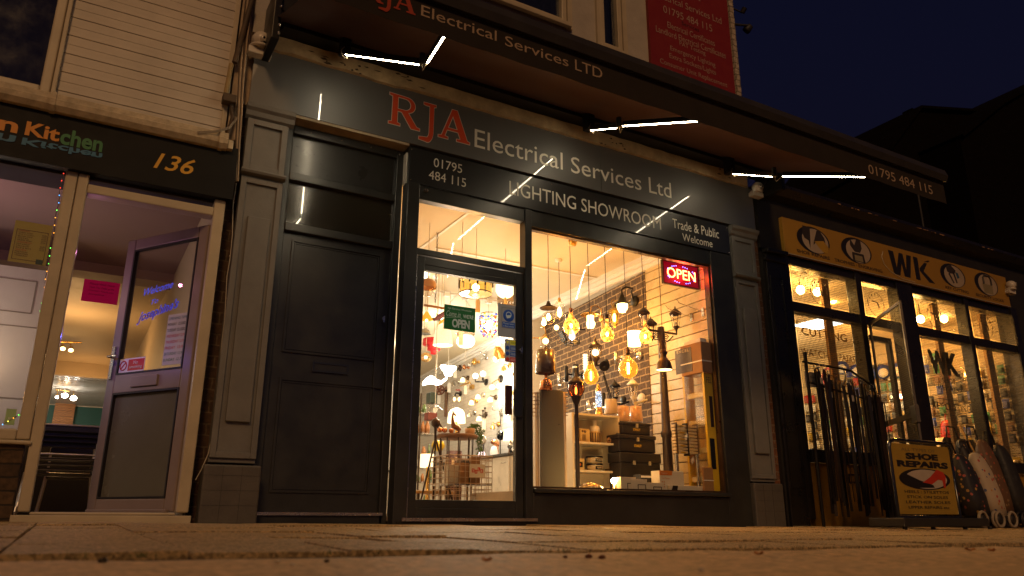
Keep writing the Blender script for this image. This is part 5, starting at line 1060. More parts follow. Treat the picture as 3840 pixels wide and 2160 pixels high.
def wall_lamps():
    g = 'wall lamps on the brick pattern wall'
    def th(lab, px, py, out, cat='wall lamp', nm='wall_lamp'): c = PW(px,py,out); return thing(nm, lab, cat, c, g), c, mpp(c)
    def plate(t, q, r, m_): return B().lathe(Vector((wx(q.y)-.01,q.y,q.z)), [(.001,.03),(r*.8,.028),(r,.01),(r,0)], 18, ax=-X_).build('wall_plate', m_, t)
    # swan neck
    t, c, k = th('black swan neck wall lantern with a glowing glass, high on the brick wall', 2334, 1155, .32)
    q = PW(2384,1130,0); plate(t, q, 22*k, blk_metal)
    top = c+Z_*22*k
    rim = Vector((c.x,c.y,c.z)); B().lathe(c, [(31*k,14*k),(29*k,17*k),(18*k,26*k),(9*k,46*k),(5*k,58*k),(.001,60*k)], 22).build('shade', blk_metal, t)
    B().tube([c+Z_*58*k, c+Vector((.0,0,72*k)), c+Vector((.06,0,86*k)), c+Vector((.15,-.005,84*k)), Vector((wx(q.y)-.06,q.y,q.z+40*k)), Vector((wx(q.y)-.03,q.y,q.z-8*k))], .010, 8).build('swan_neck', blk_metal, t)
    B().lathe(c, [(.001,-20*k),(13*k,-16*k),(20*k,0),(21*k,14*k)], 20).build('glowing_glass', lit_white, t); lamp(c-Z_*.12, 3.9, (1,.45,.065), .04, t)
    # brass disc lamp
    t, c, k = th('brass wall lamp with a flat disc over a glowing glass cylinder', 2214, 1205, .25)
    q = PW(2260,1195,0); plate(t, q, 14*k, brass); B().lathe(c, [(36*k,24*k),(37*k,27*k),(14*k,33*k),(8*k,36*k),(.001,37*k)], 26).build('disc_shade', brass, t)
    B().lathe(c, [(.001,-26*k),(13*k,-25*k),(13*k,22*k)], 16).build('glowing_glass', lit_white, t); B().tube([c+Z_*36*k, c+Vector((.02,0,58*k)), c+Vector((.08,0,66*k)), c+Vector((.17,0,55*k)), Vector((wx(q.y)-.03,q.y,q.z))], .008).build('arm', brass, t)
    B().ball(c+Vector((-.04,-.06,-.05)), 17*k, 14, 10).build('glowing_bulb', lit_warm, t); lamp(c-Z_*.15, 3.3, (1,.45,.065), .04, t); tagcard(t, PW(2259,1220,.16), 1.0)
    # yellow lantern
    t, c, k = th('brass framed box lantern with a scroll hook, glowing yellow', 2304, 1192, .22); lantern(t, c, 19*k, 46*k, M('old_brass', (.45,.30,.08), .35, metal=.8), E('yellow_bulb', (1,.70,.25), 14), glassm=GL('yellow_glass', (1,.86,.45), 1))
    b = B(); b.tube([c+Vector((-13*k*math.cos(a)*1, 0, 56*k+14*k*math.sin(a))) for a in [i*.5-1.2 for i in range(11)]], .006, 6); b.build('scroll_hook', MATS['old_brass'], t); lamp(c-Z_*.12, 2.6, (1,.45,.065), .04, t)
    B().tube([c+Z_*55*k, Vector((wx(c.y)-.02,c.y,c.z+40*k))], .008).build('arm', MATS['old_brass'], t)
    # candle sconce, jar lamp
    t, c, k = th('candle sconce with a flame bulb at the left edge of the display window', 2040, 1208, .2); B().lathe(c, [(.001,-14*k),(8*k,-9*k),(8*k,2*k),(4*k,12*k),(.001,18*k)], 12).build('flame_bulb', E('soft_bulb',(1,.8,.42),14), t)
    B().lathe(c-Z_*16*k, [(5*k,0),(12*k,-2*k),(12*k,-4*k),(.001,-6*k)], 14).build('cup', brass, t); B().tube([c-Z_*20*k, c+Vector((.03,0,-40*k)), c+Vector((-.05,0,-62*k)), c+Vector((-.15,.1,-60*k))], .008).build('arm', brass, t)
    t, c, k = th('glowing clear glass jar lamp above the dark drum shade', 2046, 1283, .2); B().lathe(c, [(21*k,-22*k),(21*k,18*k),(18*k,20*k)], 20).build('glass_jar', clear_glass, t); B().ball(c+Z_*4*k, 12*k, 14, 10).build('bulb', lit_white, t); B().lathe(c+Z_*19*k, [(8*k,0),(6*k,12*k),(.001,13*k)], 12).build('cap', brass, t); lamp(c-Z_*.1, 3.3, (1,.45,.065), .04, t)
    # tilted spot with a plate
    t, c, k = th('tilted black wall spotlight with a small glowing bulb', 2087, 1228, .2); B().ball(c, 10*k, 12, 8).build('bulb', lit_white, t)
    b = B(); b.slab(PW(2092,1248,.12), PW(2106,1240,.12)-PW(2092,1248,.12), PW(2108,1285,.12)-PW(2092,1248,.12), X_, .03); b.build('wall_plate', blk_metal, t)
    f = B()
    for u_, v_ in ((2066,1200),(2084,1198)): f.tube([PW(u_,v_,.2), PW(u_+14,v_+38,.2)], .004, 4)
    f.tube([PW(2066,1200,.2), PW(2084,1198,.2)], .004, 4); f.build('cage', blk_metal, t)
    # square wire lantern
    t, c, k = th('black open wire lantern of tapering square shape below the amber globe', 2145, 1262, .22)
    f = B(); cs = [(-1,-1),(1,-1),(1,1),(-1,1)]
    for a_, b_ in cs: f.tube([c+Vector((a_*13*k,b_*13*k,30*k)), c+Vector((a_*21*k,b_*21*k,-30*k))], .006, 4)
    for s_, z in ((13,30),(21,-30),(20,-22)): f.tube([c+Vector((a_*s_*k,b_*s_*k,z*k)) for a_, b_ in cs+cs[:1]], .006, 4)
    f.build('cage', blk_metal, t); B().lathe(c+Z_*6*k, [(.001,-20*k),(10*k,-12*k),(10*k,8*k),(5*k,20*k),(.001,22*k)], 14).build('bulb', E('cool_bulb', (1,.95,.85), 16), t); lamp(c+Vector((.05,-.05,-.02)), 3.3, (1,.45,.065), .04, t); B().tube([c+Z_*30*k, Vector((wx(c.y)-.02,c.y,c.z+34*k))], .01).build('arm', blk_metal, t)
    # round coach lantern
    t, c, k = th('dark coach wall lantern with a round glowing glass and pointed finial', 2233, 1322, .22)
    B().lathe(c, [(26*k,20*k),(25*k,24*k),(16*k,32*k),(11*k,36*k),(6*k,42*k),(5*k,50*k),(2*k,56*k),(.001,60*k)], 18).build('lantern_roof', bronze, t)
    B().lathe(c, [(13*k,-20*k),(20*k,-12*k),(24*k,2*k),(22*k,16*k),(18*k,22*k)], 20).build('lantern_glass', clear_glass, t); f = B()
    for i in range(6):
        a = i*1.047; f.tube([c+Vector((math.cos(a)*r_*k,math.sin(a)*r_*k,z*k)) for r_, z in ((15,-20),(22,-10),(25,2),(24,18))], .004, 4)
    f.build('cage', bronze, t); B().lathe(c-Z_*20*k, [(16*k,2*k),(17*k,-3*k),(8*k,-14*k),(5*k,-30*k),(.001,-32*k)], 14).build('lantern_base', bronze, t); B().ball(c, 13*k, 14, 10).build('bulb', lit_white, t); lamp(c+Vector((-.10,-.12,0)), 3.3, (1,.45,.065), .04, t)
    B().tube([c-Z_*48*k, Vector((wx(c.y)-.02,c.y,c.z-44*k))], .012).build('arm', bronze, t)
    # black tilting spot
    t, c, k = th('black cone spotlight tilted sideways on the brick wall', 2262, 1368, .12); B().lathe(c, [(.001,-.06),(.035,-.055),(.045,.0),(.065,.06),(.060,.065),(.001,.03)], 18, ax=Vector((-.3,-.8,-.4))).build('spot_head', blk_metal, t); plate(t, PW(2276,1362,0), .05, blk_metal)
    # steel tubes
    for lab, px, py, w, h, m_, lit in (('brushed steel up and down wall light beside the large gold globe',2311,1342,8,24,chrome,0),('slim black cylinder wall light low on the brick wall',2124,1403,7,29,blk_metal,0),('thick black bollard light with a steel band low on the brick wall',2159,1405,12,38,blk_metal,0),('slim steel cylinder wall light glowing underneath',2098,1421,7,22,chrome,1),('steel cylinder wall light glowing under the shelf lamp',2208,1518,9,16,chrome,1),('dark cylinder wall light beside the glitter lamp',2264,1500,7,26,blk_metal,1)):
        t, c, k = th(lab, px, py, .12); B().lathe(c, [(.001,-h*k),(w*k,-h*k),(w*k,h*k),(.001,h*k)], 18).build('cylinder', m_, t); plate(t, Vector((0,c.y,c.z)), .04, m_); B().tube([c, Vector((wx(c.y)-.03,c.y,c.z))], .012).build('arm', m_, t)
        if lit: B().lathe(c-Z_*h*k, [(w*.85*k,-.001),(w*.85*k,-.006),(.001,-.007)], 14).build('glowing_lens', lit_white, t); lamp(c-Z_*(h*k+.05), 1.6, (1,.8,.5), .02, t)
        if w == 12: B().lathe(c+Z_*h*.62*k, [(w*k*1.02,0),(w*k*1.02,h*.2*k)], 18).build('steel_band', chrome, t)
    # white cylinder on steel bracket
    t, c, k = th('steel bracket wall lamp with a very bright white glass cylinder', 2378, 1272, .28); B().lathe(c, [(.001,-27*k),(24*k,-26*k),(24*k,26*k),(28*k,28*k),(.001,29*k)], 22).build('glowing_glass', lit_white, t)
    B().lathe(c-Z_*28*k, [(.001,-16*k),(15*k,-14*k),(23*k,-8*k),(24*k,0)], 20).build('glass_cup', clear_glass, t); q = PW(2402,1333,0); plate(t, q, 17*k, chrome); B().tube([c-Z_*40*k, c-Z_*62*k, Vector((wx(q.y)-.03,q.y,q.z))], .008).tube([c-Z_*48*k+X_*.03, Vector((wx(q.y)-.03,q.y,q.z+.03))], .007).build('arm', chrome, t); lamp(c-Vector((.16,.05,0)), 4.6, (1,.45,.065), .05, t)
    # black and white wall lanterns
    bb = PW(2340,1503,0)
    t, c, k = th('black outdoor wall lantern low on the brick wall', 2307, 1470, .22); lantern(t, c, 17*k, 40*k, blk_metal, None); plate(t, PW(2342,1500,0), 16*k, blk_metal); B().tube([c-Z_*30*k, c-Z_*44*k, c+Vector((.08,0,-44*k)), Vector((wx(c.y)-.03,c.y-.0,c.z-32*k))], .011).build('arm', blk_metal, t)
    t, c, k = th('white outdoor wall lantern low on the brick wall', 2374, 1466, .22); lantern(t, c, 18*k, 44*k, plain_white, None); plate(t, PW(2410,1494,0), 20*k, plain_white); B().tube([c-Z_*32*k, c-Z_*46*k, c+Vector((.08,0,-40*k)), Vector((wx(c.y)-.03,c.y-.0,c.z-28*k))], .012).build('arm', plain_white, t); tagcard(t, PW(2384,1520,.2), 1.1)
    # fluted glass tube
    t, c, k = th('stacked glass ring wall lamp beside the pear pendant', 2195, 1355, .15); b = B()
    for i in range(7): b.lathe(c+Z_*(i*9-30)*k, [(8*k,-3*k),(10*k,0),(8*k,3*k)], 14)
    b.build('glass_rings', shade_m, t); plate(t, Vector((0,c.y,c.z)), .05, brass)
wall_lamps()

def lamp_post():
    Y = .50; c = P(2478,1240,Y); k = mpp(c); x = c.x
    t = thing('lamp_post', 'tall dark garden lamp post with three lanterns on scrolled arms', 'lamp post', (x,Y,.225))
    cast = M('cast_bronze', (.045,.03,.02), .45, metal=.4, var=.2)
    zt = c.z+14*k
    B().lathe(Vector((x,Y,.225)), [(.09,0),(.085,.05),(.055,.09),(.05,.16),(.062,.18),(.05,.20),(.045,.55),(.055,.56),(.058,.60),(.045,.62),(.040,.95),(.034,1.25),(.036,zt-.40-.225),(.04,zt-.38-.225),(.036,zt-.2-.225),(.042,zt-.1-.225),(.034,zt-.225),(.001,zt-.22)], 18).build('post', cast, t)
    for px, py, nm in ((2411,1180,0),(2467,1212,1),(2530,1182,2)):
        q = P(px+4,py+20,Y); d = Vector((q.x,Y+(.12 if nm == 1 else 0),q.z)); lantern(t, d, 19*k, 48*k, cast, None, sides=6)
        if nm != 1: B().tube([Vector((x,Y,c.z-4*k)), Vector((d.x,Y,c.z-4*k)), Vector((d.x,Y,d.z-30*k))], .012, 8).build('arm', cast, t)
    for s_ in (-1, 1):
        b = B(); pts = []
        for i in range(22):
            a = i*.45; r_ = (13-i*.5)*k; pts.append(Vector((x+s_*(24*k+r_*math.cos(a)), Y, c.z-22*k+r_*math.sin(a)*.9)))
        b.tube(pts, .005, 5); b.tube([Vector((x+s_*12*k,Y,c.z-34*k)),Vector((x+s_*30*k,Y,c.z-38*k)),Vector((x+s_*46*k,Y,c.z-26*k)),Vector((x+s_*58*k,Y,c.z-14*k))], .006, 5); b.build('scroll', cast, t)
    # amber globe garden lantern on a slim post
    Y = .36; c = P(2160,1462,Y); k = mpp(c); t = thing('lamp_post', 'slim garden lamp post with an amber glass globe lantern beside the shelves', 'lamp post', (c.x,Y,.225))
    B().lathe(Vector((c.x,Y,.225)), [(.06,0),(.05,.02),(.021,.05),(.019,c.z-.225-66*k),(.019,c.z-.225-54*k),(.028,c.z-.225-50*k),(.04,c.z-.225-38*k),(.045,c.z-.225-30*k),(28*k*.8,c.z-.225-24*k),(.001,c.z-.225-22*k)], 14).build('post', cast, t)
    B().lathe(c, [(19*k,-24*k),(27*k,-10*k),(31*k,4*k),(28*k,20*k),(24*k,26*k)], 24).build('lantern_globe', smoke_amber, t)
    B().lathe(c, [(31*k,24*k),(30*k,29*k),(20*k,38*k),(12*k,46*k),(6*k,52*k),(5*k,64*k),(.001,68*k)], 20).build('lantern_roof', cast, t)
    f = B()
    for i in range(6):
        a = i*1.047+.3; f.tube([c+Vector((math.cos(a)*r_*k,math.sin(a)*r_*k,z*k)) for r_, z in ((20,-24),(28,-10),(32,4),(29,24))], .0045, 4)
    f.build('cage', cast, t); B().lathe(c, [(.001,-18*k),(4*k,-14*k),(5*k,-4*k),(3*k,10*k),(.001,12*k)], 10).build('bulb', E('dim_bulb', (1,.5,.15), 6), t)
lamp_post()

def window_floor_goods():
    zf = .226
    def bx_(nm, lab, cat, px0, px1, py0, py1, Y, dep, mat, group=None, floor=None, bev=.003):
        a = P(px0,py1,Y); c = P(px1,py0,Y); zb = a.z if floor is None else floor
        t = thing(nm, lab, cat, ((a.x+c.x)/2,Y,zb), group); o = B().box(a.x,c.x,Y,Y+dep,zb,c.z).build('body', mat, t, bev=bev); return t, o, a.x, c.x, zb, c.z
    # grey board
    t = thing('leaning_board', 'plain grey board standing at the left of the display window', 'board', P(2070,1825,.5)); a, c = P(2032,1820,.5), P(2112,1465,.5)
    B().box(a.x,c.x,.5,.53,zf,c.z).build('panel', M('grey_laminate', (.16,.155,.12), .6, var=.04), t); b = B()
    for px in (2094,2098): b.ball(P(px,1592,.499), .004, 6, 4)
    b.build('screw_hole', black_matt, t)
    for s_, px, lab in ((-1,2020,'finned beige cable duct standing left of the grey board'),(1,2124,'finned beige cable duct standing right of the grey board')):
        t = thing('cable_duct', lab, 'cable duct', P(px,1820,.52)); a = P(px,1820,.52); zt = P(px,1470,.52).z; B().box(a.x-.008,a.x+.008,.52,.56,zf,zt).build('duct', M('duct_beige', (.55,.42,.28), .5), t); b = B(); z = zt-.22
        while z < zt: b.box(a.x-.03,a.x+.03,.515,.565,z,z+.006); z += .035
        b.build('fin', MATS['duct_beige'], t)
    # drum shade on stand
    Y = .48; t = thing('table_lamp', 'large dark drum shade lamp wrapped in film at the left of the display window', 'table lamp', P(2046,1465,Y)); c = P(2046,1357,Y); k = mpp(c)
    B().lathe(c, [(37*k,-44*k),(38*k,-43*k),(36*k,43*k),(35*k,43*k),(36*k,-42*k)], 32).build('drum_shade', M('brown_satin', (.10,.055,.03), .28, coat=1, croug=.05, var=.3), t); B().lathe(c-Z_*44*k, [(.012,0),(.015,-20*k),(.05,-30*k),(.06,-62*k),(.001,-63*k)], 16).build('lamp_base', copper, t)
    B().lathe(c+Z_*43*k, [(.01,0),(.02,8*k),(.001,16*k)], 10).build('finial', bronze, t)
    # shelf unit
    Yf = .92; a = P(2150,1828,Yf); c = P(2322,1556,Yf); x0, x1 = a.x, c.x; zt = (P(2150,1546,Yf).z+P(2320,1560,Yf).z)/2; k = mpp(a)
    t = thing('display_shelf', 'white open shelf unit with three tiers in the display window', 'shelf unit', ((x0+x1)/2,Yf,zf)); wm = M('white_melamine', (.72,.66,.52), .4, var=.02)
    z1 = (P(2150,1655,Yf).z+P(2320,1662,Yf).z)/2; z2 = (P(2150,1761,Yf).z+P(2320,1767,Yf).z)/2
    B().box(x0,x0+.02,Yf,Yf+.3,zf,zt-.0).build('side_panel', wm, t); B().box(x1-.02,x1,Yf,Yf+.3,zf,zt).build('side_panel', wm, t); B().box(x0+.02,x1-.02,Yf+.28,Yf+.3,zf,zt-.02).build('back_panel', wm, t)
    for z in (zt, z1, z2): B().box(x0+.021,x1-.021,Yf+.002,Yf+.278,z-.02,z).build('shelf', wm, t)
    def item(nm, lab, cat, px, half, z, h, mat, round_=False, y=Yf+.06, d=.12):
        cx = P(px,1700,y).x; t = thing(nm, lab, cat, (cx,y,z)); w = half*k
        if round_: o = B().lathe(Vector((cx,y+w,z)), [(.001,0),(w*.92,0),(w,h*.9),(w,h),(.001,h)], 22).build('body', mat, t)
        else: o = B().box(cx-w,cx+w,y,y+d,z,z+h).build('body', mat, t, bev=.002)
        return t, o, cx, w
    yel = M('cream_carton', (.62,.47,.20), .6, var=.04)
    t, o, cx, w = item('carton','cream printed lamp carton on the top tier of the white shelf','box',2196,23,z1,.135*1.0,yel); ink = M('carton_ink', (.12,.07,.03), .6)
    b = B(); 
    for i in range(5): b.box(cx-w*.6,cx+w*.1,Yf+.057,Yf+.06,z1+.02+.012*i,z1+.027+.012*i)
    b.build('print', ink, o); B().lathe(Vector((cx-w*.5,Yf+.058,z1+.11)), [(.001,0),(.012,0),(.012,.003)], 14, ax=Y_).build('print', ink, o); B().lathe(Vector((cx-w*.0,Yf+.058,z1+.108)), [(.001,0),(.015,0),(.015,.003)], 14, ax=Y_).build('print', ink, o)
    item('carton','second cream carton behind the lamp post on the top tier of the white shelf','box',2160,10,z1,.14,yel)
    t, o, cx, w = item('corn_bulb','large ribbed cylindrical bulb standing on the top tier of the white shelf','light bulb',2244,20,z1,.12,M('bulb_yellow', (.60,.45,.20), .4),True); b = B()
    for i in range(12): a_ = i*.5236; b.box(cx+w*1.01*math.cos(a_)-.004,cx+w*1.01*math.cos(a_)+.004,Yf+.06+w+w*1.01*math.sin(a_)-.004,Yf+.06+w+w*1.01*math.sin(a_)+.004,z1+.005,z1+.105)
    b.build('cooling_rib', ink, o); B().lathe(Vector((cx,Yf+.06+w,z1+.12)), [(w,0),(w*.95,.05),(w*.4,.06),(w*.4,.11),(.001,.11)], 18).build('cap', plain_white, o)
    t = thing('cable_roll', 'small brown tape roll on the top tier of the white shelf', 'roll', P(2284,1650,Yf+.05)); q = P(2284,1645,Yf+.05); B().tube([Vector((q.x+.022*math.cos(a),Yf+.05,z1+.032+.022*math.sin(a))) for a in [i*.35 for i in range(19)]], .010, 8).build('roll_body', M('roll_brown', (.30,.17,.07), .6), t)
    for i, (z, lab) in enumerate(((z2,'lower tub of wall plugs with a black label on the middle tier'),(z2+.075,'upper tub of wall plugs stacked on the other tub'))):
        t, o, cx, w = item('plastic_tub', lab, 'tub', 2246, 32, z, .055, M('tub_clear', (.55,.45,.28), .3, coat=.5), True, y=Yf+.02); B().lathe(Vector((cx,Yf+.02+w,z+.055)), [(w*1.04,0),(w*1.06,.006),(w*1.03,.016),(.001,.017)], 22).build('lid', MATS['gloss_black'], t)
        lb = B(); n = 8
        lb.add([(cx+w*1.01*math.sin(q), Yf+.02+w-w*1.01*math.cos(q), zz) for zz in (z+.012,z+.044) for q in [-.5+i2*.17 for i2 in range(n)]], [(i2,i2+1,n+i2+1,n+i2) for i2 in range(n-1)]); o2 = lb.build('label_band', black_m, o); ftext('MEGABUCKET', cx-w*.35, cx+w*.6, z+.022, z+.038, Yf+.02-.004, M('cream_print', (.7,.6,.4), .5), o)
    t, o, cx, w = item('gadget_box','cream box with a black gadget picture on the middle tier','box',2176,18,z2,.115,yel); B().box(cx-w*.7,cx+w*.5,Yf+.056,Yf+.06,z2+.03,z2+.08).build('print', MATS['black_panel'], o); B().lathe(Vector((cx-.003,Yf+.0555,z2+.055)), [(.001,0),(.012,0),(.012,.003)], 14, ax=Y_).build('print', M('orange_print',(.6,.18,.02),.5), o)
    t, o, cx, w = item('small_torch','small black and cream gadget at the right of the middle tier','gadget',2300,9,z2,.03,M('checker_dark', (.10,.08,.05), .4, var=.6, sc=80))
    # glitter lamp on top of the shelf
    c = P(2246,1548,Yf+.1); x = c.x; t = thing('glitter_lamp', 'rocket shaped glitter lamp with gold base and tip on the white shelf', 'novelty lamp', (x,Yf+.1,zt)); k2 = mpp(c)
    B().lathe(Vector((x,Yf+.1,zt)), [(.001,0),(16*k2,0),(15*k2,4*k2),(10*k2,24*k2),(13*k2,32*k2),(.001,33*k2)], 20).build('gold_base', brass, t); B().lathe(Vector((x,Yf+.1,zt)), [(11*k2,32*k2),(12*k2,60*k2),(10*k2,92*k2)], 20).build('glass_body', GL('pale_blue_glass', (.75,.85,.95), 1.4, glow=(.5,.7,1), gs=.5, crinkle=60), t); B().lathe(Vector((x,Yf+.1,zt)), [(10*k2,92*k2),(9*k2,104*k2),(4*k2,118*k2),(.001,121*k2)], 18).build('gold_tip', brass, t)
    # wrapped shades beside it
    for i, (px, lab) in enumerate(((2338,'orange lampshade wrapped in film on the top toolbox, left one'),(2386,'orange lampshade wrapped in film beside the white wall lantern'),(2292,'pale lampshade wrapped in film behind the glitter lamp'))):
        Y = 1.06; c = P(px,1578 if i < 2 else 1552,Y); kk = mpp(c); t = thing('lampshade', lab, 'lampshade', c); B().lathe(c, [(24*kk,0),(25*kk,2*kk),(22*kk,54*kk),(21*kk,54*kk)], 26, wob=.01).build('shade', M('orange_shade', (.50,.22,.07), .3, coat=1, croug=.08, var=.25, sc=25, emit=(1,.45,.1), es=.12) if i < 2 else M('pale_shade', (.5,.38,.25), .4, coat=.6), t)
    # toolboxes
    tb = M('toolbox_black', (.022,.020,.018), .38, var=.15); yt = M('toolbox_print', (.9,.6,.05), .5, var=.02)
    for i, (x0p, x1p, y0p, y1p, lab, lat) in enumerate(((2334,2442,1584,1629,'smallest black toolbox on top of the stack with yellow lettering',1),(2322,2461,1630,1696,'middle black toolbox of the stack with yellow lettering',1),(2328,2479,1698,1796,'largest black toolbox at the bottom of the stack',2))):
        Y = .86-.04*i; a = P(x0p,y1p,Y); c = P(x1p,y0p,Y); z0, zt2 = (P((x0p+x1p)/2,y1p,Y).z, P((x0p+x1p)/2,y0p,Y).z)
        if i == 2: z0 = zf+.03
        t = thing('toolbox', lab, 'toolbox', ((a.x+c.x)/2,Y,z0), group='black toolboxes stacked in the display window'); zl = z0+(zt2-z0)*.74
        f = B().box(a.x+.01,c.x-.01,Y+.01,Y+.2,z0,zl).build('body', tb, t, bev=.008); B().box(a.x,c.x,Y,Y+.21,zl+.001,zt2-.002).build('lid', tb, t, bev=.010)
        B().tube([(a.x+.05,Y+.1,zt2),(a.x+.05,Y+.1,zt2+.012),(c.x-.05,Y+.1,zt2+.012),(c.x-.05,Y+.1,zt2)], .006).build('handle', tb, t)
        xm = (a.x+c.x)/2
        for xx in ((xm,) if lat == 1 else (xm-.09, xm+.11)): B().box(xx-.014,xx+.014,Y-.008,Y+.01,zl-.022,zl+.018).build('latch', M('latch_grey', (.55,.52,.42), .3, metal=.4), t, bev=.002)
        ftext('STANLEY', xm-.045, xm+.05, z0+(zl-z0)*.40, z0+(zl-z0)*.40+.026, Y+.0075, yt, f, bold=.03)
        B().frame(Vector((a.x+.03,Y+.011,z0+.01)), X_*(c.x-a.x-.06), Z_*((zl-z0)*.85), -Y_, .006, .004).build('rib', tb, f)
    # yellow ladder with box on top, standing against the slatted wall (its wide face looks left)
    Yf = .115; q = P(2645,1500,Yf); xl = q.x; y1 = PX(2563,1500,xl).y; zt = P(2645,1390,Yf).z
    t = thing('step_ladder', 'yellow step ladder wrapped in film leaning by the slatted wall', 'ladder', (xl,Yf,zf)); yl = M('ladder_yellow', (.62,.42,.02), .35, var=.08)
    for y0 in (Yf, y1-.03): B().box(xl,xl+.13,y0,y0+.03,zf+.02,zt).build('stile', yl, t, bev=.004)
    for k_ in range(6): z = zf+.12+k_*.27; B().box(xl+.02,xl+.10,Yf+.031,y1-.031,z,z+.05).build('tread', plain_white, t, bev=.004)
    B().box(xl-.004,xl-.001,Yf+.03,y1-.03,zf+.3,zt-.02).build('film_wrap', GL('wrap_film', (.93,.88,.72), 1.1, rough=.25), t); ftext('FEL', xl+.03, xl+.10, zt-.12, zt-.06, Yf-.002, ink, t)
    B().box(xl+.05,xl+.09,Yf-.004,Yf,zt-.55,zt-.25).build('steel_hinge', bronze, t); B().box(xl+.02,xl+.08,Yf-.003,Yf,zt-.95,zt-.66).build('warning_sticker', black_m, t)
    xb = P(2632,1350,Yf-.02).x; yb = PX(2553,1350,xb).y; z0, z1_ = P(2632,1394,Yf-.02).z, P(2632,1280,Yf-.02).z
    t = thing('cardboard_box', 'brown cardboard box with a lamp picture strapped on top of the yellow ladder', 'box', (xb,Yf,z0)); f = B().box(xb,xb+.25,Yf-.02,yb,z0,z1_).build('carton', card, t, bev=.006)
    B().box(xb-.003,xb,Yf+.12,Yf+.36,z0+.03,z1_-.03).build('picture_label', M('dark_label', (.06,.045,.035), .4, var=.5, sc=25), f); text('EXCEL', (xb-.005,Yf+.33,z1_-.07), (0,-.18,0), (0,0,.03), M('cream_print',(.7,.6,.4),.5), f)
    b = B(); b.box(xb-.004,xb+.252,Yf-.024,yb+.002,z0+.11,z0+.122); b.build('strap', plain_white, f)
    a = P(2640,1838,.10); t = thing('cardboard_box', 'tall brown cardboard box at the foot of the yellow ladder', 'box', (a.x,.24,zf)); f = B().box(a.x+.0,a.x+.125,.095,.115-.003,zf,P(2640,1752,.1).z).build('carton', card, t, bev=.003); B().box(a.x-.002,a.x+.127,.092,.094,zf+.12,zf+.128).build('strap', plain_white, f)
    # telescopic ladder
    Y = .26; a, c = P(2530,1830,Y), P(2632,1580,Y); x0, x1 = P(2536,1700,Y).x, P(2628,1700,Y).x; t = thing('telescopic_ladder', 'folded telescopic ladder wrapped in clear film', 'ladder', ((x0+x1)/2,Y,zf))
    z0, z1_ = P(2560,1700,Y).z, P(2560,1590,Y).z; n = 9
    for i in range(n): z = z0+(z1_-z0)*i/n; B().box(x0,x1,Y,Y+.05,z,z+(z1_-z0)/n*.72).build('rung', M('alu_rung', (.72,.62,.45), .4), t, bev=.003); 
    for xx in (x0+.02, x1-.03): B().tube([(xx,Y+.02,zf),(xx,Y+.02,z0)], .018, 12).build('leg', chrome, t)
    for xx in (x0+.012, x1-.035): B().box(xx,xx+.016,Y-.004,Y+.06,z0-.01,z1_+.01).build('side_cap', M('cap_brown', (.12,.07,.03), .4), t)
    B().box((x0+x1)/2-.008,(x0+x1)/2+.008,Y-.006,Y+.06,z0-.02,z1_+.012).build('strap', black_m, t)
    for i in range(0, n, 2): z = z0+(z1_-z0)*i/n; B().box(x0+.06,x0+.12,Y-.002,Y,z+.002,z+.016).build('orange_sticker', MATS['ladder_yellow'], t)
    rr = random.Random(6); b = B(); nx, nz = 12, 14; vs = [(x0-.03+(x1-x0+.06)*i/nx, Y-.03+rr.uniform(-.012,.012), zf+.1+(z1_-zf-.06)*j/nz) for j in range(nz+1) for i in range(nx+1)]
    b.add(vs, [(j*(nx+1)+i,j*(nx+1)+i+1,(j+1)*(nx+1)+i+1,(j+1)*(nx+1)+i) for j in range(nz) for i in range(nx)]); b.build('film_wrap', GL('wrap_film',(.93,.88,.72),2.2,rough=.12), t)
    # small boxes along the sill
    w_ = white_card
    t, o, x0, x1, zb, zt = bx_('heater_box','white and orange fan heater box at the front of the display window','box',2476,2563,1768,1838,.17,.12,w_,floor=zf)
    B().prism([(x0,zt),(x1*.35+x0*.65+.05,zt),(x1*.4+x0*.6+.03,zt-.04),(x0,zt-.04)], .1665, .1695).build('orange_band', M('orange_print',(.6,.18,.02),.5), o); ftext('kingavon', x0+.02, x0+.09, zt-.03, zt-.015, .165, w_, o); ftext('Fan Heater', x0+.025, x0+.12, zt-.075, zt-.058, .1685, MATS['orange_print'], o); b = B()
    for i in range(2):
        for j in range(3): b.lathe((x0+.03+.022*i,.1690,zt-.10-.022*j), [(.001,0),(.006,0),(.006,.001)], 8, ax=Y_)
    b.build('icon', MATS['orange_print'], o); B().add([(x0+.11+.035*math.cos(a),.168,zb+.02+.03*math.sin(a)) for a in [i*.35 for i in range(10)]], [tuple(range(10))]).build('picture', MATS['sign_ink'], o)
    t, o, x0, x1, zb, zt = bx_('light_box','long black boxed batten light with an orange corner','box',2402,2474,1781,1812,.30,.1,MATS['sign_ink'],floor=zf+.0); B().box(x0+.01,x1-.05,.2965,.3,zt-.03,zt-.012).build('tube_picture', plain_white, o)
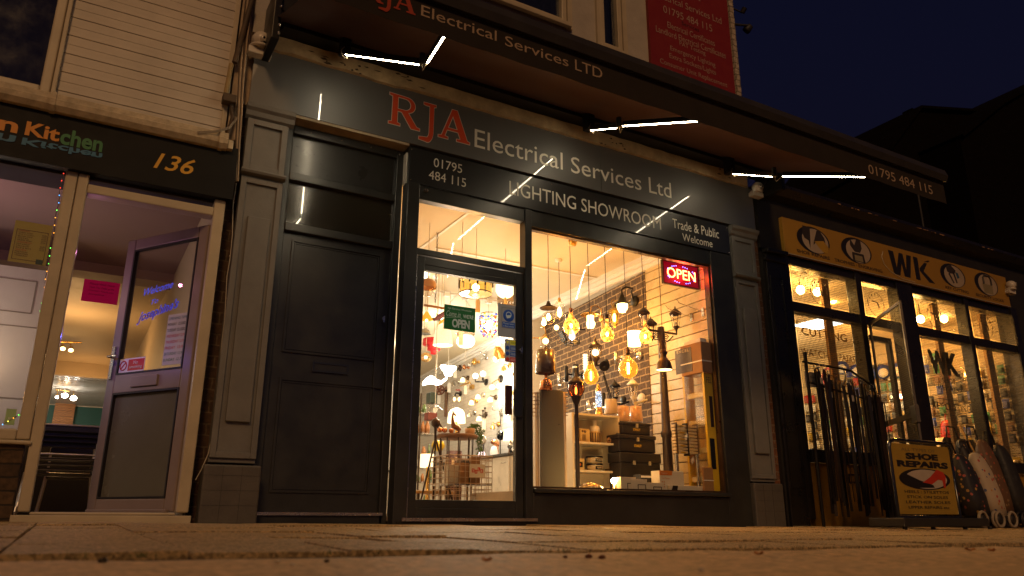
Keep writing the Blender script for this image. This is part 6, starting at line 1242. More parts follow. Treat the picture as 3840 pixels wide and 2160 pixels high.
    for i, (p0, p1, q0, q1, lab) in enumerate(((2330,2385,1790,1836,'small white boxed floodlight nearest the glowing bulb'),(2368,2426,1798,1836,'white floodlight box standing in front of the black batten box'),(2425,2486,1811,1838,'clear lidded white box beside the fan heater box'),(2512,2657,1824,1840,'long low white light box with a black corner at the window front'))):
        Y = .16-.008*i if i < 3 else .13; t, o, x0, x1, zb, zt = bx_('light_box', lab, 'box', p0, p1, q0, q1, Y, .07, w_, floor=zf)
        if i in (0,1,2): B().frame(Vector((x0+(x1-x0)*.4,Y-.003,zb+.002)), X_*(x1-x0)*.5, Z_*(zt-zb)*.6, Y_, .006, .002).build('picture', MATS['sign_ink'], o)
        else: B().prism([(x0+.01,zb+.002),(x0+.08,zb+.002),(x0+.10,zt-.002),(x0+.04,zt-.002)], Y-.003, Y).build('print', MATS['sign_ink'], o); ftext('Kosnic', x0+.035, x0+.075, zb+.012, zb+.024, Y-.004, w_, o)
    # glossy dish lamp and lit bulb
    c = P(2215,1828,.26); t = thing('glossy_dish_lamp', 'shiny chrome and cream dish lamp lying on the window floor', 'lamp', c); c.z = zf; k = mpp(c)
    B().lathe(c, [(52*k,0),(50*k,12*k),(38*k,26*k),(20*k,35*k),(.001,38*k)], 30).build('dish', M('gloss_cream_chrome', (.55,.42,.26), .08, metal=.7, var=.3, sc=14), t); B().lathe(c+Vector((.09,-.02,0)), [(.04,0),(.04,.02),(.02,.04),(.001,.05)], 14).build('boss', chrome, t)
    c = P(2303,1803,.30); t = thing('lit_bulb', 'small bare bulb glaring on the display window floor', 'light bulb', c); B().ball(c, .028, 14, 10).build('bulb', E('glare_bulb', (1,.85,.5), 60), t); B().lathe(Vector((c.x,c.y,zf)), [(.03,0),(.03,.01),(.012,.02),(.012,c.z-zf-.015),(.001,c.z-zf-.014)], 12).build('holder', brass, t); lamp(c+Vector((-.05,-.05,.03)), 5, (1,.50,.12), .02, t)
    t = thing('desk_spotlight', 'small dark spotlight on the window floor beside the lit bulb', 'lamp', P(2330,1815,.28)); c = P(2330,1812,.28); B().tube([c+Vector((-.04,0,.0)), c+Vector((.03,0,-.01))], .016, 10).build('spot_head', bronze, t); B().tube([c, Vector((c.x+.01,c.y,zf))], .006).build('stem', bronze, t)
    # folding arm desk lamp
    t = thing('floor_lamp', 'thin black jointed arm lamp leaning in front of the brick wall', 'lamp', P(2290,1545,1.2)); b = B(); b.tube([P(2248,1395,1.2),P(2262,1395,1.2),P(2300,1515,1.2)], .007,6).tube([P(2262,1408,1.2),P(2292,1510,1.2)], .006,6).tube([P(2297,1507,1.2),P(2262,1548,1.2)], .008,6); b.build('arm', blk_metal, t); B().ball(P(2296,1508,1.2), .02, 10, 8).build('joint', blk_metal, t); tagcard(t, P(2289,1531,1.15), .9)
    # OPEN light-up sign
    Y = .22; O = P(2489,1059,Y); A_ = P(2626,1088,Y); C_ = P(2489,972,Y); D_ = P(2626,1002,Y); x0, x1 = O.x, A_.x; z0, z1_ = (O.z+A_.z)/2, (C_.z+D_.z)/2; w, h = x1-x0, z1_-z0
    t = thing('lit_open_sign', 'black framed light up sign reading OPEN in red with blue dots', 'sign', (x0,Y,z0)); f = B().frame(Vector((x0,Y,z0)), X_*w, Z_*h, Y_, .012, .03).build('frame', bronze, t)
    B().box(x0+.012,x1-.012,Y+.012,Y+.02,z0+.012,z1_-.012).build('panel', M('sign_red_glow', (.10,.0,.015), .5, emit=(.75,.0,.03), es=.2), t)
    ox0, ox1, oz0, oz1 = x0+w*.12, x0+w*.90, z0+h*.30, z0+h*.72
    ftext('OPEN', ox0-.004, ox1+.004, oz0-.004, oz1+.004, Y+.010, E('neon_red', (1,.02,.01), 5), t, bold=.045); ftext('OPEN', ox0, ox1, oz0, oz1, Y+.006, E('neon_hot', (1,.50,.12), 7), t, bold=-.002)
    b = B()
    for i in range(40):
        a = 6.2832*i/40; u_, v_ = math.cos(a), math.sin(a)
        if i % 5 in (0,1) or abs(v_) < .45: continue
        b.ball((x0+w*.5+u_*w*.40, Y+.006, z0+h*.5+v_*h*.36), .0046, 6, 4)
    b.build('blue_dots', E('neon_blue', (.12,.16,1), 9), t)
    lamp((x0+w/2,Y-.03,z0+h/2), 5, (1,.03,.02), .06, t, name='red_glow')
    B().tube([(x1,Y+.02,z0+.05),P(2645,1072,.2),P(2644,1120,.2),P(2655,1138,.2),P(2662,1110,.2),P(2660,1050,.2),P(2656,1000,.2),P(2657,985,.2)], .003, 6).build('cable', cord_m, t)
    B().tube([(x0+w*.4,Y+.02,z1_),(x0+w*.5,Y+.05,CEIL-.05)], .005).tube([(x0+w*.6,Y+.02,z1_),(x0+w*.62,Y+.05,CEIL-.05)], .005).build('hanger', blk_metal, t)
    # wall hooks and the two bright clips
    for i, (px, py, lab) in enumerate(((2593,1190,'lower bright steel display hook on the slatted wall'),(2636,1170,'upper bright steel display hook on the slatted wall'))):
        q = PW(px,py,.005); t = thing('display_hook', lab, 'hook', q); B().box(q.x-.006,q.x+.004,q.y-.02,q.y+.02,q.z-.045,q.z+.045).build('plate', chrome, t, bev=.002); B().tube([q, q+Vector((-.30,.02,.06)), q+Vector((-.33,.02,.09))], .0035, 6).build('prong', chrome, t)
window_floor_goods()

def door_view():
    """everything seen through the glazed door, further back in the shop"""
    def pend(lab, px, py, Y, cat='pendant lamp', nm='pendant_lamp'): c = P(px,py,Y); return thing(nm, lab, cat, c), c, mpp(c)
    white_cord = M('white_cord', (.5,.46,.38), .6, var=0)
    def wc(t, c, z0): return B().tube([Vector((c.x,c.y,z0)), Vector((c.x,c.y,CEIL))], .0035, 5).build('cord', white_cord, t)
    # chain with a horizontal bar
    Y = 1.5; t, c, k = pend('dark chain holding a wooden bar light at the left of the door glass', 1632, 1135, Y, 'bar pendant'); z = c.z; b = B(); i = 0
    while z < CEIL: 
        b.tube([Vector((c.x+(.009*math.cos(a) if i % 2 else 0), Y+(.009*math.cos(a) if not i % 2 else 0), z+.018+.018*math.sin(a))) for a in [j*.785 for j in range(9)]], .0028, 5); z += .030; i += 1
    b.build('chain', bronze, t); B().tube([P(1590,1144,Y), P(1668,1157,Y)], .013, 8).build('bar', wood_m, t)
    # copper dome glass
    t, c, k = pend('pale copper and glass dome pendant at the top left edge of the door glass', 1603, 1085, 1.3); B().lathe(c, [(33*k,4*k),(33*k,24*k),(22*k,36*k),(.01,42*k)], 24).build('copper_dome', M('pale_copper', (.55,.33,.2), .35, metal=.6), t); B().lathe(c, [(.001,-30*k),(18*k,-24*k),(31*k,-6*k),(33*k,4*k)], 24).build('glass_bowl', clear_glass, t); wc(t, c, c.z+40*k)
    # gold drum
    t, c, k = pend('large gold translucent drum pendant glowing at the top of the door glass', 1784, 1078, 1.2); gd = GL('gold_drum_glass', (.85,.62,.22), 1.2, glow=(1,.60,.15), gs=.30)
    B().lathe(c, [(62*k,-26*k),(62*k,34*k)], 36).build('drum_shade', gd, t); B().lathe(c, [(62.6*k,-28*k),(62.6*k,-24*k)], 36).build('rim', bronze, t); B().lathe(c-Z_*26*k, [(.001,0),(61*k,0)], 30).build('lower_diffuser', GL('pale_gold_diffuser', (.9,.8,.5), .6, glow=(1,.75,.35), gs=.5), t)
    b = B()
    for i in range(13): a = i*.483; h_ = (10+18*abs(math.sin(i*2.3)))*k; b.box(c.x+63*k*math.cos(a)-.007,c.x+63*k*math.cos(a)+.007,c.y+63*k*math.sin(a)-.007,c.y+63*k*math.sin(a)+.007,c.z+34*k-h_*1.6,c.z+34*k)
    b.build('skyline_cutout', bronze, t); B().ball(c, 14*k, 12, 8).build('bulb', E('glare_bulb',(1,.85,.5),60), t); lamp(c-Z_*.25, 5, (1,.48,.13), .08, t); wc(t, c, c.z); tagcard(t, P(1792,1141,1.15), 1.4)
    t, c, k = pend('small mirror ball bauble hanging beside the gold drum', 1731, 1043, 1.1, 'bauble', 'silver_ball'); B().ball(c, 10*k, 16, 10).build('ball', chrome, t); wc(t, c, c.z)
    # sparkle globe
    t, c, k = pend('round crystal globe pendant glowing white at the top right of the door glass', 1895, 1083, 1.6); B().ball(c, 37*k, 26, 16, wob=.02).build('crystal_globe', E('sparkle', (1,.76,.38), 3.5), t); wc(t, c, c.z+30*k); tagcard(t, P(1895,1131,1.5), 1.2); lamp(c-Z_*.35, 5, (1,.55,.2), .1, t)
    t, c, k = pend('brown fabric pendant with a crystal fringe behind the face mask notice', 1907, 1130, 2.2); B().lathe(c, [(42*k,-10*k),(42*k,16*k),(40*k,17*k)], 28).build('band_shade', M('mink_fabric', (.28,.2,.13), .7), t); b = B()
    for i in range(20): a = i*.314; b.ball(c+Vector((38*k*math.cos(a),38*k*math.sin(a),-14*k)), 4.5*k, 6, 4)
    b.build('crystal_fringe', chrome, t); wc(t, c, c.z+16*k)
    # ceiling track
    t = thing('lighting_track', 'thin white ceiling track running across above the open notice', 'lighting track', P(1740,1108,3.0)); B().tube([PZ(1600,1088,2.86), PZ(1935,1140,2.86)], .018, 6).build('track', plain_white, t)
    for px, py in ((1674,1103),(1747,1116),(1833,1130)): q = PZ(px,py,2.83); B().box(q.x-.035,q.x+.035,q.y-.03,q.y+.03,2.80,2.85).build('track_adapter', plain_white, t)
    # bead lamp
    t, c, k = pend('round pendant of blue, red and amber glass beads', 1832, 1218, 2.2); rr = random.Random(1); cc = {'blue':(.02,.08,.55),'amber':(.8,.4,.05),'red':(.6,.04,.02),'clear':(.75,.8,.85)}
    B().lathe(c+Z_*40*k, [(31*k,0),(31*k,3*k)], 24).build('wire_ring', blk_metal, t)
    for nm, col in cc.items():
        b = B()
        for i in range(26):
            h_ = rr.uniform(-44,38); a = rr.uniform(0,6.28); r_ = 31 if h_ > -20 else 31+(h_+20)*.6; b.ball(c+Vector((r_*k*math.cos(a), r_*k*math.sin(a), h_*k)), 5*k, 7, 5)
        b.build('glass_beads', M('bead_'+nm, col, .1, coat=1, emit=col, es=.6), t)
    B().ball(c, 14*k, 12, 8).build('bulb', E('glare_bulb',(1,.85,.5),60), t); wc(t, c, c.z+40*k); lamp(c+Vector((-.1,-.3,0)), 4, (1,.85,.6), .08, t)
    # brass flared lamp
    t, c, k = pend('tilted brass pleated dome lamp above the wall lights', 1868, 1318, 2.6); B().lathe(c, [(27*k,-30*k),(24*k,-20*k),(19*k,0),(11*k,16*k),(7*k,20*k),(.001,21*k)], 14, ax=Vector((-.35,0,1)), wob=.05, wn=7).build('dome_shade', brass, t); B().lathe(c+Vector((-.0,0,22*k)), [(7*k,0),(7*k,24*k),(.001,25*k)], 14).build('white_socket', lit_white, t); wc(t, c, c.z+40*k); B().ball(c+Vector((-9*k,0,-30*k)), 12*k, 12, 8).build('bulb', lit_white, t); lamp(c-Vector((0,.1,.22)), 6, (1,.84,.6), .08, t)
    # yellow cone, aeroplane
    t, c, k = pend('orange metal cone pendant at the left edge of the door glass', 1600, 1190, 2.0); B().lathe(c, [(23*k,-10*k),(20*k,-2*k),(6*k,20*k),(.001,24*k)], 22).build('cone_shade', M('orange_metal', (.7,.32,.03), .4, emit=(1,.5,.05), es=.5), t); B().ball(c-Z_*12*k, 6*k, 10, 6).build('bulb', lit_warm, t); wc(t, c, c.z+22*k)
    t = thing('toy_aeroplane', 'purple and green toy aeroplane lamp hanging under the bar light', 'toy aeroplane', P(1645,1195,2.0)); a, c = P(1626,1201,2.0), P(1668,1176,2.0); B().tube([a,(a+c)/2,c], [.012,.03,.028], 10).build('fuselage', M('toy_purple', (.16,.07,.17), .4), t); B().slab(P(1623,1197,2.0), P(1653,1202,2.0)-P(1623,1197,2.0), Z_*.02, Y_, .05).build('tail_wing', M('toy_green', (.12,.18,.06), .4), t); q = P(1637,1189,2.0); B().slab(q, P(1642,1198,2.0)-q, Z_*.05, Y_, .01).build('tail_fin', MATS['toy_green'], t); q = P(1650,1216,2.0); B().slab(q, P(1668,1203,2.0)-q, Z_*.035, Y_, .04).build('wing', MATS['orange_metal'], t); wc(t, P(1655,1185,2.0), P(1655,1185,2.0).z)
    # wicker, cloud, red tiers, star, leaf
    t, c, k = pend('woven cream drum pendant shade glowing underneath', 1661, 1270, 2.6); B().lathe(c, [(37*k,-26*k),(31*k,30*k),(29*k,31*k)], 30).build('woven_shade', M('woven_cream', (.62,.5,.34), .7, var=.3, sc=30, emit=(1,.82,.5), es=.9), t); B().lathe(c, [(.001,-22*k),(36*k,-24*k)], 26).build('lower_diffuser', lit_white, t); wc(t, c, c.z+30*k); lamp(c-Z_*.3, 8, (1,.84,.6), .1, t)
    t, c, k = pend('puffy white cloud shaped pendant glowing brightly', 1746, 1281, 2.9); B().lathe(c, [(.001,-21*k),(22*k,-20*k),(32*k,-10*k),(34*k,2*k),(31*k,14*k),(24*k,20*k),(.001,21*k)], 26, wob=.03, wn=8).build('cloud_shade', E('soft_cloud', (1,.88,.66), 5), t); wc(t, c, c.z+20*k); lamp(c-Z_*.35, 10, (1,.86,.64), .1, t); B().tube([c-Z_*20*k, c-Z_*72*k], .003, 5).build('pull_string', white_cord, t)
    B().lathe(c, [(.001,22*k),(34*k,24*k),(36*k,30*k),(34*k,34*k)], 24).build('dark_dish', GL('brown_dish_glass', (.6,.5,.4), 1.4), t); tagcard(t, P(1728,1262,2.6), 1.8)
    t, c, k = pend('red three tier drum pendant', 1627, 1300, 2.9); b = B(); b.lathe(c, [(42*k,6*k),(42*k,28*k)], 26).lathe(c, [(24*k,-14*k),(24*k,6*k),(42*k,6*k)], 26).lathe(c, [(12*k,-28*k),(12*k,-12*k),(24*k,-14*k)], 22); b.build('tiered_shade', M('red_fabric', (.50,.015,.02), .6, emit=(.6,.02,.02), es=.15), t); wc(t, c, c.z+20*k); rose(t, c)
    t, c, k = pend('glowing white flower shaped pendant in the middle of the shop', 1681, 1388, 3.4); b = B()
    for a_, ln in ((.4,34),(2.75,34),(1.57,14),(4.3,24),(5.2,24)): d = Vector((math.cos(a_),0,math.sin(a_))); b.tube([c, c+d*ln*k*.55, c+d*ln*k], [14*k,13*k,5*k], 10)
    b.build('petals', E('bright_petals', (1,.90,.72), 9), t); wc(t, c, c.z); lamp(c+Vector((0,-.35,-.3)), 12, (1,.88,.68), .1, t)
    t, c, k = pend('wavy white leaf shaped pendant glowing at the left of the door glass', 1632, 1432, 2.3); b = B(); n = 14; vs = []
    for i in range(n+1):
        q = i/n; x = (-44+88*q)*k; zc = (-10+24*q+9*math.sin(q*6.5))*k; hh = (5+15*math.sin(math.pi*min(1,q*1.05+.12)))*k*(.85+.25*math.sin(q*9)); vs += [c+Vector((x,-.03,zc-hh*.8)), c+Vector((x,-.03,zc+hh*.8)), c+Vector((x,.05,zc+hh*.7)), c+Vector((x,.05,zc-hh*.7))]
    b.add(vs, [(4*i+j,4*i+(j+1)%4,4*i+4+(j+1)%4,4*i+4+j) for i in range(n) for j in range(4)]+[(0,1,2,3),(4*n+3,4*n+2,4*n+1,4*n)], True); b.build('leaf_shade', E('bright_petals',(1,.9,.72),9), t); wc(t, c, c.z); lamp(c+Vector((.1,-.2,-.25)), 6, (1,.85,.62), .1, t)
    t, c, k = pend('small grey metal dome pendant at the left edge of the door glass', 1592, 1245, 2.3); B().lathe(c, [(24*k,-8*k),(18*k,6*k),(5*k,14*k),(.001,15*k)], 20).build('dome_shade', M('grey_enamel', (.35,.37,.38), .3), t); wc(t, c, c.z)
    t, c, k = pend('round wicker basket pendant with a warm bulb at the left edge of the door glass', 1597, 1340, 2.6); b = B()
    for i in range(8): a = i*.393; b.tube([c+Vector((20*k*math.cos(q)*math.cos(a),20*k*math.cos(q)*math.sin(a),16*k*math.sin(q))) for q in [j*.449-3.14 for j in range(15)]], .004, 4)
    b.build('basket_shade', M('gold_wicker', (.5,.3,.08), .5), t); B().ball(c, 7*k, 10, 6).build('bulb', lit_warm, t); wc(t, c, c.z)
    t, c, k = pend('clear glass bell pendant hanging low at the left of the door glass', 1632, 1532, 2.6); B().lathe(c, [(26*k,-6*k),(22*k,2*k),(10*k,10*k),(5*k,18*k),(.001,19*k)], 22).build('glass_shade', clear_glass, t); B().lathe(c, [(.001,-18*k),(9*k,-10*k),(7*k,2*k),(.001,4*k)], 12).build('bulb', GL('dull_bulb_glass', (.9,.85,.7), 1, glow=(1,.8,.5), gs=.4), t); wc(t, c, c.z+16*k)
    # notices on the door glass
    def notice(nm, lab, cat, tl, tr, bl, mat, Y=.058):
        a, b_, c_ = P(*tl,Y), P(*tr,Y), P(*bl,Y); t = thing(nm, lab, cat, (a.x,Y,c_.z)); z1_ = (a.z+b_.z)/2; o = B().box(a.x,b_.x,Y,Y+.004,c_.z,z1_).build('board', mat, t); return t, o, a.x, b_.x, c_.z, z1_
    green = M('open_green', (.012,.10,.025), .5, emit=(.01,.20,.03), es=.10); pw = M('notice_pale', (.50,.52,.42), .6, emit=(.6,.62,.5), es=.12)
    t, o, x0, x1, z0, z1_ = notice('open_notice', 'green hanging notice reading Come in WE\'RE OPEN on the door', 'notice', (1667,1145), (1783,1152), (1669,1233), green, .050)
    w, h = x1-x0, z1_-z0; y = .0485
    ftext('RJA Electrical Wholesaler', x0+w*.11, x0+w*.88, z0+h*.80, z0+h*.90, y, pw, o); ftext('Come in', x0+w*.06, x0+w*.52, z0+h*.54, z0+h*.76, y, pw, o, shear=.4); ftext("WE'RE", x0+w*.60, x0+w*.94, z0+h*.53, z0+h*.69, y, pw, o, bold=.02); ftext('OPEN', x0+w*.25, x0+w*.82, z0+h*.10, z0+h*.46, y, pw, o, bold=.04, space=.9)
    B().tube([(x0+w*.06,y,z0+h*.47),(x0+w*.3,y,z0+h*.52),(x0+w*.5,y,z0+h*.55),(x0+w*.56,y,z0+h*.5),(x0+w*.5,y,z0+h*.47)], .0015, 4).build('flourish', pw, o)
    ap = P(1724,1092,.052); B().tube([(x0+w*.1,.052,z1_-.01), ap, (x1-w*.1,.052,z1_-.01)], .0018, 5).build('hanging_string', white_cord, t); B().ball(ap, .006, 8, 6).build('suction_hook', plain_white, t)
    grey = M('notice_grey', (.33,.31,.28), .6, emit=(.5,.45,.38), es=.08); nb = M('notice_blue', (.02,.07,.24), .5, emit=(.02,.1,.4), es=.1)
    t, o, x0, x1, z0, z1_ = notice('mask_notice', 'pale notice with a blue face mask symbol at the top right of the door', 'notice', (1868,1138), (1946,1148), (1870,1260), grey, .056); w, h = x1-x0, z1_-z0; y = .0545
    B().frame(Vector((x0+w*.17,y,z0+h*.27)), X_*w*.66, Z_*h*.63, Y_, .002, .001).build('border', M('border_ink', (.12,.12,.12), .6), o); B().lathe(Vector((x0+w*.5,y,z0+h*.66)), [(.001,-.0005),(w*.26,-.0005),(w*.26,.001)], 26, ax=Y_).build('blue_disc', nb, o)
    B().lathe(Vector((x0+w*.5,y-.001,z0+h*.69)), [(w*.10,-.0006),(w*.13,-.0006)], 18, ax=Y_).build('face_outline', pw, o); B().prism([(x0+w*.36,z0+h*.66),(x0+w*.60,z0+h*.68),(x0+w*.58,z0+h*.60),(x0+w*.42,z0+h*.57)], y-.0018, y-.0012).build('mask_symbol', pw, o)
    B().box(x0+w*.2,x0+w*.80,y-.0006,y,z0+h*.29,z0+h*.46).build('blue_panel', nb, o); ftext('Please wear', x0+w*.25, x0+w*.75, z0+h*.39, z0+h*.44, y-.001, pw, o); ftext('a face mask', x0+w*.25, x0+w*.75, z0+h*.31, z0+h*.36, y-.001, pw, o)
    t, o, x0, x1, z0, z1_ = notice('caution_notice', 'four part yellow, blue and red caution sticker on the right of the door', 'notice', (1894,1272), (1950,1277), (1894,1356), grey, .056); w, h = x1-x0, z1_-z0
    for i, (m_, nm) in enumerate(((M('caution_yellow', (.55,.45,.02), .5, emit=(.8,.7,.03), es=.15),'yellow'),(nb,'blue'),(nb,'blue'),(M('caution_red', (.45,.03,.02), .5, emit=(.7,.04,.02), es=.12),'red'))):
        zz = z0+h*(.77-.25*i); B().box(x0+w*.32,x1-w*.02,y-.0006,y+.001,zz,zz+h*.20).build('colour_panel', m_, o); B().lathe(Vector((x0+w*.16,y-.0002,zz+h*.10)), [(.001,-.0006),(w*.12,-.0006),(w*.12,.001)], 3 if i == 0 else 16, ax=Y_).build('symbol', m_ if i < 3 else MATS['caution_red'], o)
        ink = MATS['border_ink'] if i == 0 else pw; ftext('Caution' if i == 0 else ('Avoid touching' if i == 3 else 'Please sanitise'), x0+w*.36, x0+w*.85, zz+h*.125, zz+h*.165, y-.001, ink, o)
        for q in range(2): B().box(x0+w*.36,x0+w*.92,y-.001,y-.0008,zz+h*(.09-.04*q),zz+h*(.105-.04*q)).build('text_line', ink, o)
    # counter and cabinets
    t = thing('shop_counter', 'white cabinets with a dark worktop along the papered wall', 'counter', (5.3,4.2,0)); X0 = 5.27
    ct = B().box(X0-.03,5.83,3.9,9.3,.835,.870).build('worktop', M('dark_worktop', (.07,.065,.06), .3, var=.3, sc=40), t, bev=.004); B().box(X0+.03,5.80,3.92,9.3,.015,.835).build('carcass', white_card, t)
    for i in range(8): y0 = 3.93+.62*i; d_ = B().box(X0,X0+.02,y0,y0+.612,.08,.828).build('cabinet_door', M('cream_gloss', (.66,.60,.50), .3), t, bev=.003); B().tube([(X0-.002,y0+(.40 if i % 2 else .06),.75),(X0-.025,y0+(.42 if i % 2 else .09),.74),(X0-.025,y0+(.52 if i % 2 else .17),.74),(X0-.002,y0+(.55 if i % 2 else .20),.75)], .006, 6).build('handle', chrome, d_)
    # lamps on the counter
    def cx_(px, py): p = PX(px, py, 5.48); return Vector((5.48, p.y, .871)), mpp(p)
    def on_counter(lab, px): c, k = cx_(px, 1700); return thing('table_lamp', lab, 'table lamp', c), c, k
    t, c, k = on_counter('glossy white egg shaped lamp on the counter', 1852); B().lathe(c, [(.001,0),(11*k,0),(15*k,10*k),(15*k,22*k),(10*k,38*k),(.001,42*k)], 20).build('glass_egg', M('opal_white', (.8,.78,.72), .15, coat=1, emit=(1,.9,.75), es=.4), t)
    t, c, k = on_counter('small pearly ball lamp glowing on the counter beside the trailing plant', 1806); B().lathe(c, [(.001,0),(9*k,0),(14*k,12*k),(14*k,20*k),(8*k,30*k),(.001,32*k)], 20).build('pearl_ball', M('pearl', (.7,.6,.75), .1, coat=1, emit=(1,.75,.8), es=1.2), t)
    t, c, k = on_counter('cream square drum shade table lamp on a crossed wooden base', 1915); B().lathe(c, [(30*k,52*k),(27*k,96*k),(25*k,96*k)], 4).build('shade', shade_m, t); B().tube([c+Vector((0,-.06,0)), c+Z_*54*k], .012).tube([c+Vector((0,.06,0)), c+Z_*54*k], .012).build('crossed_base', wood_m, t); lamp(c+Vector((-.15,-.1,.3)), 3, (1,.78,.5), .06, t)
    t, c, k = on_counter('black dome desk lamp bent over on the counter', 1876); B().tube([c, c+Z_*40*k, c+Vector((0,.02,78*k))], .008).build('stem', blk_metal, t); B().lathe(c+Vector((0,-.01,84*k)), [(20*k,-14*k),(17*k,0),(8*k,12*k),(.001,14*k)], 18, ax=Vector((0,.8,.7))).build('dome_head', MATS['gloss_black'], t); B().lathe(c, [(.08,0),(.08,.015),(.001,.02)], 18).build('foot', blk_metal, t)
    t, c, k = on_counter('silver dish desk lamp with an open reflector on the counter', 1812); B().tube([c, c+Z_*58*k], .008).build('stem', blk_metal, t); B().lathe(c+Vector((-.03,-.01,70*k)), [(.001,6*k),(10*k,4*k),(19*k,-2*k),(18*k,-3*k),(.001,3*k)], 22, ax=Vector((.7,.7,.1))).build('dish_head', chrome, t); B().lathe(c, [(.07,0),(.07,.015),(.001,.02)], 18).build('foot', blk_metal, t)
    t, c, k = on_counter('copper desk lamp with a straight copper stem on the counter', 1857); c = c+Vector((.1,.1,0)); B().tube([c, c+Z_*56*k], .010).build('stem', copper, t); B().lathe(c+Vector((-.04,0,58*k)), [(18*k,-8*k),(16*k,2*k),(6*k,9*k),(.001,10*k)], 18, ax=Vector((.5,0,1))).build('head', copper, t)
    t = thing('boxed_lamp', 'clear plastic wrapped grey box behind the counter lamps', 'box', cx_(1834,1690)[0]+Vector((.12,.35,0))); c = cx_(1834,1690)[0]+Vector((.12,.35,0)); B().box(c.x,c.x+.2,c.y,c.y+.5,.871,1.22).build('wrapped_box', M('grey_wrap', (.30,.28,.26), .15, coat=1, var=.4, sc=10), t)
    t = thing('spotlight_cluster', 'cluster of black and chrome spotlights at the right end of the counter view', 'lamp', cx_(1935,1690)[0]); c, k = cx_(1935,1690)
    for i, (a_, z_) in enumerate(((-.12,.10),(-.02,.16),(.10,.07),(.02,.05),(-.2,.05),(.16,.14))): B().lathe(c+Vector((0,a_,z_)), [(.001,-.05),(.03,-.045),(.035,.05),(.001,.03)], 12, ax=Vector((-.6,math.sin(i*2),math.cos(i*1.7)))).build('spot_head', (MATS['gloss_black'],chrome)[i % 2], t)
    B().tube([c+Vector((0,-.2,.02)), c+Vector((0,.2,.02))], .01).build('bar', chrome, t)
    # wall fittings on the paper
    def wf(lab, px, py, out=.12, nm='wall_lamp'): q = PW(px,py,out); return thing(nm, lab, 'wall lamp', q, 'wall lamps on the hexagon wallpaper'), q, mpp(q)
    def plate(t, q, r, m_): B().lathe(Vector((wx(q.y)-.005,q.y,q.z)), [(.001,.03),(r*.9,.028),(r,.0)], 18, ax=-X_).build('wall_plate', m_, t)
    t, q, k = wf('wall lamp with two opal globes on black pipe arms', 1800, 1425, .2); pl = PW(1826,1433,0); plate(t, pl, 13*k, blk_metal)
    for px, py in ((1783,1410),(1811,1402)): g_ = PW(px,py,.2); B().ball(g_, 11*k, 16, 10).build('opal_globe', E('soft_cloud',(1,.88,.66),5), t); B().tube([g_-Z_*11*k, g_-Z_*22*k, Vector((wx(pl.y)-.04,pl.y,pl.z))], .014, 8).build('pipe_arm', blk_metal, t)
    t, q, k = wf('brass double wall lamp with two bright glass shades and a black plate', 1860, 1430, .2); pl = PW(1881,1421,0); plate(t, pl, 15*k, blk_metal); lamp(q+Vector((-.22,-.2,-.1)), 70, (1,.92,.78), .08, t)
    for px, py in ((1846,1452),(1872,1448)): g_ = PW(px,py,.2); B().ball(g_, 12*k, 16, 10, sz=.8).build('glowing_shade', lit_white, t); B().tube([g_+Z_*8*k, g_+Z_*18*k, Vector((wx(pl.y)-.04,pl.y,pl.z))], .008, 6).build('arm', brass, t)
    t, q, k = wf('brass candle arm wall lamp with a round black plate beside the door edge', 1925, 1404, .25); pl = PW(1942,1405,0); plate(t, pl, 14*k, blk_metal); B().tube([q, Vector((wx(pl.y)-.03,pl.y,pl.z))], .008).build('arm', brass, t); B().ball(q, .02, 10, 6).build('knob', brass, t)
    for lab, px, py, m_, sh in (('small black bottle wall lamp on the wallpaper',1711,1385,blk_metal,.04),('dark copper cup wall lamp on the wallpaper',1725,1378,bronze,.045),('small copper bracket wall lamp on the wallpaper',1741,1376,copper,.04),('clear crystal wall lamp on the wallpaper',1763,1366,chrome,.045),('brass flower wall lamp on the wallpaper',1779,1356,brass,.055)):
        t, q, k = wf(lab, px, py, .1); B().lathe(q, [(.001,-sh),(sh*.8,-sh*.9),(sh*.9,.0),(sh*.5,sh),(.001,sh*1.1)], 12).build('shade', m_, t); plate(t, q, .03, m_); B().tube([q, Vector((wx(q.y)-.02,q.y,q.z))], .01).build('arm', m_, t)
    t, q, k = wf('chrome three ball branch wall lamp near the coving', 1817, 1338, .12); plate(t, PW(1826,1340,0), 11*k, chrome)
    for px, py in ((1803,1322),(1806,1345),(1818,1330)): g_ = PW(px,py,.12); B().ball(g_, .025, 10, 8).build('ball', chrome, t); B().tube([g_, PW(1826,1340,.02)], .006).build('branch', chrome, t)
    t, q, k = wf('brass picture light with a long bar and square box', 1750, 1440, .2); B().tube([PW(1727,1447,.22), PW(1762,1435,.22)], .016, 8).build('lamp_bar', brass, t); pl = PW(1775,1452,0); B().box(pl.x-.05,pl.x,pl.y-.06,pl.y+.06,pl.z-.04,pl.z+.04).build('box_plate', brass, t); B().tube([PW(1746,1440,.22), PW(1748,1428,.24), PW(1758,1426,.15), PW(1770,1446,.03)], .008).build('arm', brass, t); tagcard(t, PW(1746,1458,.2), 1.6)
    t, q, k = wf('industrial wall lamp with a red tap wheel and two glass cylinders', 1712, 1490, .2); pl = PW(1729,1476,0); plate(t, pl, 10*k, blk_metal); B().tube([PW(1727,1474,.05), PW(1710,1474,.2), PW(1706,1484,.2)], .016).build('pipe_arm', blk_metal, t); B().lathe(PW(1718,1464,.1), [(.05,0),(.05,.012)], 12).build('tap_wheel', M('tap_red', (.35,.02,.01), .4), t)
    for px in (1704,1722): g_ = PW(px,1497,.2); B().lathe(g_, [(9*k,-14*k),(9*k,12*k)], 14).build('glass_cylinder', clear_glass, t); B().ball(g_, 5*k, 10, 8, sz=1.6).build('bulb', lit_warm, t)
    lamp(PW(1712,1500,.5), 5, (1,.8,.5), .06, t)
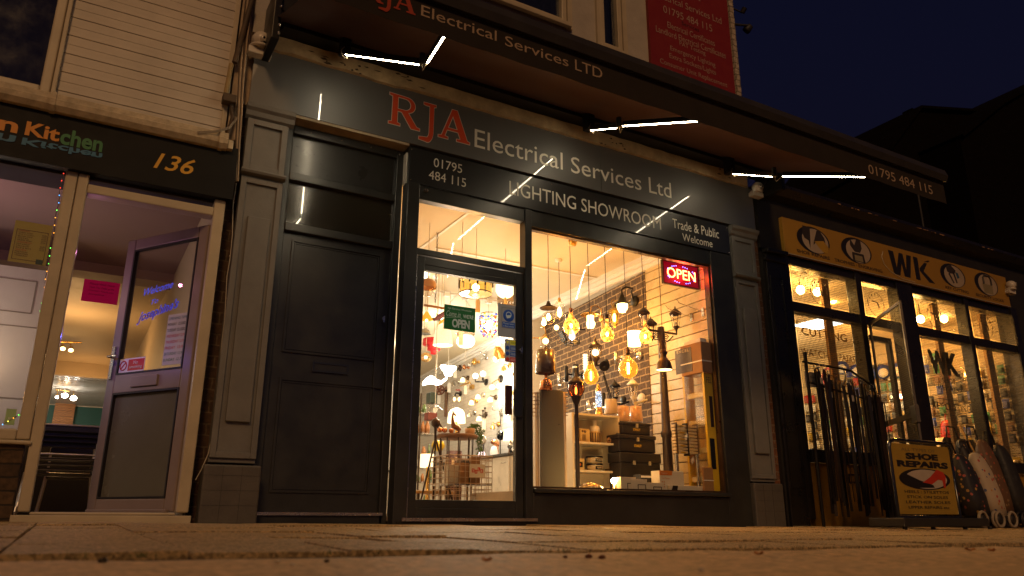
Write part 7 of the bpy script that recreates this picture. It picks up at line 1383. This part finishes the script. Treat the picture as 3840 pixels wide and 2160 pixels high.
    for i, (px, py, up_) in enumerate(((1768,1500,1),(1792,1478,1),(1838,1488,1),(1905,1470,1),(1760,1545,0),(1796,1560,1),(1848,1590,0),(1905,1560,1),(1925,1500,1),(1890,1370,0),(1700,1430,0),(1735,1415,1))):
        t, q, k = wf('small wall light in the crowded rows on the hexagon wallpaper', px, py, .12); m_ = (brass, chrome, bronze)[i % 3]; plate(t, q, .045, m_); B().tube([Vector((wx(q.y)-.03,q.y,q.z)), q+Z_*.02, q-Z_*.03], .009, 6).build('arm', m_, t)
        B().lathe(q-Z_*.03, [(.045,-.05),(.035,.0),(.012,.025),(.001,.026)], 14).build('shade', m_ if not up_ else lit_white, t)
    t, q, k = wf('pewter twin candle wall sconce with a hanging tag', 1818, 1550, .12); pl = PW(1826,1553,0); plate(t, pl, 9*k, bronze)
    for px, py in ((1811,1540),(1819,1530)): g_ = PW(px,py,.15); B().tube([g_, g_-Z_*22*k, Vector((wx(pl.y)-.03,pl.y,pl.z))], .009).build('arm', bronze, t); B().lathe(g_, [(.001,-.02),(.02,-.01),(.02,.01),(.001,.02)], 10).build('cup', bronze, t)
    tagcard(t, PW(1815,1585,.1), 2)
    t, q, k = wf('chrome swing arm wall lamp with a square plate and hanging flex', 1868, 1535, .2); B().tube([PW(1846,1527,.25), PW(1848,1537,.25), PW(1880,1540,.05)], .009).build('arm', chrome, t); pl = PW(1883,1540,0); B().box(pl.x-.03,pl.x,pl.y-.05,pl.y+.05,pl.z-.07,pl.z+.09).build('plate', chrome, t); B().tube([pl, PW(1876,1570,.03), PW(1877,1600,.03)], .006).build('flex', cord_m, t)
    for i, (px, py, lab) in enumerate(((1921,1550,'white tag hanging on the wallpaper near the door edge'),(1684,1449,'white tag hanging beside the film reel clock'),(1646,1492,'small white tag hanging under the film reel clock'),(1707,1394,'white tag hanging on the black bottle wall lamp'))):
        p_ = PW(px,py,.2); t = thing('price_tag', lab, 'price tag', p_, 'price tags hanging on the wall lamps'); tagcard(t, p_, 1.9, M('white_tag', (.7,.68,.6), .6))
    t, q, k = wf('film reel shaped wall lamp with five holes', 1650, 1463, .25, 'reel_lamp'); b = B(); r_ = 19*k; ax = Vector((-.7,-.7,0)).normalized()
    b.lathe(q, [(r_*.75,-.012),(r_,-.012),(r_,.012),(r_*.75,.012),(r_*.75,-.012)], 26, ax=ax); b.lathe(q, [(.001,-.012),(r_*.25,-.012),(r_*.25,.012),(.001,.012)], 16, ax=ax)
    e1 = ax.orthogonal().normalized(); e2 = ax.cross(e1)
    for i in range(5): a = i*1.2566; d = e1*math.cos(a)+e2*math.sin(a); b.tube([q+d*r_*.2, q+d*r_*.8], .022, 6)
    b.build('reel', M('rust_brown', (.13,.045,.02), .5, metal=.3), t); pl = PW(1677,1465,0); B().box(pl.x-.03,pl.x,pl.y-.05,pl.y+.05,pl.z-.5,pl.z+.08).build('backboard', wood_m, t); B().tube([q, pl], .02).build('arm', blk_metal, t)
    # left edge goods further back
    Y = 4.6
    def bxp(nm, lab, cat, x0, x1, y0, y1, Y, mat, dep=.15, par=None):
        a, c = P(x0,y1,Y), P(x1,y0,Y); t = thing(nm, lab, cat, (a.x,Y,a.z)); o = B().box(a.x,c.x,Y,Y+dep,a.z,c.z).build('body', mat, t, bev=.006); return t, o, a, c
    # shelving rack at the left
    a, c = P(1570,1690,5.2), P(1640,1480,5.2)
    t = thing('storage_rack', 'crowded wire rack of glassware at the left edge of the door glass', 'rack', (a.x,5.2,0)); zt = c.z
    for xx in (a.x, c.x-.02): B().box(xx,xx+.02,5.2,5.22,.015,zt).build('upright', bronze, t)
    zs = [.15,.5,.85,1.2,1.5]
    for z in zs: B().box(a.x,c.x,5.2,5.5,z,z+.015).build('shelf', chrome, t)
    rr = random.Random(12); gm = [clear_glass, M('jar_amber', (.5,.2,.05), .2, coat=1), M('jar_pale', (.6,.5,.35), .3, coat=1), M('jar_green', (.12,.2,.05), .3, coat=1)]
    for z in zs:
        x = a.x+.03
        while x < c.x-.04:
            r_ = rr.uniform(.02,.04); h_ = rr.uniform(.08,.2); j = B().lathe(Vector((x,5.28,z+.016)), [(.001,0),(r_,0),(r_*1.05,h_*.6),(r_*.5,h_*.9),(r_*.6,h_),(.001,h_)], 12).build('glass_jar', rr.choice(gm), None); tag(j, 'small glass jar or lamp standing on the crowded rack at the left of the door', 'jar', group='jars and small lamps on the crowded rack'); x += r_*2+.012
    bxp('green_case','dark green plastic case on the rack at the left of the door','case',1613,1640,1472,1510,4.4,M('case_green',(.03,.06,.045),.4)); bxp('red_box','brick red box on the rack beside the glass bell pendant','box',1606,1640,1548,1573,4.4,M('brick_red',(.22,.05,.03),.6))
    # round table with giraffe
    Y = 1.75; c = P(1712,1632,Y); k = mpp(c); zt = c.z; t = thing('round_table', 'round wooden table on thin metal rods behind the door', 'table', (c.x,Y,.015))
    B().lathe(Vector((c.x,Y,zt)), [(.001,0),(78*k,0),(80*k,-.01),(78*k,-.035),(.001,-.035)], 40).build('table_top', wood_m, t)
    for i in range(9): a = i*.698+.2; B().tube([(c.x+62*k*math.cos(a),Y+62*k*math.sin(a),zt-.03),(c.x+56*k*math.cos(a),Y+56*k*math.sin(a),.016)], .007, 6).build('leg', bronze, t)
    B().lathe(Vector((c.x,Y,.05)), [(56*k,0),(56*k,.015)], 30).build('foot_ring', bronze, t)
    top = zt+.001
    q = P(1706,1620,Y-.05); t = thing('giraffe_figure', 'carved brown wooden giraffe standing on the round table', 'ornament', (q.x,Y-.05,top)); gm_ = M('carved_wood', (.22,.09,.03), .35, coat=.4, var=.3, sc=20); k = mpp(q); b = B(); x = q.x-.02; yy = Y-.05
    bodyz = top+22*k
    b.tube([(x+28*k,yy,bodyz-6*k),(x+16*k,yy,bodyz+4*k),(x+2*k,yy,bodyz+8*k),(x-3*k,yy,bodyz+26*k),(x-4*k,yy,bodyz+46*k),(x-2*k,yy,bodyz+56*k),(x+6*k,yy,bodyz+52*k),(x+10*k,yy,bodyz+46*k)], [7*k,11*k,11*k,6.5*k,4.5*k,4.5*k,4*k,2*k], 12)
    for dx, dy in ((-3,-4),(-2,4),(22,-4),(24,4)): b.tube([(x+dx*k,yy+dy*k,bodyz+2*k),(x+(dx-1)*k,yy+dy*k,top)], [5*k,3.5*k], 8)
    for dx in (-4,-1): b.tube([(x+dx*k,yy,bodyz+58*k),(x+dx*k,yy,bodyz+66*k)], [1.6*k,1.2*k], 6)
    b.tube([(x+1*k,yy,bodyz+58*k),(x+5*k,yy-2*k,bodyz+61*k)], [1.5*k,.8*k], 6); b.build('figure_body', gm_, t)
    q = P(1762,1612,Y); t = thing('trailing_plant', 'potted trailing ivy hanging over the right edge of the round table', 'plant', (q.x,Y,top)); B().lathe(Vector((q.x,Y,top)), [(.001,0),(.045,0),(.055,.075),(.05,.075),(.001,.06)], 16).build('pot', M('tan_pot', (.45,.28,.14), .7), t)
    rr = random.Random(14); b = B()
    for s_ in range(14):
        x0, y0, z0 = q.x+rr.uniform(-.02,.05), Y+rr.uniform(-.05,.03), top+.09; L_ = rr.uniform(.1,.52) if s_ > 5 else rr.uniform(.08,.15); n = int(L_/.012)
        for i in range(n):
            f = i/max(1,n); xx = x0+.09*min(1,f*3)+rr.uniform(-.016,.016); zz = z0+.03*math.sin(min(1,f*3)*3.1)-max(0,f-.15)*L_; a = rr.uniform(0,6.28); s2 = rr.uniform(.009,.016); p0 = Vector((xx,y0+rr.uniform(-.015,.015),zz)); d1 = Vector((math.cos(a),rr.uniform(-.5,.5),math.sin(a)))*s2; d2 = Vector((-d1.z,rr.uniform(-.4,.4)*s2,d1.x))*.6
            b.add([p0-d1,p0+d2,p0+d1,p0-d2], [(0,1,2,3)])
    b.build('foliage', M('ivy_green', (.05,.12,.015), .5, var=.5, sc=40), t)
    q = P(1640,1600,Y); t = thing('wire_bowl', 'tilted black wire bowl lamp on the round table', 'ornament', (q.x,Y,top)); c0 = P(1650,1590,Y); k = mpp(c0); b = B(); ax = Vector((.75,-.45,.5)).normalized(); e1 = ax.orthogonal().normalized(); e2 = ax.cross(e1)
    for i in range(7): a = i*.449; b.tube([c0+(e1*math.cos(a)+e2*math.sin(a))*28*k*math.cos(u_)-ax*26*k*math.sin(u_)*1 for u_ in [j*.3927 for j in range(9)]], .0035, 4)
    b.tube([c0+(e1*math.cos(a)+e2*math.sin(a))*28*k for a in [j*.3307 for j in range(20)]], .005, 5); b.tube([c0-ax*13*k+(e1*math.cos(a)+e2*math.sin(a))*24*k for a in [j*.3307 for j in range(20)]], .0035, 4); b.build('wire_frame', bronze, t)
    for i, (px, py, m_, lab) in enumerate(((1650,1612,copper,'small copper ball ornament inside the wire bowl'),(1668,1608,copper,'larger copper ball ornament on the round table'),(1692,1614,M('amber_glass_ball',(.6,.2,.03),.15,coat=1),'small amber glass ball beside the giraffe'))): q = P(px,py,Y-.12); t = B().ball(Vector((q.x,Y-.12,top+.028)), .027, 14, 10).build('ball_ornament', m_, None); tag(t, lab, 'ornament')
    # cloche lamp behind the giraffe
    q = P(1712,1560,2.4); t = thing('table_lamp', 'glass dome table lamp glowing behind the giraffe', 'table lamp', q); k = mpp(q); B().lathe(q, [(34*k,-26*k),(33*k,-8*k),(30*k,12*k),(22*k,24*k),(8*k,30*k),(.001,31*k)], 26).build('dome_shade', M('frosted_dome', (.7,.62,.42), .3, emit=(1,.82,.5), es=2.2), t); B().tube([q-Z_*20*k, q-Z_*70*k], .014).build('stem', brass, t); lamp(q+Vector((0,-.4,0)), 4, (1,.78,.42), .06, t)
    # tripod floor lamp
    Y = 1.35; a = P(1633,1600,Y); t = thing('tripod_lamp', 'dark tripod floor lamp standing at the left behind the door glass', 'floor lamp', (a.x,Y,.015)); top_ = P(1633,1655,Y); B().tube([a, top_], .014).build('column', bronze, t)
    for px, yy in ((1578,Y),(1700,Y),(1618,Y+.25)): e = P(px,1830 if px != 1618 else 1868,yy); f_ = Vector((e.x+(e.x-top_.x)*.2,yy,.016)); B().tube([top_+Z_*.03, f_], .009, 6).build('leg', bronze, t)
    B().lathe(P(1633,1585,Y), [(14*mpp(a),-14*mpp(a)),(18*mpp(a),0),(10*mpp(a),14*mpp(a)),(.001,16*mpp(a))], 18, ax=Vector((-.6,-.4,.5))).build('lamp_head', bronze, t)
    # round barrel with letters
    q = P(1705,1700,2.6); t = thing('barrel', 'wooden barrel painted with pale numerals under the round table', 'barrel', (q.x,2.6,.015)); r_ = 30*mpp(q); B().lathe(Vector((q.x,2.6,.015)), [(.001,0),(r_*.85,0),(r_,.3),(r_*.9,.72),(.001,.72)], 24).build('staves', M('barrel_wood', (.10,.035,.025), .5, var=.3, sc=15), t); ftext('01', q.x-.16, q.x+.03, .5, .66, 2.6-r_-.004, M('barrel_paint', (.6,.45,.3), .6), t, warp=lambda p_: (1-p_[0], p_[1]), bold=.03)
    # wire basket with SALE card
    Y = 1.05; a, c = P(1680,1876,Y), P(1846,1712,Y); x0, x1, z1_ = a.x, c.x, c.z; zm = P(1760,1815,Y).z; t = thing('wire_basket', 'square wire dump basket on legs with a SALE card', 'basket', (x0,Y,.015)); bw_ = M('pale_wire_rack', (.45,.33,.22), .4, metal=.5); D_ = .42
    f = B(); 
    for i in range(9): x = x0+(x1-x0)*i/8; f.tube([(x,Y,.016),(x,Y,z1_)], .0035, 5); f.tube([(x,Y+D_,.016),(x,Y+D_,z1_)], .0035, 5)
    for i in range(7): y = Y+D_*i/6; f.tube([(x0,y,.016),(x0,y,z1_)], .0035, 5); f.tube([(x1,y,.016),(x1,y,z1_)], .0035, 5)
    z = .05
    while z < z1_: f.tube([(x0,Y,z),(x1,Y,z),(x1,Y+D_,z),(x0,Y+D_,z),(x0,Y,z)], .0035, 5); z += .052
    f.tube([(x0,Y,z1_),(x1,Y,z1_),(x1,Y+D_,z1_),(x0,Y+D_,z1_),(x0,Y,z1_)], .006, 6); f.build('wire_frame', bw_, t); B().box(x0,x1,Y,Y+D_,zm-.01,zm).build('shelf', chrome, t)
    rr = random.Random(15)
    for i in range(9):
        xx = x0+.03+rr.uniform(0,x1-x0-.2); yy = Y+.05+rr.uniform(0,D_-.2); hh = rr.uniform(.08,.18); o = B().box(xx,xx+rr.uniform(.08,.15),yy,yy+.1,zm+.001,zm+hh+.1*rr.random(), Matrix.Rotation(rr.uniform(-.3,.3),3,'Z')).build('boxed_lamp', [card, M('box_dark',(.08,.06,.045),.5), white_card, M('box_green',(.12,.15,.09),.5)][i % 4], None, bev=.003); tag(o, 'small reduced boxed lamp lying in the wire SALE basket', 'box', group='boxed lamps in the wire SALE basket')
    p0, p1_ = P(1760,1789,Y-.01), P(1819,1742,Y-.01); cdx = B().box(p0.x,p1_.x,Y-.012,Y-.009,p0.z,p1_.z).build('sale_card', white_card, t)
    w, h = p1_.x-p0.x, p1_.z-p0.z; rd = M('sale_red', (.5,.05,.02), .5)
    for i, ch in enumerate('SALE'): u0 = p0.x+w*(.14+.185*i); dz = (.0,-.01,.012,-.004)[i]; o = B().box(u0,u0+w*.17,Y-.014,Y-.0122,p0.z+h*.36+dz,p0.z+h*.66+dz).build('letter_patch', rd, cdx); ftext(ch, u0+w*.04, u0+w*.13, p0.z+h*.42+dz, p0.z+h*.60+dz, Y-.015, white_txt, o)
    # low wooden stool
    q = P(1640,1843,1.9); t = thing('low_stool', 'low wooden bench on the floor at the left behind the door glass', 'stool', (q.x,1.9,.015)); a, c = P(1560,1843,1.9), P(1708,1850,1.9); zz = P(1640,1840,1.9).z; B().box(a.x,c.x,1.9,2.2,zz-.03,zz).build('seat', M('pine_top', (.45,.25,.08), .4, var=.25), t, bev=.006)
    for xx in (a.x+.05, c.x-.05): B().tube([(xx,1.95,.016),(xx,1.95,zz-.03)], .014).build('leg', bronze, t); B().tube([(xx,2.15,.016),(xx,2.15,zz-.03)], .014).build('leg', bronze, t)
    q = P(1600,1720,2.6); t = thing('table_lamp', 'cream square shade lamp low at the left behind the tripod', 'table lamp', q); k = mpp(q); B().lathe(P(1605,1728,2.6), [(30*k,-24*k),(29*k,24*k)], 20).build('shade', shade_m, t); B().tube([P(1605,1745,2.6), Vector((P(1605,1745,2.6).x,2.6,.02))], .02).build('stem', brass, t)
    t = thing('yellow_ornament', 'bright yellow pot ornament between the tripod and the table', 'ornament', P(1643,1672,2.5)); B().lathe(P(1643,1672,2.5), [(.001,-.06),(.05,-.05),(.08,.0),(.06,.05),(.001,.06)], 16).build('pot_body', M('bright_yellow', (.6,.42,.02), .4), t)
    # ceiling fittings added to light the shop further back
    for i, (x, y, e) in enumerate(((3.4,2.9,3),(4.6,4.6,34),(4.4,6.8,36),(3.0,6.0,16))):
        t = thing('ceiling_light', ['added round ceiling light nearest the door','added round ceiling light over the counter','added round ceiling light at the rear of the shop','added round ceiling light on the left of the shop'][i], 'ceiling light', (x,y,CEIL)); B().lathe(Vector((x,y,CEIL)), [(.001,-.05),(.12,-.045),(.14,-.02),(.14,0)], 24).build('diffuser', E('soft_cloud',(1,.88,.66),5), t); lamp((x,y,CEIL-.25), e, (1,.84,.62), .12, t)
    t = thing('ceiling_light', 'added brass ceiling spotlight above the display window', 'ceiling light', (4.4,1.0,CEIL)); B().lathe(Vector((4.4,1.0,CEIL)), [(.001,-.06),(.04,-.055),(.05,0)], 16).build('spot', brass, t); lamp((4.4,1.3,1.9), 12, (1,.40,.07), .12, t); lamp((3.0,1.0,1.9), 8, (1,.40,.07), .12, t)  # added spot; its two unseen point lights hang mid-room to fill the display
door_view()
